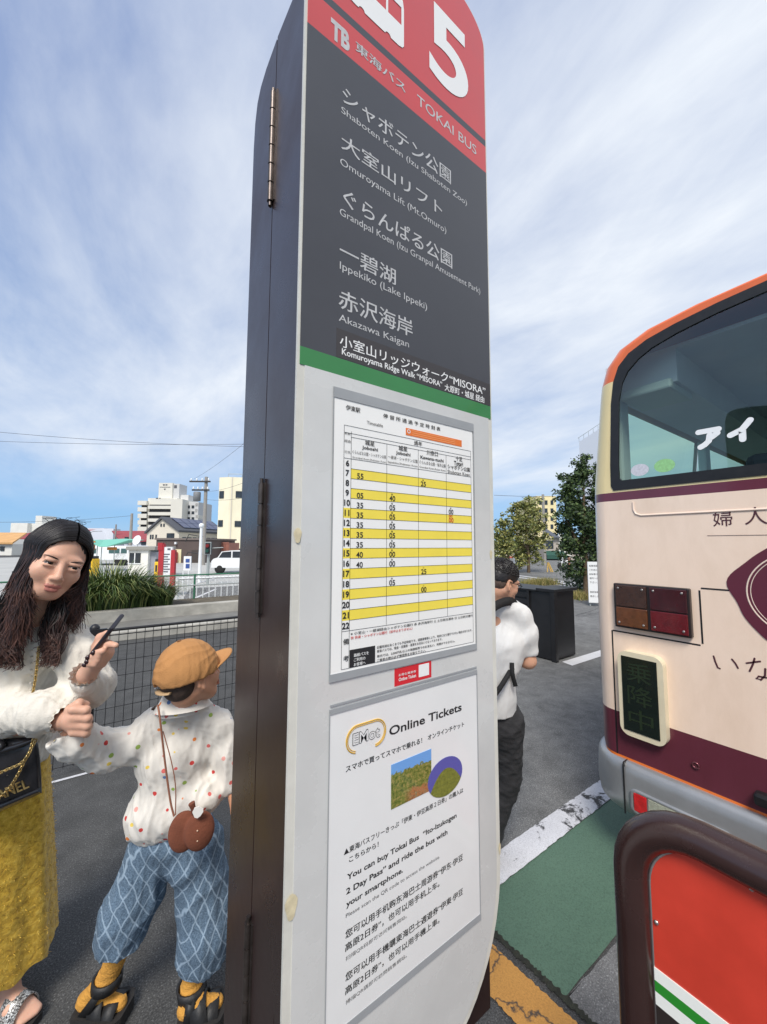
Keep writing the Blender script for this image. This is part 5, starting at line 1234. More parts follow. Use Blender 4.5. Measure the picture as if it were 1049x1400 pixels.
m = MB(); m.add([vw(r0, f, 0), vw(r1, f-3, 0), vw(r1, f-3, z2), vw(r0, f, z1), vw(r0*1.16, f+14, 0), vw(r1+8, f+14, 0), vw(r1+8, f+14, z2), vw(r0*1.16, f+14, z1)], [(0, 1, 2, 3), (4, 0, 3, 7), (3, 2, 6, 7)]); m.build('wall', mat('tower_grey', lin(190, 197, 208), .7), gt)
m = MB(); m.add([vw(r1, f-3, 0), vw(r1+7, f+4, 0), vw(r1+7, f+4, z2), vw(r1, f-3, z2)], [(0, 1, 2, 3)]); m.build('white_wall', WHITEW, gt)
m = MB(); m.tube([vw(r0-.3, f, z1+.9), vw(r1, f-3, z2+1.2)], .06, 6)
for k in range(6): p = vw(r0+(r1-r0)*k/5, f-3*k/5, z1+(z2-z1)*k/5); m.tube([p, p+Vector((0, 0, 1.0))], .05, 5)
m.build('roof_rail', GALV, gt)
# poles, tree stakes, motorcycle
def pole(px, y0_, y1_, f, label, rad, material, cat='pole', name='pole'):
    r0, z1 = rz(px, y0_, f); m = MB(); m.tube([vw(r0, f, ROAD), vw(r0, f, z1)], [rad, rad*.8], 8); o = m.build(name, material); 
    return tag(o, label, cat)
pole(742.5, 676, 790, 32, 'grey concrete pole between the two street trees', .13, POLE)
pole(703, 757, 790, 27, 'thin white post beside the yellow green tree', .06, WPAINT)
pole(778, 762, 790, 26, 'brown post in front of the dark shop front', .09, mat('post_brown', lin(150, 104, 84), .8))
STK = mat('stake_wood', lin(196, 164, 96), .8)
f = 24.5; st_ = root('tree_stake', base(750, f, ROAD), 'yellow wooden tripod stakes by the pole', 'stake'); m = MB()
for px0, px1 in ((747.5, 750), (752.5, 749.5), (755, 751)): r0, z1 = rz(px1, 769, f); r1, _ = rz(px0, 744, f); m.mark(); m.tube([vw(r1, f, ROAD), vw(r0, f+.1, z1)], .045, 6)
m.build_each('pole', STK, st_)
f = 27; mo = root('motorcycle', base(771, f, ROAD), 'parked white scooter in front of the dark shop front', 'motorcycle')
r0, _ = rz(766.5, 744, f); r1, _ = rz(775, 744, f)
for r_ in (r0, r1): m = MB(); m.lathe(vw(r_, f-.05, ROAD+.25), [(.16, 0), (.25, 0), (.25, .1), (.16, .1)], 16, AF); m.build('wheel', TYRE, mo)
m = MB(); m.tube([vw(r0, f, ROAD+.3), vw(r0+.10, f, ROAD+.75), vw(r0+.05, f, ROAD+.95)], [.06, .07, .05], 8); m.tube([vw(r0+.08, f, ROAD+.4), vw((r0+r1)/2, f, ROAD+.3), vw(r1-.02, f, ROAD+.55), vw(r1+.1, f, ROAD+.62)], [.06, .08, .14, .05], 8); m.build('body', VANW, mo)
m = MB(); m.tube([vw((r0+r1)/2, f, ROAD+.70), vw(r1+.05, f, ROAD+.74)], [.08, .10], 8, flat=.6); m.tube([vw(r0+.05, f-.3, ROAD+.97), vw(r0+.05, f+.3, ROAD+.97)], .02, 6); m.build('seat', DARKM, mo)
# low shrub behind the white board
f = 15; r0, _ = rz(793, 744, f)
SHR = root('shrub', vw(r0, f, ROAD), 'dark green shrub low behind the white standing board', 'shrub')
m = MB(); r = random.Random(9)
for i in range(1500):
    q = vw(r0+r.gauss(0, .32), f+r.gauss(0, .3), ROAD+abs(r.gauss(.45, .3))); d1 = Vector((r.gauss(0, 1), r.gauss(0, 1), r.gauss(0, 1))).normalized(); d2 = d1.orthogonal().normalized(); s_ = .06*r.uniform(.6, 1.2)
    m.add([q-d1*s_, q+d2*s_*.6, q+d1*s_, q-d2*s_*.6], [(0, 1, 2, 3)], r.choice((0, 1, 2)), False)
m.build('foliage', EVG, SHR)
# ================================================================== PEOPLE: signed-distance modelling
class Vox:
    def __init__(s, lo, hi, h):
        s.h = h; s.lo = np.array(lo, float); s.n = np.ceil((np.array(hi)-s.lo)/h).astype(int)+1
        s.F = np.full(tuple(s.n), 1., np.float32)
    def _sub(s, lo, hi):
        a = np.maximum(np.floor((lo-s.lo)/s.h).astype(int), 0); b = np.minimum(np.ceil((hi-s.lo)/s.h).astype(int)+1, s.n)
        if (b <= a).any(): return None
        sl = tuple(slice(i, j) for i, j in zip(a, b))
        g = [(s.lo[k]+s.h*np.arange(a[k], b[k])).astype(np.float32) for k in range(3)]
        return sl, g[0][:, None, None], g[1][None, :, None], g[2][None, None, :]
    def _put(s, sl, d, k, mode):
        A_ = s.F[sl]
        if mode == 'sub': d = -d
        if k <= 0: s.F[sl] = np.minimum(A_, d) if mode == 'add' else np.maximum(A_, d); return
        if mode == 'add':
            hh = np.clip(.5+.5*(d-A_)/k, 0, 1); s.F[sl] = d*(1-hh)+A_*hh - k*hh*(1-hh)
        else:
            hh = np.clip(.5-.5*(d-A_)/k, 0, 1); s.F[sl] = d*(1-hh)+A_*hh + k*hh*(1-hh)
    def cone(s, a, b, ra, rb, k=.01, mode='add'):
        a = np.array(a, float); b = np.array(b, float); m_ = max(ra, rb)+k*1.5+3*s.h
        r = s._sub(np.minimum(a, b)-m_, np.maximum(a, b)+m_)
        if r is None: return s
        sl, x, y, z = r; d = b-a; L2 = max(d@d, 1e-9)
        t = np.clip(((x-a[0])*d[0]+(y-a[1])*d[1]+(z-a[2])*d[2])/L2, 0, 1)
        dd = np.sqrt((x-a[0]-t*d[0])**2+(y-a[1]-t*d[1])**2+(z-a[2]-t*d[2])**2)-(ra+(rb-ra)*t)
        s._put(sl, dd, k, mode); return s
    def chain(s, pts, rad, k=.01):
        for i in range(len(pts)-1): s.cone(pts[i], pts[i+1], rad[i], rad[i+1], k)
        return s
    def ell(s, c, r, M=None, k=.01, mode='add'):
        c = np.array(c, float); r = np.array(r, float); M = np.eye(3) if M is None else np.array(M, float)   # columns = axes
        m_ = r.max()+k*1.5+3*s.h; q = s._sub(c-m_, c+m_)
        if q is None: return s
        sl, x, y, z = q; x = x-c[0]; y = y-c[1]; z = z-c[2]
        u = [x*M[0, i]+y*M[1, i]+z*M[2, i] for i in range(3)]
        k0 = np.sqrt((u[0]/r[0])**2+(u[1]/r[1])**2+(u[2]/r[2])**2); k1 = np.sqrt((u[0]/r[0]**2)**2+(u[1]/r[1]**2)**2+(u[2]/r[2]**2)**2)
        s._put(sl, k0*(k0-1)/np.maximum(k1, 1e-6), k, mode); return s
    def cut(s, p, n, k=.004):
        # remove what lies on the side the normal points to
        n = np.array(n, float); n /= np.linalg.norm(n); r = s._sub(s.lo, s.lo+s.h*s.n); sl, x, y, z = r
        d = -((x-p[0])*n[0]+(y-p[1])*n[1]+(z-p[2])*n[2]); s._put(sl, d, k, 'sub'); return s
    def mesh(s):
        F = s.F; S_ = (F < 0)
        c = np.zeros(tuple(s.n-1), np.int8)
        for i in (0, 1):
            for j in (0, 1):
                for k in (0, 1): c += S_[i:s.n[0]-1+i, j:s.n[1]-1+j, k:s.n[2]-1+k]
        act = np.argwhere((c > 0) & (c < 8)); idx = np.full(c.shape, -1, np.int32); idx[tuple(act.T)] = np.arange(len(act))
        acc = np.zeros((len(act), 3)); cnt = np.zeros(len(act))
        cor = [(i, j, k) for i in (0, 1) for j in (0, 1) for k in (0, 1)]
        val = {q: F[act[:, 0]+q[0], act[:, 1]+q[1], act[:, 2]+q[2]].astype(float) for q in cor}
        for q in cor:
            for ax in range(3):
                if q[ax] == 0:
                    q2 = list(q); q2[ax] = 1; q2 = tuple(q2); a, b = val[q], val[q2]; m_ = (a < 0) != (b < 0)
                    t = np.where(m_, a/np.where(m_, a-b, 1), 0); P = np.tile(np.array(q, float), (len(act), 1)); P[:, ax] += t
                    acc += P*m_[:, None]; cnt += m_
        V = s.lo + s.h*(act+acc/cnt[:, None]); fs = []
        for ax in range(3):
            u, v = (ax+1) % 3, (ax+2) % 3
            sl0 = [slice(None)]*3; sl1 = [slice(None)]*3; sl0[ax] = slice(0, -1); sl1[ax] = slice(1, None)
            ch = S_[tuple(sl0)] != S_[tuple(sl1)]; E = np.argwhere(ch); E = E[(E[:, u] > 0) & (E[:, v] > 0) & (E[:, u] < s.n[u]-1) & (E[:, v] < s.n[v]-1)]
            ins = S_[tuple(E.T)]
            def cell(du, dv): Q = E.copy(); Q[:, u] -= du; Q[:, v] -= dv; return idx[tuple(Q.T)]
            q = np.stack([cell(1, 1), cell(0, 1), cell(0, 0), cell(1, 0)], 1); q[~ins] = q[~ins][:, ::-1]; fs.append(q)
        return V, np.concatenate(fs)
def vnormals(V, Fc):
    n = np.cross(V[Fc[:, 2]]-V[Fc[:, 0]], V[Fc[:, 3]]-V[Fc[:, 1]]); N_ = np.zeros_like(V)
    for k in range(4): np.add.at(N_, Fc[:, k], n)
    return N_/np.maximum(np.linalg.norm(N_, axis=1, keepdims=True), 1e-9)
def smooth_v(V, Fc, it=2, lam=.5):
    for _ in range(it):
        acc = np.zeros_like(V); cnt = np.zeros(len(V))
        for k in range(4):
            a, b = Fc[:, k], Fc[:, (k+1) % 4]; np.add.at(acc, a, V[b]); np.add.at(acc, b, V[a]); np.add.at(cnt, a, 1); np.add.at(cnt, b, 1)
        V = V+lam*(acc/np.maximum(cnt, 1)[:, None]-V)
    return V
def wrinkle(V, Fc, amp, scale, seed, stretch=(1, 1, 1), sharp=1.):
    r = np.random.default_rng(seed); N_ = vnormals(V, Fc); P = V*np.array(stretch); d = np.zeros(len(V)); tot = 0
    W_ = np.stack([np.sin(P@(r.normal(size=3)*scale*.5)+r.uniform(0, 6)) for _ in range(3)], 1)*.6
    for o in range(5):
        f_ = scale*(1.55**o); k_ = r.normal(size=3); k_ /= np.linalg.norm(k_)
        w_ = np.sin((P@k_)*f_+W_@r.normal(size=3)*2.2+r.uniform(0, 6)); d += (1-2*np.abs(w_)**sharp)/(1.35**o); tot += 1/(1.35**o)
    return V+N_*(d/tot*amp)[:, None]
def build_np(name, V, Fc, mats, parent, mi=None):
    off = np.array(parent.location) if parent else np.zeros(3)
    me = bpy.data.meshes.new(name); o = bpy.data.objects.new(name, me); COL.objects.link(o); o.parent = parent
    me.vertices.add(len(V)); me.vertices.foreach_set('co', (V-off).astype(np.float32).ravel())
    me.loops.add(Fc.size); me.loops.foreach_set('vertex_index', Fc.astype(np.int32).ravel())
    me.polygons.add(len(Fc)); me.polygons.foreach_set('loop_start', np.arange(0, Fc.size, 4, dtype=np.int32))
    me.polygons.foreach_set('loop_total', np.full(len(Fc), 4, np.int32))
    for m_ in (mats if isinstance(mats, (list, tuple)) else [mats]): me.materials.append(m_)
    me.update(calc_edges=True)
    if mi is not None: me.polygons.foreach_set('material_index', mi.astype(np.int32))
    me.polygons.foreach_set('use_smooth', np.ones(len(Fc), bool)); me.validate(); me.update(); return o
def A(px, py, D): return np.array(at(px, py, D))
UPW = np.array([0, 0, 1.])
def unit(v): v = np.array(v, float); return v/np.linalg.norm(v)
def frame(F_, tilt=0., pitch=0.):
    # head frame columns: x (side), y (up), z (face); pitch > 0 looks up, tilt > 0 leans towards +x
    F_ = unit(F_); X_ = unit(np.cross(UPW, F_)); U_ = np.cross(F_, X_)
    cp, sp_ = math.cos(R_(pitch)), math.sin(R_(pitch)); F2 = F_*cp+U_*sp_; U2 = U_*cp-F_*sp_
    ct, st_ = math.cos(R_(tilt)), math.sin(R_(tilt)); U3 = U2*ct+X_*st_; X3 = X_*ct-U2*st_
    return np.stack([X3, U3, F2], 1)
def head(v, O, M, s=1., child=False, ear=(1, -1), nose=1.):
    P = lambda x, y, z: O+M@(np.array([x, y, z])*s)
    e = lambda c, r, k=.012, mode='add': v.ell(P(*c), np.array(r)*s, M, k, mode)
    c = lambda a, b, ra, rb, k=.008, mode='add': v.cone(P(*a), P(*b), ra*s, rb*s, k, mode)
    e((0, .032, -.012), (.074, .088, .092)); e((0, -.030, .030), (.060, .072, .056), .03)
    e((0, -.088, .050), (.027, .020, .022), .025)
    for q in (1, -1):
        c((q*.052, -.040, -.005), (q*.018, -.088, .045), .022, .018, .02)
        e((q*.036, -.030, .060), (.024, .022, .020), .02)
        e((q*.029, .020, .076), (.024, .009, .012), .012)
    for q in (1, -1):
        e((q*.031, -.001, .099), (.019, .0105, .014), .008, 'sub')
        e((q*.031, .0072, .0845), (.018, .0068, .0090), .004); e((q*.031, -.0088, .0835), (.0165, .0056, .0080), .004)
    c((0, .006, .084), (0, -.034, .100), .0075, .0105*nose, .010); e((0, -.040, .103), (.0115*nose, .0095, .0100), .006)
    for q in (1, -1): e((q*.0125, -.043, .094), (.0075, .0065, .0085), .005)
    for q in (1, -1): e((q*.0062, -.0480, .1005), (.0030, .0022, .0035), .002, 'sub')
    e((0, -.056, .088), (.020, .010, .008), .008)
    e((0, -.0655, .0895), (.0235, .0060, .0085), .005); e((0, -.0765, .0880), (.0190, .0075, .0095), .005); e((0, -.0708, .0985), (.024, .0016, .006), .003, 'sub')
    for q in ear:
        b = P(q*.076, -.012, -.008)
        v.ell(b, np.array((.007, .029, .018))*s, M, .008); v.ell(P(q*.086, -.008, -.002), np.array((.010, .018, .009))*s, M, .004, 'sub')
        c((q*.084, .014, -.016), (q*.084, .012, .004), .0042, .004, .004); c((q*.084, .014, -.016), (q*.083, -.02, -.018), .0042, .004, .004); c((q*.083, -.02, -.018), (q*.079, -.038, -.004), .004, .006, .004)
    return P
def skin_mat(name, c, c2):
    m = mat(name, lin(*c), .48, col2=lin(*c2), vscale=14, bump=.06, bscale=220, spec=.4)
    b = m.node_tree.nodes['Principled BSDF']; b.inputs['Subsurface Weight'].default_value = .12; b.inputs['Subsurface Radius'].default_value = (.9, .35, .2); b.inputs['Subsurface Scale'].default_value = .006
    return m
SKIN_W = skin_mat('skin_woman', (214, 166, 142), (224, 176, 150)); SKIN_B = skin_mat('skin_boy', (210, 154, 122), (222, 166, 134)); SKIN_M = skin_mat('skin_man', (206, 156, 128), (216, 166, 138))
LIPS = mat('lips', lin(184, 116, 104), .5); NAIL = mat('nail_dark', lin(52, 26, 26), .25, coat=.5)
SCLERA = mat('eye_white', lin(196, 184, 174), .35); IRIS = mat('iris_dark', (.012, .008, .006, 1), .15)
HAIRD = mat('hair_black', lin(30, 26, 26), .42, var=.35, vscale=30, spec=.5); HAIRB = mat('hair_brown', lin(66, 46, 42), .42, var=.4, vscale=30, spec=.5); HAIRR = mat('hair_rust', lin(96, 66, 56), .45, var=.3, vscale=30)
def face_parts(par, P, M, s, brow=HAIRD, open_=.0042):
    for q in (1, -1):
        m = MB(); m.ell(P(q*.031, -.001, .0765), (.0125*s, .0125*s, .0125*s), 14, 10); ey = m.build('eye', SCLERA, par)
        m = MB(); fz = P(q*.031+.0015, -.0005, .0882); Fw = Vector(M[:, 2]); m.lathe(fz, [(.0070*s, -.001), (.0062*s, .0008), (.002*s, .0018)], 14, Fw); m.build('iris', IRIS, ey)
        m = MB(); pts = [P(q*(.031+.0175*t), .0042-.0050*t*t+.0012*q*t, .0885-.0065*abs(t)**2) for t in np.linspace(-1, 1, 9)]; m.tube(pts, [.0006]+[.0019*s]*7+[.0008], 6); m.build('eyelash', IRIS, par)
        m = MB(); pts = [P(q*(.030+.021*t), .0170+.0042*t-.003*t*t, .0912-.010*t*t-.001) for t in np.linspace(-1, 1, 9)]; m.tube(pts, [.0014, .0022, .0025, .0025, .0023, .002, .0017, .0013, .0007], 6, flat=.6); m.build('eyebrow', brow, par)
def lips_index(V, Fc, P, M, O, s):
    c = (V[Fc].mean(1)-O)@M/s
    return ((np.abs(c[:, 0]) < .0225) & (c[:, 1] < -.0605+.05*np.abs(c[:, 0])) & (c[:, 1] > -.0838+.30*np.abs(c[:, 0])) & (c[:, 2] > .080)).astype(int)
def strands(name, par, curves, mats, seg=5):
    m = MB()
    for pts, r0, idx in curves:
        n = len(pts); rad = [r0*(.55+.45*math.sin(math.pi*min(1, .25+i/n*.9))) for i in range(n)]; rad[-1] = .0006
        o = len(m.f); m.tube([Vector(p) for p in pts], rad, seg, caps=False)
        per = seg
        for k in range(len(m.f)-o): m.mi[o+k] = idx(k//per/(n-1)) if callable(idx) else idx
    return m.build(name, mats, par)
def spline(P_, n):
    P_ = [np.array(p, float) for p in P_]; P_ = [2*P_[0]-P_[1]]+P_+[2*P_[-1]-P_[-2]]; out_ = []; k = len(P_)-3
    for i in range(n):
        u = i/(n-1)*k; j = min(int(u), k-1); t = u-j; a, b, c, d = P_[j:j+4]
        out_.append(.5*((2*b)+(-a+c)*t+(2*a-5*b+4*c-d)*t*t+(-a+3*b-3*c+d)*t**3))
    return out_

# ------------------------------------------------------------------ WOMAN
HW = A(79, 770, 1.12)                                     # middle of her head
toC = unit(np.array([0, 0, 1.5])-HW); toC[2] = 0; toC = unit(toC); sideR = unit(np.cross(-toC, UPW))   # picture right seen from the camera
MW = frame(toC*math.cos(R_(12))+sideR*math.sin(R_(12)), 17, -4)
HW = HW - MW[:, 2]*.03
footW = np.array(atz(28, 1388, .03))
wroot = root('person', (footW[0]-.06, footW[1]+.02, 0), 'woman with long dark hair, white blouse and mustard skirt, gripping the hand of the boy', 'person')
lo = np.minimum.reduce([A(-75, 1400, 1.2), A(-75, 700, 1.35), A(170, 900, 1.0), A(120, 1000, 1.0)])-.06; hi = np.maximum.reduce([A(-75, 700, 1.35), A(170, 850, 1.2), A(120, 1000, 1.25), A(0, 1390, 1.3)])+.05; lo[2] = -.005
v = Vox(lo, hi, .0036)
PW = head(v, HW, MW, .92, ear=())
neck0 = PW(0, -.05, -.015); neckB = A(42, 866, 1.20)
v.cone(neck0, neckB, .046, .052, .02)
shR, shL = A(84, 872, 1.175), A(-6, 886, 1.29)
v.chain([shL, neckB, shR], [.036, .046, .036], .02); v.cone(neckB-UPW*.06, A(18, 1000, 1.27), .050, .060, .02); v.cone(A(18, 1000, 1.27), A(2, 1090, 1.29), .07, .07, .02)
elR = A(128, 952, 1.17); wrR = A(119, 922, 1.085)
v.chain([shR, elR], [.040, .034], .02); v.cone(elR, wrR, .026, .022, .012)
# phone hand: palm, four fingers reaching over the edge, thumb on the other side
pal = A(140, 893, 1.062); v.cone(wrR, pal, .022, .026, .012); v.ell(A(141, 889, 1.07), (.024, .020, .030), None, .012)
nails = [(127.2, 892.2), (119.9, 898.6), (118.6, 904.5), (115.4, 908.8)]
kn = [(146, 890), (144.5, 896), (142.5, 902), (139.5, 908)]
for (nx, ny), (kx, ky) in zip(nails, kn):
    a = A(kx, ky, 1.064); b = A((kx*.55+nx*.45)+2.5, (ky*.55+ny*.45)-.6, 1.034); c = A(nx+2.6, ny+.2, 1.032)
    v.chain([pal*.35+a*.65, a, b, c], [.0125, .0098, .0088, .0072], .004)
v.chain([A(139, 882, 1.075), A(148, 880, 1.052), A(158.5, 882.5, 1.040)], [.0145, .0098, .0075], .006)
v.chain([A(132, 884, 1.08), A(138, 872, 1.075), A(146, 866, 1.07)], [.0135, .012, .009], .008)
# gripping hand
elL = A(-45, 1000, 1.20); wrL = A(82, 985, 1.065); v.cone(shL, elL, .045, .036, .02); v.cone(elL, wrL, .034, .024, .02)
pl = A(98, 982, 1.050); v.cone(wrL, pl, .023, .026, .015); v.ell(A(103, 984, 1.05), (.024, .024, .036), np.stack([unit(AR), unit(AF), UPW], 1), .014)
for i, (kx, ky) in enumerate(((117.5, 971), (120, 982), (119.5, 992.5), (117, 1002))):
    a = A(100, ky-1, 1.035); b = A(kx, ky, 1.045); c = A(kx+1.5, ky+1.5, 1.072); d = A(kx-8, ky+2.5, 1.092)
    v.chain([a, b, c, d], [.0118, .0108, .0094, .0080], .0045)
v.chain([A(96, 970, 1.045), A(108, 961, 1.055), A(119, 963, 1.072)], [.0135, .0105, .0085], .006)
# legs and feet
for an, kn_, hp_, toe, heel in ((A(6, 1352, 1.235), A(8, 1215, 1.28), A(10, 1085, 1.29), np.array(atz(47, 1389, .034)), np.array(atz(-14, 1379, .042))), (A(-62, 1352, 1.26), A(-45, 1215, 1.30), A(-25, 1085, 1.30), np.array(atz(-35, 1405, .034)), np.array(atz(-92, 1385, .042)))):
    v.chain([hp_, kn_, an], [.075, .052, .033], .02); v.cone(an, heel, .032, .027, .015); mid = heel*.45+toe*.55; mid[2] = .062; v.cone(an, mid, .030, .026, .02); v.cone(heel, mid, .026, .026, .015)
    d = unit(toe-heel); sd = np.array([-d[1], d[0], 0])
    for k in range(5): v.chain([mid+sd*(.012-.006*k)*1.6, toe+sd*(.020-.0105*k)-d*(.004+.006*abs(k-.8)), ], [.018, .0085 if k else .011], .008)
V, Fc = v.mesh(); V = smooth_v(V, Fc, 1, .4)
lipi = lips_index(V, Fc, PW, MW, HW, .92)
build_np('body', V, Fc, [SKIN_W, LIPS], wroot, lipi)
face_parts(wroot, PW, MW, .92)
m = MB()
for nx, ny in nails:
    c = Vector(A(nx+.6, ny+.3, 1.026)); m.ell(c, (.0068, .004, .0062), 10, 8)
m.build('fingernail', NAIL, wroot)
# hair: a scalp cap and long strands parted at the crown
v = Vox(HW-.16, HW+.16, .004)
SH = .92
e = lambda c, r, k=.01, mode='add': v.ell(PW(*c), np.array(r)*SH, MW, k, mode)
e((0, .040, -.018), (.080, .090, .095)); e((0, -.03, -.045), (.074, .09, .06), .03); e((0, -.045, .105), (.066, .090, .085), .012, 'sub'); e((0.004, .030, .112), (.050, .052, .060), .012, 'sub')
V, Fc = v.mesh(); V = wrinkle(V, Fc, .002, 90, 5, (1, 1, .3))
hair = build_np('hair', V, Fc, HAIRD, wroot)
r = random.Random(11); cur = []
def hs(x, y, z): return np.array(PW(x, y, z))
def onsk(x, y, z, k=1.):
    # push a direction out to the hair surface of the skull
    q = np.array([x, y-.040, z+.018]); rad = np.array([.083, .093, .098])*k; t = 1/np.sqrt(((q/rad)**2).sum()); q = q*t; return hs(q[0], q[1]+.040, q[2]-.018)
dn = np.array([0, 0, -1.])
def sk_dir(d, k=1.):
    d = unit(d); rad = np.array([.083, .093, .098])*k; t = 1/np.sqrt(((d/rad)**2).sum()); q = d*t; return hs(q[0], q[1]+.040, q[2]-.018)
for i in range(2700):
    s_ = 1 if r.random() < .42 else -1
    u = r.random()**.8                                       # 0 back of the part, 1 at the forehead
    th = -1.75+2.92*u; k_ = r.uniform(.985, 1.06)
    d0 = np.array([.10+s_*.03, math.cos(th), math.sin(th)])
    zs_ = -.75+(1.52 if s_ < 0 else 1.16)*u+r.uniform(-.06, .06)
    d3 = unit(np.array([s_*(.93-(.12*u if s_ < 0 else 0)), -.16, zs_*(1. if s_ < 0 else .9)]))
    d0 = unit(d0); mid = unit(d0*.62+d3*.38+np.array([0, .10, .06*u])); mid2 = unit(d0*.24+d3*.76+np.array([0, .06, .04*u]))
    p0 = sk_dir(d0, k_); p1 = sk_dir(mid, k_+.015); p2 = sk_dir(mid2, k_+.02); p3 = sk_dir(d3, k_)+dn*.012
    if s_ < 0:
        ln = r.uniform(.06, .19)
        p2 = p2+sideR*(.006*u**2); p3 = p3+np.array(MW[:, 2])*(.010*u**2)+sideR*(.012*u**2)
        p4 = p3+dn*(.04+ln*.40)+sideR*(-.024*u+r.uniform(-.012, .010)); p5 = p4+dn*ln*.5+sideR*r.uniform(-.012, .012)+toC*r.uniform(-.01, .015); p6 = p5+dn*ln*.22+sideR*r.uniform(-.016, .016)
    else:
        ln = r.uniform(.04, .15)
        p4 = p3+dn*(.04+ln*.35)+sideR*(-.010+r.uniform(-.012, .008)); p5 = p4+dn*ln*.5+sideR*r.uniform(-.045, .006)+toC*r.uniform(0, .03); p6 = p5+dn*ln*.25+sideR*r.uniform(-.03, .018)
    pts = spline([p0, p1, p2, p3, p4, p5, p6], 20); ph = r.uniform(0, 6); am = r.uniform(.0008, .0040)
    pts = [p+sideR*am*math.sin(ph+j*.5)*max(0, (j-9)/10)+toC*am*.7*math.cos(ph+j*.5)*max(0, (j-9)/10) for j, p in enumerate(pts)]
    br = r.random()
    cur.append((pts, r.uniform(.0007, .0019), (lambda t, br=br: 0 if t < .38+.35*br else (1 if t < .66+.45*br else 2))))
for i in range(800):                                                         # the two locks falling on the chest
    lf = r.random() < .55
    p0 = hs(r.uniform(-.078, -.045) if lf else r.uniform(.040, .068), -.055, r.uniform(-.05, .012) if lf else r.uniform(-.05, -.01))
    if lf: b = A(r.uniform(-12, 28), r.uniform(842, 866), 1.09+r.uniform(0, .025)); c = A(r.uniform(-16, 30), r.uniform(874, 912), 1.075+r.uniform(0, .025))
    else: b = A(r.uniform(62, 90), r.uniform(838, 860), 1.11+r.uniform(0, .02)); c = A(r.uniform(54, 80), r.uniform(872, 908), 1.08+r.uniform(0, .02))
    am = r.uniform(.002, .007); ph = r.uniform(0, 1.5)
    pts = spline([p0, (p0+b)/2+sideR*r.uniform(-.010, .010), b, (b+c)/2+sideR*r.uniform(-.016, .016), c, c+sideR*r.uniform(-.012, .012)+dn*r.uniform(.0, .016)], 18)
    pts = [p+sideR*am*math.sin(ph+j*.55)*(j/17)+toC*am*.6*math.cos(ph+j*.55)*(j/17) for j, p in enumerate(pts)]
    cur.append((pts, r.uniform(.0007, .0019), (lambda t, br=r.random(): 0 if t < .25+.4*br else (1 if t < .6+.4*br else 2))))
for i in range(14):                                                          # a few flyaway hairs
    a_ = r.uniform(-1.2, 1.2); p0 = onsk(math.sin(a_)*.07, .12, r.uniform(-.05, .03), 1.02); d_ = unit(p0-HW); cur.append((spline([p0, p0+d_*.010+sideR*r.uniform(-.012, .012), p0+d_*r.uniform(.008, .020)+sideR*r.uniform(-.03, .03)], 6), .0007, 0))
strands('strand', hair, cur, [HAIRD, HAIRB, HAIRR], 4)
# blouse
BLOU = mat('blouse_cotton', lin(222, 216, 204), .85, var=.03, vscale=8, bump=.25, bscale=260)
lo = np.minimum(A(-80, 1020, 1.2), A(-60, 840, 1.4))-.1; hi = np.maximum(A(170, 840, 1.2), A(150, 1010, 1.0))+.1
lo = np.minimum(lo, A(110, 1000, 1.0)-.06); hi = np.maximum(hi, A(-60, 850, 1.45)+.02)
v = Vox(lo, hi, .005)
v.chain([shL+UPW*.006, neckB-UPW*.012, shR+UPW*.004], [.058, .062, .056], .03)
v.cone(neckB-UPW*.05, A(24, 955, 1.25), .100, .118, .05); v.cone(A(24, 955, 1.25), A(18, 1012, 1.28), .118, .118, .05)
v.chain([shR, A(108, 902, 1.17), A(127, 938, 1.165)], [.052, .060, .060], .03); v.cone(A(127, 938, 1.165), A(117, 930, 1.10), .055, .038, .02); v.cone(A(127, 938, 1.165), A(110, 962, 1.16), .050, .035, .02)
v.chain([shL, elL, A(10, 976, 1.12), A(62, 972, 1.075), A(80, 977, 1.065)], [.055, .066, .060, .056, .040], .03)
v.ell(neckB+UPW*.050+toC*.015, (.058, .058, .05), None, .012, 'sub')
v.cone(A(117, 925, 1.095), A(113, 914, 1.06), .026, .034, .006, 'sub'); v.cone(A(82, 984, 1.066), A(100, 984, 1.045), .028, .036, .006, 'sub')
V, Fc = v.mesh(); V = wrinkle(V, Fc, .0095, 32, 3, (1, 1, .35), .9); V = wrinkle(V, Fc, .0034, 75, 8, (1, 1, .30), .9); V = smooth_v(V, Fc, 1, .5)
bl = build_np('blouse', V, Fc, BLOU, wroot)
m = MB()
for k in range(9): m.ell(A(44-.3*k, 880+k*9.0, 1.118), (.0035, .0035, .0035), 8, 6)
m.build('button', mat('button_shell', lin(196, 190, 176), .3), bl)
# frilled cuffs
for c0, c1, rr in ((A(84, 979, 1.062), A(90, 982, 1.056), .036), (A(117, 926, 1.098), A(115, 920, 1.083), .033)):
    d = unit(c1-c0); u = unit(np.cross(d, UPW)); w_ = np.cross(d, u); n_ = 48; rows = []
    for t in range(4):
        rows += [c0+(c1-c0)*(t/3)+(u*math.cos(a)+w_*math.sin(a))*(rr*(1-.12*math.sin(t/3*math.pi))+.0035*math.sin(a*13+t)) for a in np.linspace(0, 2*math.pi, n_, endpoint=False)]
    m = MB(); m.add(rows, [(t*n_+k, t*n_+(k+1) % n_, (t+1)*n_+(k+1) % n_, (t+1)*n_+k) for t in range(3) for k in range(n_)], 0, True); m.build('cuff', BLOU, bl)
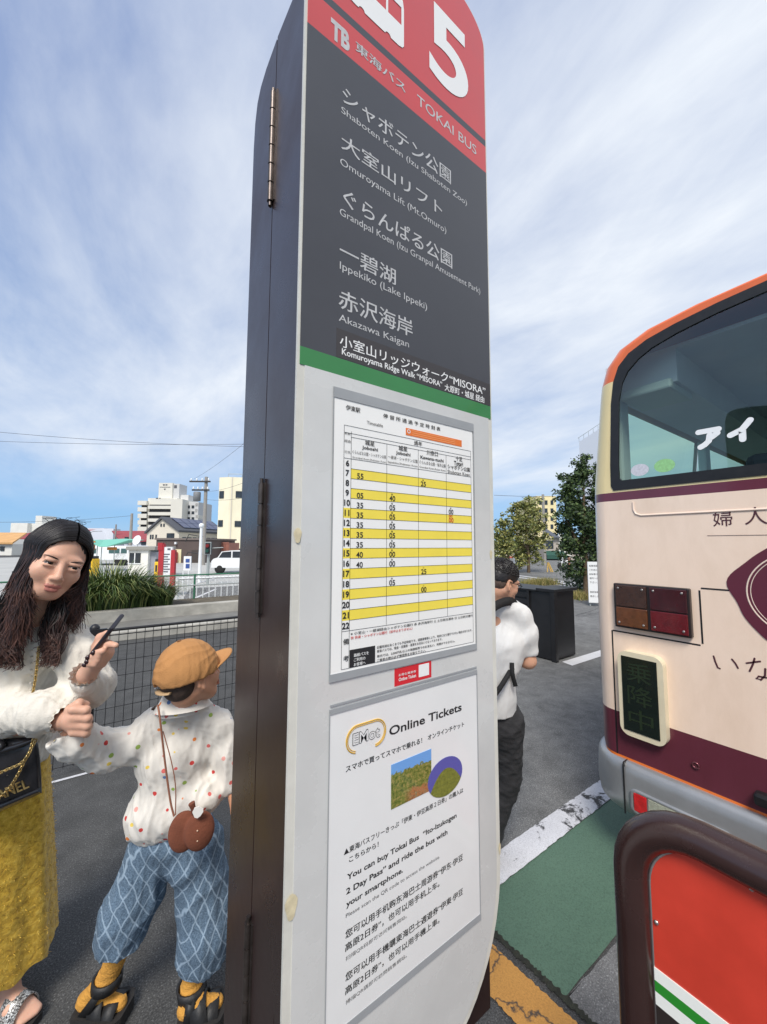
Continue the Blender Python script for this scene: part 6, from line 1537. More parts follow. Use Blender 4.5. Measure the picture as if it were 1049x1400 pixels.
# skirt
sk, t_, b_ = nodes_of('skirt_boucle', .95)
vv = t_.nodes.new('ShaderNodeTexCoord').outputs['Object']; n1 = noise_node(t_, vv, 55, 5, .75, .6); n2 = noise_node(t_, vv, 7, 4, .6)
cc = ramp(t_, n1.outputs['Fac'], [(.3, lin(150, 114, 22)), (.5, lin(204, 164, 48)), (.7, lin(236, 200, 86))]); t_.links.new(cc.outputs[0], b_.inputs['Base Color']); bump_to(t_, b_, n1.outputs['Fac'], .5, .008)
b_.inputs['Sheen Weight'].default_value = .25
n_ = 120; rows = []; ys = np.linspace(1000, 1309, 70)
for i, y in enumerate(ys):
    t = i/69; c = A(3-14*t, y, 1.285-.01*t); a0, b0 = .118+.05*t**.8, .105+.05*t**.8
    for k in range(n_):
        a = 2*math.pi*k/n_; fold = 1+.045*t**.6*math.sin(7*a+1.0+.8*t)+.025*t*math.sin(13*a+2)
        rr = .0032*noise.noise(Vector((c[0]+math.cos(a)*.2, c[1]+math.sin(a)*.2, c[2]))*60)
        dz = -.010*math.sin(a*9)*(t > .985)
        rows.append(c+np.array(AR)*(a0*fold+rr)*math.cos(a)+np.array(AF)*(b0*fold+rr)*math.sin(a)+UPW*dz)
m = MB(); m.add(rows, [(i*n_+k, i*n_+(k+1) % n_, (i+1)*n_+(k+1) % n_, (i+1)*n_+k) for i in range(69) for k in range(n_)], 0, True)
skirt = m.build('skirt', sk, wroot)
# fuzzy yarn ends
m = MB(); rg = random.Random(4)
for i in range(5200):
    j = rg.randrange(2, 69); k = rg.randrange(n_); p = Vector(rows[j*n_+k]); c = Vector(np.mean(rows[j*n_:(j+1)*n_:10], axis=0)); nn = (p-c); nn.z = 0; nn.normalize()
    p += Vector((rg.uniform(-.004, .004), rg.uniform(-.004, .004), rg.uniform(-.004, .004))); d = (nn*.7+Vector((rg.gauss(0, .5), rg.gauss(0, .5), rg.gauss(-.3, .5)))).normalized()*rg.uniform(.004, .010); q = Vector((rg.gauss(0, 1), rg.gauss(0, 1), rg.gauss(0, 1))).normalized()*.0012
    m.add([p-q, p+q, p+d], [(0, 1, 2)])
m.build('yarn', sk, skirt)
# sandals
SPK, t_, b_ = nodes_of('glitter_strap', .35); vv = t_.nodes.new('ShaderNodeTexCoord').outputs['Object']; n1 = noise_node(t_, vv, 260, 2, .7); cc = ramp(t_, n1.outputs['Fac'], [(.42, lin(60, 58, 56)), (.52, lin(170, 168, 164)), (.62, lin(240, 240, 236))]); t_.links.new(cc.outputs[0], b_.inputs['Base Color']); b_.inputs['Metallic'].default_value = .3
SOLE = mat('sole_dark', (.02, .018, .017, 1), .8, bump=.3, bscale=80)
def sole(m, heel, toe, w0, w1, z0, z1):
    d = unit((toe-heel)*np.array([1, 1, 0])); sd = np.array([-d[1], d[0], 0]); L_ = np.linalg.norm((toe-heel)[:2]); o = []
    prof = [(-.03, .5), (0, .85), (.25, .82), (.5, .85), (.8, 1.0), (.95, .9), (1.03, .55)]
    for t, k in prof: o.append(heel+d*L_*t+sd*(w0+(w1-w0)*t)*k)
    for t, k in prof[::-1]: o.append(heel+d*L_*t-sd*(w0+(w1-w0)*t)*k)
    m.prism([Vector((p[0], p[1], z0)) for p in o], (0, 0, z1-z0)); return d, sd, L_
for toe, heel in ((np.array(atz(47, 1389, .034)), np.array(atz(-14, 1379, .042))), (np.array(atz(-35, 1405, .034)), np.array(atz(-92, 1385, .042)))):
    m = MB(); d, sd, L_ = sole(m, heel, toe, .030, .042, .003, .024); sn = m.build('sandal', SOLE, wroot, bevel=.004)
    m = MB(); ce = heel*.38+toe*.62; ce[2] = .02
    n_ = 14; rw = []
    for q in (-.5, .5):
        for a in np.linspace(-.12, math.pi+.12, n_): rw.append(ce+d*(q*.055)+sd*.047*math.cos(a)+UPW*(.070-.012*q)*math.sin(a))
    m.add(rw, [(k, k+1, n_+k+1, n_+k) for k in range(n_-1)], 0, True); o_ = m.build('strap', SPK, sn); md = o_.modifiers.new('s', 'SOLIDIFY'); md.thickness = .004
# phone (held, so a thing of its own)
pa, pb_ = A(131.0, 887.5, 1.060), A(155.0, 857.0, 1.052)
ph = root('phone', tuple(pa), 'dark phone held edge-on in the woman raised hand', 'phone')
ax_u = unit(pb_-pa); vd = unit(pa-np.array([0, 0, 1.5])); ax_n = unit(np.cross(ax_u, vd)); ax_w = np.cross(ax_n, ax_u)
g = lambda x, y, z: Vector(pa+ax_w*x+ax_u*y+ax_n*z)
L_ = np.linalg.norm(pb_-pa)
PHM = mat('phone_case', lin(44, 42, 50), .35, var=.1, vscale=30)
m = MB(); m.box((-.020, -.03, -.0052), (.052, L_+.01, .0052), ax=g); m.build('case', PHM, ph, bevel=.004, seg=3)
m = MB(); m.box((-.017, -.026, .0053), (.049, L_+.006, .0058), ax=g); m.build('screen', mat('phone_glass', (.01, .01, .012, 1), .08), ph)
# handbag with chain
LEA = mat('black_leather', (.014, .014, .017, 1), .32, var=.25, vscale=18, bump=.35, bscale=28, coat=.25); GOLD = mat('gold_chain', lin(206, 178, 118), .3, metal=.85)
DB = 1.105
bagc = A(-4, 1065, DB)
bag = root('handbag', tuple(A(-4, 1065, DB+.02)), 'black leather chain handbag hanging against the mustard skirt', 'handbag')
def bp(px, py, d=0.): return Vector(A(px, py, DB+d))
outl = [(-62, 1020), (-20, 1014), (28, 1008), (48, 1010), (54, 1030), (57, 1078), (53, 1086), (20, 1101), (-20, 1118), (-60, 1128)]
outl = [tuple(q) for q in np.array(spline([np.array(q, float) for q in outl+outl[:1]], 46))[:-1]]
m = MB(); rows = []; n_ = len(outl); cxm, cym = np.mean([q[0] for q in outl]), np.mean([q[1] for q in outl])
for sc, dd in ((.0, -.022), (.55, -.020), (.85, -.014), (.97, -.005), (1.0, .006), (.97, .022), (.85, .034), (.0, .038)):
    rows += [bp(cxm+(x-cxm)*max(sc, .02), cym+(y-cym)*max(sc, .02), dd) for x, y in outl]
m.add(rows, [(i*n_+k, i*n_+(k+1) % n_, (i+1)*n_+(k+1) % n_, (i+1)*n_+k) for i in range(7) for k in range(n_)], 0, True); m.build('bag_body', LEA, bag)
m = MB()
for k in range(5): m.tube([bp(-55+k*14, 1020-k*2+q*3.2, -.024-.004*math.sin(q*1.3+k)) for q in range(6)], [.004, .009, .011, .010, .008, .003], 8)
m.tube([bp(-62, 1040, -.02), bp(-20, 1033, -.026), (bp(24, 1020, -.024)), bp(46, 1012, -.016)], [.006, .007, .007, .004], 8); m.tube([bp(-60, 1119, -.010), bp(0, 1103, -.018), bp(54, 1080, -.012)], .006, 8); m.build('gathered_flap', LEA, bag)
def chain_(m, pts, n, r0=.0052, th=.0015):
    pp = spline(pts, n)
    for i in range(n-1):
        c = Vector((pp[i]+pp[i+1])/2); d = Vector(pp[i+1]-pp[i]).normalized(); u = d.orthogonal().normalized(); w_ = d.cross(u)
        if i % 2: u, w_ = w_, u
        m.tube([c+d*r0*1.25*math.cos(a)+u*r0*.72*math.sin(a) for a in np.linspace(0, 2*math.pi, 11)[:-1]], th, 5, closed=True)
m = MB(); chain_(m, [A(46, 1010, DB-.022), A(40, 1030, DB-.034), A(28, 1044, DB-.036), A(8, 1053, DB-.036), A(-16, 1064, DB-.034)], 26)
chain_(m, [A(49, 1012, DB-.02), A(36, 1036, DB-.034), A(24, 1060, DB-.036), A(12, 1078, DB-.036), A(-6, 1096, DB-.034)], 28)
chain_(m, [A(53, 885, 1.085), A(51, 905, 1.083), A(48, 930, 1.088), A(44, 952, 1.095)], 22, .0046, .0014); m.build('chain', GOLD, bag)
m = MB(); m.tube([Vector(A(53, 884, 1.087)), Vector(A(48.5, 928, 1.091)), Vector(A(44, 954, 1.098))], .0022, 6); m.build('chain_leather', LEA, bag)
m = MB(); a, b = bp(-27, 1106, -.0265), bp(40, 1077, -.0255); ex = (b-a); wdt = ex.length; ex.normalize(); ez = Vector(UPW); nn = (Vector((0, 0, 1.5))-a).normalized(); ez = (ez-ex*ez.dot(ex)); ez = (ez-nn*ez.dot(nn)).normalized()
m.text('CHANEL', a, ex, ez, wdt, .026, None, .01); o_ = m.build('bag_lettering', GOLD, bag); md = o_.modifiers.new('s', 'SOLIDIFY'); md.thickness = .002

# ------------------------------------------------------------------ BOY
SB = .83
away = unit(np.array([A(262, 912, 2)[0], A(262, 912, 2)[1], 0])); rgt = unit(np.cross(away, UPW))
HB = A(261, 924, 1.225); MBY = frame(rgt*math.cos(R_(30))+away*math.sin(R_(30)), 4, 14)
bfoot = np.array(atz(205, 1400, 0)); broot = root('person', (bfoot[0], bfoot[1]+.02, 0), 'small boy in tan cap and white polka dot shirt seen from behind', 'person')
lo = np.minimum(A(70, 1010, 1.05), A(60, 1400, 1.2))-.06; hi = np.maximum(A(330, 1400, 1.3), A(340, 860, 1.45))+.06
lo = np.minimum(lo, A(340, 1400, 1.15)-.05); hi = np.maximum(hi, A(60, 870, 1.3)+.03); lo[2] = -.004
v = Vox(lo, hi, .004)
PB = head(v, HB, MBY, SB, True, nose=.85)
nb0 = PB(0, -.05, -.03); nbB = A(250, 958, 1.245); v.cone(nb0, nbB, .043, .045, .02)
bsL, bsR = A(207, 992, 1.235), A(300, 992, 1.30)
v.chain([bsL, nbB-UPW*.012+away*.008, bsR], [.022, .032, .022], .015); v.cone(nbB-UPW*.02+away*.02, nbB-UPW*.10+away*.03, .030, .026, .01); v.cone(nbB-UPW*.10+away*.03, A(240, 1110, 1.27), .026, .042, .015)
v.chain([bsL, A(150, 1032, 1.19), A(94, 998, 1.075)], [.032, .027, .019], .02)
v.ell(A(104, 990, 1.068), (.016, .022, .020), None, .012)
for k in range(4): v.chain([A(104, 990, 1.068), A(109-k, 982+k*3, 1.072), A(111-k, 979+k*4, 1.08)], [.010, .007, .006], .004)
v.cone(A(104, 990, 1.068), A(106, 974, 1.07), .009, .006, .004)
v.chain([bsR, A(316, 1050, 1.31), A(322, 1095, 1.27)], [.032, .027, .020], .02); v.ell(A(323, 1108, 1.26), (.018, .018, .026), None, .012)
for k in range(4): v.chain([A(321, 1108, 1.27-.01*k), A(322, 1122, 1.272-.011*k), A(324, 1130, 1.268-.011*k)], [.008, .007, .006], .004)
anL, anR = A(147, 1338, 1.235), A(262, 1350, 1.24)
v.cone(A(240, 1110, 1.27), A(240, 1140, 1.275), .042, .045, .015); v.chain([A(225, 1145, 1.27), A(186, 1235, 1.248), anL], [.04, .034, .025], .015); v.chain([A(258, 1145, 1.28), A(274, 1245, 1.272), anR], [.04, .034, .025], .015)
tL, hL = np.array(atz(164, 1368, .055)), np.array(atz(118, 1366, .055)); tR, hR = np.array(atz(296, 1366, .055)), np.array(atz(255, 1378, .055))
for an, t, h_ in ((anL, tL, hL), (anR, tR, hR)):
    v.cone(an, h_, .022, .018, .010); v.cone(an, (t*.45+h_*.55), .022, .020, .010); v.cone(h_, t-UPW*.008, .018, .015, .010)
V, Fc = v.mesh(); build_np('body', V, Fc, [SKIN_B, skin_mat('lips_boy', (196, 128, 108), (204, 138, 116))], broot, lips_index(V, Fc, PB, MBY, HB, SB))
face_parts(broot, PB, MBY, SB)
# short hair below the cap
v = Vox(HB-.14, HB+.14, .004); e = lambda c, r, k=.01, mode='add': v.ell(PB(*c), np.array(r)*SB, MBY, k, mode)
e((0, .034, -.016), (.077, .090, .0935)); e((0, -.02, -.05), (.062, .045, .05), .02); e((0, -.05, .075), (.085, .085, .085), .01, 'sub')
for q in (1, -1): e((q*.085, -.02, .0), (.03, .036, .026), .006, 'sub')
V, Fc = v.mesh(); build_np('hair', V, Fc, mat('hair_shaved', lin(74, 60, 52), .8, var=.3, vscale=120), broot)
# cap
CAPM = mat('cap_canvas', lin(188, 136, 84), .9, var=.10, vscale=10, bump=.3, bscale=320); CAPD = mat('cap_inside', lin(40, 34, 32), .9)
v = Vox(HB-.17, HB+.17, .0035); e = lambda c, r, k=.01, mode='add': v.ell(PB(*c), np.array(r)*SB, MBY, k, mode)
e((0, .040, -.010), (.089, .103, .108)); e((0, .020, -.006), (.091, .075, .109), .03)
nrm = MBY@unit((0, -1, .0)); v.cut(PB(0, .002, 0), MBY@unit((0, -1, -.10)))
e((0, .020, -.012), (.079, .092, .098), .004, 'sub')
e((0, -.004, -.112), (.030, .034, .05), .004, 'sub')
V, Fc = v.mesh(); V = wrinkle(V, Fc, .0026, 60, 21, (1, 1, 1), .9)
cap = build_np('cap', V, Fc, CAPM, broot)
m = MB(); rows = []; n_ = 22
for i, q in enumerate(np.linspace(0, 1, 7)):
    for a in np.linspace(-1.02, 1.02, n_):
        rx, rz__ = .088, .104; bx_, bz_ = rx*math.sin(a), rz__*math.cos(a); ln = .078*max(0, math.cos(a*1.40))**.55
        rows.append(PB(bx_*(1+.02*q), .010-.020*(bx_/.088)**2*(1-.25*q)+.012*q, bz_-.004+ln*q))
m.add(rows, [(i*n_+k, i*n_+k+1, (i+1)*n_+k+1, (i+1)*n_+k) for i in range(6) for k in range(n_-1)], 0, True); o_ = m.build('brim', CAPM, cap); md = o_.modifiers.new('s', 'SOLIDIFY'); md.thickness = .0045
m = MB(); st2 = [PB(.092*math.sin(a), -.0045, -.006-.109*math.cos(a)) for a in np.linspace(-.50, .50, 11)]; m.tube([Vector(p) for p in st2], .0085, 8, flat=.28, up=Vector(MBY[:, 1])); m.build('strap', mat('cap_strap', lin(190, 160, 122), .7), cap)
m = MB(); c_ = PB(.092*math.sin(.42), -.0045, -.008-.111*math.cos(.42)); m.box((-.006, -.010, -.002), (.006, .010, .002), ax=lambda x, y, z: Vector(c_)+Vector(MBY@np.array([x*.9, y, 0]))-Vector(MBY[:, 2])*(.002+z)); m.build('buckle', mat('buckle_steel', lin(190, 188, 182), .3, metal=.7), cap)
m = MB()
for a, y in ((.75, .072), (-.75, .072), (1.9, .07), (-1.9, .07), (2.6, .06)): m.ell(PB(.080*math.sin(a), y, .094*math.cos(a)-.01), (.0022, .0022, .0022), 8, 6)
m.ell(PB(0, .1305*1.0+.012, -.010), (.007, .007, .004), 10, 8); m.build('eyelet', mat('cap_dark', lin(120, 80, 44), .8), cap)
# polka-dot shirt
DOT, t_, b_ = nodes_of('polka_cotton', .85); vv = t_.nodes.new('ShaderNodeTexCoord').outputs['Object']
vo = t_.nodes.new('ShaderNodeTexVoronoi'); vo.inputs['Scale'].default_value = 31; vo.inputs['Randomness'].default_value = .78; t_.links.new(vv, vo.inputs['Vector'])
dm = ramp(t_, vo.outputs['Distance'], [(.19, grey(1)), (.215, grey(0))]); sc_ = t_.nodes.new('ShaderNodeSeparateColor'); t_.links.new(vo.outputs['Color'], sc_.inputs[0])
dc = ramp(t_, sc_.outputs[0], [(0, lin(206, 64, 60)), (.24, lin(226, 132, 66)), (.40, lin(236, 206, 96)), (.56, lin(150, 176, 84)), (.70, lin(222, 110, 104)), (.86, lin(96, 130, 180)), (.93, lin(226, 160, 150))], 'CONSTANT')
sz = ramp(t_, sc_.outputs[1], [(.06, grey(0)), (.1, grey(1))]); fac = mixrgb(t_, 1., dm.outputs[0], sz.outputs[0], 'MULTIPLY')
t_.links.new(mixrgb(t_, fac, lin(226, 221, 212), dc.outputs[0]), b_.inputs['Base Color']); n1 = noise_node(t_, vv, 300, 2, .6); bump_to(t_, b_, n1.outputs['Fac'], .15, .004)
lo = np.minimum(A(50, 1080, 1.0), A(50, 1170, 1.2))-.05; hi = np.maximum(A(340, 950, 1.5), A(330, 1170, 1.1))+.05; lo = np.minimum(lo, A(330, 1170, 1.1)-.03); hi = np.maximum(hi, A(50, 940, 1.4))
v = Vox(lo, hi, .0045)
v.chain([bsL+UPW*.002, nbB-UPW*.012, bsR+UPW*.002], [.044, .050, .044], .03)
v.ell(A(242, 1030, 1.265), (.118, .085, .115), np.stack([rgt, away, UPW], 1), .05); v.ell(A(236, 1098, 1.262), (.128, .098, .100), np.stack([rgt, away, UPW], 1), .06)
v.ell(A(205, 1120, 1.25), (.066, .072, .055), np.stack([rgt, away, UPW], 1), .04); v.ell(A(278, 1085, 1.26), (.060, .075, .055), np.stack([rgt, away, UPW], 1), .04)
v.chain([bsL, A(178, 1018, 1.205), A(142, 1026, 1.17), A(104, 1012, 1.10), A(84, 1006, 1.07)], [.046, .050, .058, .050, .036], .025)
v.chain([bsR, A(313, 1030, 1.305), A(318, 1068, 1.29)], [.046, .052, .044], .025)
v.cone(A(84, 1003, 1.07), A(62, 1001, 1.05), .024, .034, .005, 'sub'); v.cut(A(215, 1153, 1.2), np.array([0, 0, -1.])+rgt*.10, .006)
v.ell(nbB+UPW*.055, (.045, .045, .045), None, .01, 'sub')
V, Fc = v.mesh(); V = wrinkle(V, Fc, .0080, 32, 13, (1, 1, .38), .9); V = wrinkle(V, Fc, .0030, 80, 14, (1, 1, .35), .9); V = smooth_v(V, Fc, 1, .5)
shirt = build_np('shirt', V, Fc, DOT, broot)
# collar
n_ = 40; rows = []; tl = unit(UPW+rgt*.06)
for q, (rr, hz_) in enumerate(((.072, -.050), (.056, -.012), (.050, .016), (.051, .023), (.058, .014), (.068, -.008), (.084, -.036))):
    for a in np.linspace(0, 2*math.pi, n_, endpoint=False): rows.append(nbB+rgt*rr*math.cos(a)+away*rr*.95*math.sin(a)+UPW*(hz_-.012*math.sin(a)+.014)+rgt*.002)
m = MB(); m.add(rows, [(i*n_+k, i*n_+(k+1) % n_, (i+1)*n_+(k+1) % n_, (i+1)*n_+k) for i in range(6) for k in range(n_)], 0, True); m.build('collar', DOT, shirt)
# quilted denim trousers
DEN, t_, b_ = nodes_of('denim_lattice', .9); tcn = t_.nodes.new('ShaderNodeTexCoord'); mp = t_.nodes.new('ShaderNodeMapping'); mp.inputs['Rotation'].default_value = (0, 0, R_(35.65)); t_.links.new(tcn.outputs['Object'], mp.inputs[0])
n0 = noise_node(t_, mp.outputs[0], 9, 3, .5); wp = mixrgb(t_, .045, mp.outputs[0], n0.outputs['Color'], 'ADD'); sx_ = t_.nodes.new('ShaderNodeSeparateXYZ'); t_.links.new(wp, sx_.inputs[0])
def mth(op, a, b=None):
    q = t_.nodes.new('ShaderNodeMath'); q.operation = op
    for k, v_ in enumerate((a, b)):
        if v_ is None: continue
        if hasattr(v_, 'links'): t_.links.new(v_, q.inputs[k])
        else: q.inputs[k].default_value = v_
    return q.outputs[0]
xa = mth('ADD', sx_.outputs['X'], mth('MULTIPLY', sx_.outputs['Y'], .6)); zz_ = mth('MULTIPLY', sx_.outputs['Z'], .62)
la = mth('ABSOLUTE', mth('SUBTRACT', mth('FRACT', mth('MULTIPLY', mth('ADD', xa, zz_), 22.)), .5)); lb = mth('ABSOLUTE', mth('SUBTRACT', mth('FRACT', mth('MULTIPLY', mth('SUBTRACT', xa, zz_), 22.)), .5))
ln_ = ramp(t_, mth('MINIMUM', la, lb), [(.03, grey(.8)), (.075, grey(0))]); nf = noise_node(t_, tcn.outputs['Object'], 220, 3, .7); nb2 = noise_node(t_, tcn.outputs['Object'], 10, 4, .6)
dcol = ramp(t_, nf.outputs['Fac'], [(.35, lin(70, 90, 110)), (.65, lin(112, 134, 154))]); db2 = ramp(t_, nb2.outputs['Fac'], [(.3, grey(.8)), (.7, grey(1.12))])
c_ = mixrgb(t_, 1., dcol.outputs[0], db2.outputs[0], 'MULTIPLY'); t_.links.new(mixrgb(t_, ln_.outputs[0], c_, lin(156, 176, 194)), b_.inputs['Base Color']); bump_to(t_, b_, nf.outputs['Fac'], .4, .004)
lo = np.minimum(A(120, 1345, 1.15), A(120, 1100, 1.3))-.08; hi = np.maximum(A(330, 1100, 1.45), A(330, 1345, 1.2))+.06; lo = np.minimum(lo, A(330, 1345, 1.1))
v = Vox(lo, hi, .0045); MP = np.stack([rgt, away, UPW], 1)
v.ell(A(240, 1135, 1.27), (.110, .088, .075), MP, .04); v.ell(A(258, 1165, 1.275), (.085, .09, .08), MP, .04)
v.chain([A(212, 1150, 1.26), A(190, 1215, 1.25), A(174, 1245, 1.24), A(167, 1274, 1.235)], [.076, .078, .080, .078], .02); v.chain([A(270, 1155, 1.28), A(280, 1230, 1.275), A(283, 1268, 1.265), A(278, 1296, 1.26)], [.080, .083, .086, .082], .018)
v.cut(A(165, 1308, 1.235), unit(np.array([0, 0, -1.])-rgt*.10), .008) if False else None
for hx, hy, hd, rr in ((167, 1278, 1.235, .068), (278, 1300, 1.262, .074)):
    q = A(hx, hy, hd); v.ell(q-UPW*.10+rgt*.0, (.115, .115, .10), np.stack([rgt, away, UPW], 1), .004, 'sub'); v.cone(q-UPW*.03, q+UPW*.10, rr-.004, rr-.022, .006, 'sub')
V, Fc = v.mesh(); V = wrinkle(V, Fc, .008, 32, 31, (1, 1, .5), .8); build_np('trousers', V, Fc, DEN, broot)
# socks and sandals
SOCK = mat('sock_knit', lin(206, 150, 66), .9, var=.1, vscale=20, bump=.5, bscale=200)
lo = np.minimum(np.minimum(A(95, 1400, 1.15), A(320, 1400, 1.1)), A(95, 1300, 1.3))-.05; hi = np.maximum(np.maximum(A(330, 1300, 1.4), A(95, 1300, 1.35)), tR)+.05; lo[2] = .012
SAND = mat('sandal_black', (.016, .016, .017, 1), .55, bump=.2, bscale=60)
for an, t, h_, kn_ in ((anL, tL, hL, A(186, 1235, 1.248)), (anR, tR, hR, A(274, 1245, 1.272))):
    v = Vox(np.minimum.reduce([an, t, h_])-.07, np.maximum.reduce([an, t, h_])+np.array([.07, .07, .10]), .004); top_ = an+(kn_-an)*.80
    v.cone(an, top_, .029, .039, .012); v.cone(an, h_-UPW*.002, .029, .024, .012); v.cone(an, (t*.45+h_*.55), .029, .026, .012); v.cone(h_-UPW*.002, t-UPW*.008, .024, .021, .012)
    V, Fc = v.mesh(); V = wrinkle(V, Fc, .0022, 120, 3, (.4, .4, 1.6)); build_np('sock', V, Fc, SOCK, broot)
    m = MB(); d, sd, L_ = sole(m, h_-unit((t-h_)*np.array([1, 1, 0]))*.018, t+unit((t-h_)*np.array([1, 1, 0]))*.022, .050, .056, .002, .040); sn = m.build('sandal', SOLE, broot, bevel=.005)
    m = MB(); n_ = 18
    def loop(c, ux, uy, rx, ry, wv, wd, a0=0., a1=2*math.pi):
        rw = []
        for q in (-.5, .5):
            for a in np.linspace(a0, a1, n_): rw.append(c+ux*rx*math.cos(a)+uy*ry*math.sin(a)+wv*wd*q)
        m.add(rw, [(k, k+1, n_+k+1, n_+k) for k in range(n_-1)], 0, True)
    up2 = unit(an-(h_+t)/2+UPW*.1)
    loop(an-up2*.004, d, sd, .037, .036, up2, .030)
    for q, rx_, rz2, tl_ in ((.84, .038, .031, 0.), (.55, .038, .046, .30)):
        ce = h_*(1-q)+t*q; ce[2] = .028; loop(ce, sd, unit(UPW-d*tl_), rx_, rz2, unit(d+UPW*tl_), .046, -.15, math.pi+.15)
    for q in (1, -1): m.add([h_+sd*q*.028-UPW*.02-d*.004, h_+sd*q*.030+d*.030-UPW*.02, an+sd*q*.034+d*.016, an+sd*q*.034-d*.008], [(0, 1, 2, 3)], 0, True)
    o_ = m.build('strap', SAND, sn); md = o_.modifiers.new('s', 'SOLIDIFY'); md.thickness = .006; md.offset = 1
# felt pouch
FELT = mat('felt_brown', lin(122, 70, 50), .98, var=.14, vscale=20, bump=.3, bscale=260)
DP = 1.125
pc = A(262, 1137, DP); pu = root('pouch', tuple(pc), 'round brown felt pouch with white leaf tag hanging at the hip of the boy', 'bag')
v = Vox(pc-.1, pc+.1, .003); MPc = np.stack([rgt, away, UPW], 1)
v.ell(A(251, 1137, DP), (.040, .018, .056), MPc, .02); v.ell(A(273, 1136, DP), (.040, .018, .054), MPc, .006)
V, Fc = v.mesh(); build_np('pouch_body', V, Fc, FELT, pu)
m = MB(); m.tube([Vector(A(265, 1112, DP-.010)), Vector(A(264, 1104, DP-.018)), Vector(A(262, 1098, DP-.018))], [.006, .007, .009], 10); m.build('stem', FELT, pu)
m = MB(); lf = [(266, 1118), (263, 1111), (266, 1105), (272, 1103), (278, 1106), (278, 1110), (274, 1116), (270, 1119)]; m.prism([Vector(A(x, y, DP-.024)) for x, y in lf], Vector(away*.003)); m.build('leaf_tag', mat('leaf_white', lin(236, 232, 224), .8), pu)
m = MB(); m.tube([Vector(p) for p in spline([A(216, 964, 1.155), A(219, 985, 1.132), A(226, 1045, 1.132), A(233, 1095, 1.128), A(238, 1116, DP)], 24)], .0028, 6); m.tube([Vector(p) for p in spline([A(223, 1000, 1.136), A(234, 1040, 1.13), A(240, 1075, 1.128), A(240, 1114, DP)], 18)], .0016, 6); m.build('cord', mat('cord_brown', lin(150, 100, 78), .7), pu)
m = MB()
for x, y in ((270, 1136), (266, 1147), (270, 1150)): m.ell(A(x, y, DP-.0185), (.0022, .0022, .0022), 8, 6)
m.build('stitch', mat('stitch_white', lin(220, 190, 160), .8), pu)

# ------------------------------------------------------------------ MAN
DM = 2.10
awm = unit(np.array([A(690, 790, 2)[0], A(690, 790, 2)[1], 0])); rgm = unit(np.cross(awm, UPW))
HM = A(686, 796, DM); MM = frame(rgm*math.cos(R_(38))+awm*math.sin(R_(38)), 0, -14)
mfoot = A(676, 1170, DM); mroot = root('person', (mfoot[0], mfoot[1], ROAD), 'man with short black hair in white tee shirt and black trousers beyond the stop pillar', 'person')
lo = np.minimum(A(600, 1200, 1.9), A(600, 760, 2.5))-.1; hi = np.maximum(A(760, 760, 2.5), A(760, 1200, 2.0))+.1; lo = np.minimum(lo, A(760, 1190, 1.9)-.05); lo[2] = ROAD-.004; hi[2] = HM[2]+.2
v = Vox(lo, hi, .006)
PM = head(v, HM, MM, .96, ear=(1, -1))
nmB = A(676, 822, DM+.02); v.cone(PM(0, -.05, -.03), nmB, .055, .060, .02)
msR, msL = A(711, 842, DM+.03), A(641, 842, DM+.05); v.chain([msL, nmB, msR], [.045, .06, .045], .03); v.cone(nmB-UPW*.08, A(672, 955, DM), .07, .08, .02)
elb = A(722, 903, DM+.04); wrm = A(694, 898, DM+.20); v.chain([msR, elb, wrm], [.050, .042, .028], .02); v.ell(A(688, 894, DM+.24), (.03, .03, .045), None, .015)
for k in range(4): v.chain([A(688, 892, DM+.26), A(683, 887+k*3, DM+.31), A(679, 886+k*3, DM+.30)], [.013, .0095, .008], .004)
v.cone(A(688, 890, DM+.25), A(684, 882, DM+.28), .012, .009, .004)
elb2 = A(632, 905, DM+.08); v.chain([msL, elb2, A(662, 898, DM+.2)], [.05, .042, .028], .02); v.ell(A(668, 895, DM+.24), (.03, .03, .045), None, .015)
for hip, kne, ank, toe in ((A(686, 980, DM), A(690, 1065, DM+.03), A(668, 1160, DM+.0), A(668, 1160, DM+.0)+np.array(AF)*.16), (A(654, 980, DM+.03), A(652, 1060, DM+.1), A(648, 1135, DM+.14), A(660, 1140, DM+.2))):
    v.chain([hip, kne, ank], [.07, .05, .038], .02); t = toe.copy(); t[2] = ROAD+.04; a_ = ank.copy(); a_[2] = ROAD+.05; v.cone(ank, a_, .04, .038, .01); v.cone(a_, t, .038, .032, .01)
V, Fc = v.mesh(); build_np('body', V, Fc, [SKIN_M, SKIN_M], mroot, lips_index(V, Fc, PM, MM, HM, .96))
face_parts(mroot, PM, MM, .96)
v = Vox(HM-.17, HM+.17, .005); e = lambda c, r, k=.01, mode='add': v.ell(PM(*c), np.array(r)*.96, MM, k, mode)
e((0, .044, -.012), (.082, .090, .099)); e((0, .0, -.04), (.074, .06, .062), .03); e((0, -.048, .075), (.088, .085, .075), .01, 'sub')
for q in (1, -1): e((q*.085, -.02, .0), (.03, .04, .03), .006, 'sub')
V, Fc = v.mesh(); V = wrinkle(V, Fc, .0015, 160, 4); ci = ((V[Fc].mean(1)-HM)@MM)[:, 1] < -.004
mh = build_np('hair', V, Fc, [HAIRD, mat('hair_faded', lin(104, 86, 76), .8, var=.3, vscale=140)], mroot, ci.astype(int))
cur = []; r = random.Random(5)
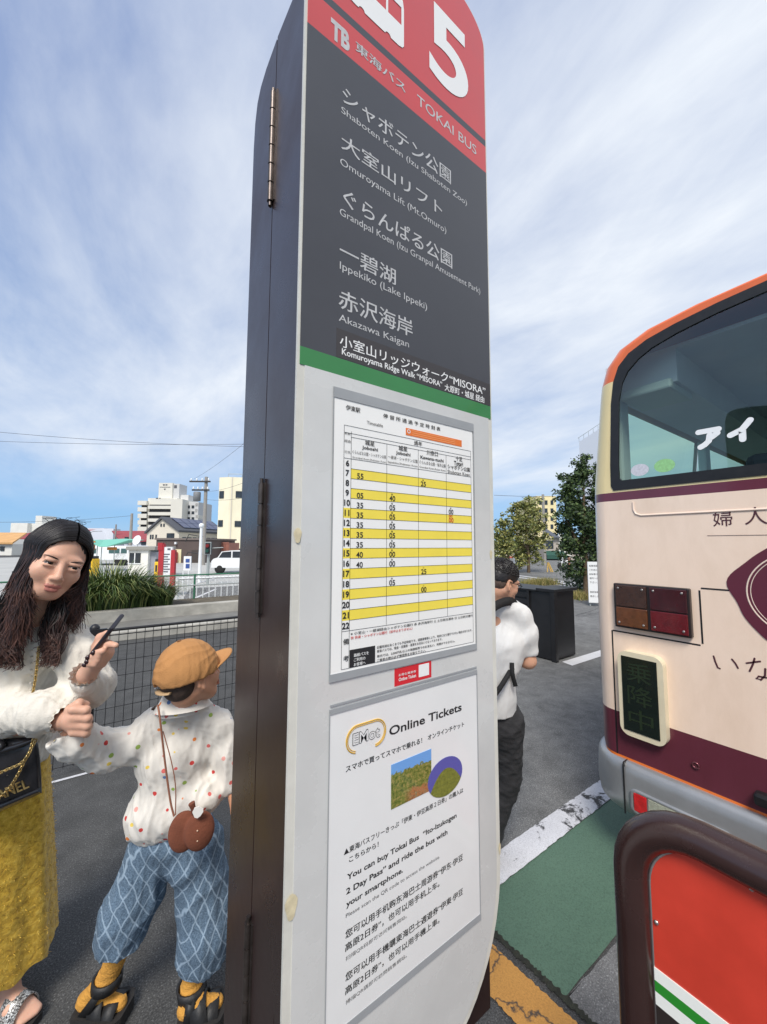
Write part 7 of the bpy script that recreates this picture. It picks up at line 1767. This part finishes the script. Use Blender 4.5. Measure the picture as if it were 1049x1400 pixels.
for i in range(1500):
    a = r.uniform(0, 6.28); u = math.sqrt(r.uniform(.01, 1)); d = np.array([math.cos(a)*math.sin(u*1.55), math.cos(u*1.55), math.sin(a)*math.sin(u*1.55)]); rad = np.array([.080, .088, .097])
    p0 = PM(*(np.array([0, .044, -.012])+d*rad)); cw_ = np.array([-d[2]*.3, 0, d[0]*.3])                 # combed forward and out from the crown
    p1 = PM(*(np.array([0, .044, -.012])+unit(d+np.array([d[0]*.10, 0, d[2]*.08+.10])+cw_*.2)*rad*1.045)); p2 = PM(*(np.array([0, .044, -.012])+unit(d+np.array([d[0]*.22, -.03, d[2]*.12+.24])+cw_*.4)*rad*r.uniform(1.03, 1.09)))
    cur.append((spline([p0, p1, p2], 6), r.uniform(.0010, .0018), 0))
strands('strand', mh, cur, [HAIRD])
BLKF = mat('black_fabric', (.012, .012, .013, 1), .8, bump=.3, bscale=120)
m = MB()
for q in (1, -1): m.tube([Vector(PM(q*.080, .004, -.005)), Vector(PM(q*.078, .004, .05)), Vector(PM(q*.055, .002, .098))], .0022, 6)
for q in (1, -1): m.tube([Vector(PM(q*(.033+.024*math.cos(a)), -.002+.018*math.sin(a), .104-.012*abs(q*(.033+.024*math.cos(a)))/.05)) for a in np.linspace(0, 6.283, 15)[:-1]], .0018, 5, closed=True)
m.tube([Vector(PM(-.010, .004, .105)), Vector(PM(.010, .004, .105))], .0015, 5); m.build('glasses', BLKF, mroot)
TEE = mat('tee_cotton', lin(222, 222, 220), .85, var=.02, vscale=8, bump=.15, bscale=200)
MP2 = np.stack([rgm, awm, UPW], 1)
lo = np.minimum(A(600, 1000, 1.85), A(600, 1000, 2.3))-.05; hi = np.maximum(A(760, 800, 2.5), A(760, 1000, 2.0))+.05; lo = np.minimum(lo, A(760, 1000, 1.85)-.02)
v = Vox(lo, hi, .006)
v.chain([msL, nmB-UPW*.02, msR], [.066, .076, .066], .05); v.ell(A(674, 885, DM+.02), (.168, .115, .19), MP2, .05); v.cone(A(672, 880, DM+.02), A(670, 1000, DM+.01), .128, .140, .05)
v.chain([msR, A(719, 868, DM+.035), A(722, 888, DM+.04)], [.062, .064, .060], .03); v.chain([msL, A(634, 870, DM+.06), A(630, 886, DM+.07)], [.066, .068, .064], .03)
v.ell(A(723, 902, DM+.04), (.075, .075, .03), MP2, .005, 'sub'); v.cut(A(680, 972, DM), (0, 0, -1.), .006); v.ell(nmB+UPW*.055, (.062, .062, .05), None, .01, 'sub')
V, Fc = v.mesh(); V = wrinkle(V, Fc, .009, 18, 41, (1, 1, .45), .9); V = wrinkle(V, Fc, .0016, 60, 42, (1, 1, .5), .9); V = smooth_v(V, Fc, 2, .5); build_np('tee_shirt', V, Fc, TEE, mroot)
JEAN = mat('black_denim', lin(48, 48, 50), .9, var=.25, vscale=6, bump=.3, bscale=160)
lo = np.minimum(A(610, 1190, 1.9), A(610, 950, 2.4))-.06; hi = np.maximum(A(750, 930, 2.45), A(750, 1190, 2.0))+.06; lo = np.minimum(lo, A(750, 1190, 1.9)); lo[2] = ROAD+.02
v = Vox(lo, hi, .006); v.ell(A(674, 985, DM+.01), (.150, .115, .13), MP2, .05)
for hip, kne, ank in ((A(690, 985, DM), A(691, 1060, DM+.02), A(669, 1150, DM+.0)), (A(656, 985, DM+.03), A(652, 1060, DM+.1), A(648, 1128, DM+.14))): v.chain([hip, kne, ank], [.108, .085, .062], .03)
v.cut(A(690, 1152, DM), (0, 0, -1.), .006)
V, Fc = v.mesh(); V = wrinkle(V, Fc, .010, 26, 51, (1, 1, .8), .8); build_np('trousers', V, Fc, JEAN, mroot)
SHOE = mat('shoe_black', (.02, .02, .021, 1), .6); SHW = mat('shoe_white', lin(222, 222, 218), .6)
for ank, toe in ((A(668, 1160, DM), A(668, 1160, DM)+np.array(AF)*.2+np.array(AR)*.03), (A(648, 1135, DM+.14), A(660, 1140, DM+.2))):
    h_ = ank.copy(); h_[2] = ROAD; t = toe.copy(); t[2] = ROAD; t = h_+unit(t-h_)*.20
    v = Vox(np.minimum(h_, t)-.08, np.maximum(h_, t)+.12, .005); v.cone(h_+UPW*.05, t+UPW*.038, .047, .038, .02); v.cone(h_+UPW*.05, h_+UPW*.10, .045, .045, .02); v.cut(h_+UPW*.012, (0, 0, -1.))
    V, Fc = v.mesh(); sh_ = build_np('shoe', V, Fc, SHOE, mroot); m = MB(); sole(m, h_-unit(t-h_)*.02, t+unit(t-h_)*.02, .046, .048, ROAD+.001, ROAD+.026); m.build('sole', SHW, sh_, bevel=.005)
# his shoulder bag strap
sbg = root('shoulder_bag', tuple(A(668, 960, DM-.15)), 'black crossbody bag with straps worn over the white tee shirt', 'bag')
def strap(m, pts, w_, th=.006):
    pp = spline(pts, 20); rw = []
    for i, p in enumerate(pp):
        d = unit(pp[min(i+1, 19)]-pp[max(i-1, 0)]); vdir = unit(p-np.array([0, 0, 1.5])); s__ = unit(np.cross(d, vdir)); rw += [p-s__*w_, p+s__*w_]
    m.add(rw, [(2*k, 2*k+1, 2*k+3, 2*k+2) for k in range(19)], 0, True)
m = MB(); m.mark(); strap(m, [A(664, 838, DM-.13), A(682, 826, DM-.09), A(698, 822, DM-.05), A(704, 828, DM+.05)], .022); m.mark(); strap(m, [A(668, 962, DM-.16), A(684, 940, DM-.15), A(699, 916, DM-.10), A(712, 896, DM-.02)], .012); m.mark(); strap(m, [A(700, 906, DM-.105), A(701, 922, DM-.12), A(705, 938, DM-.115)], .011)
for o_ in m.build_each('strap', BLKF, sbg): md = o_.modifiers.new('s', 'SOLIDIFY'); md.thickness = .005
m = MB(); g = lambda x, y, z: Vector(A(655, 965, DM-.18)+rgm*x+awm*y+UPW*z); m.box((-.10, -.04, -.08), (.07, .04, .08), ax=g); m.build('bag_body', BLKF, sbg, bevel=.02, seg=3)
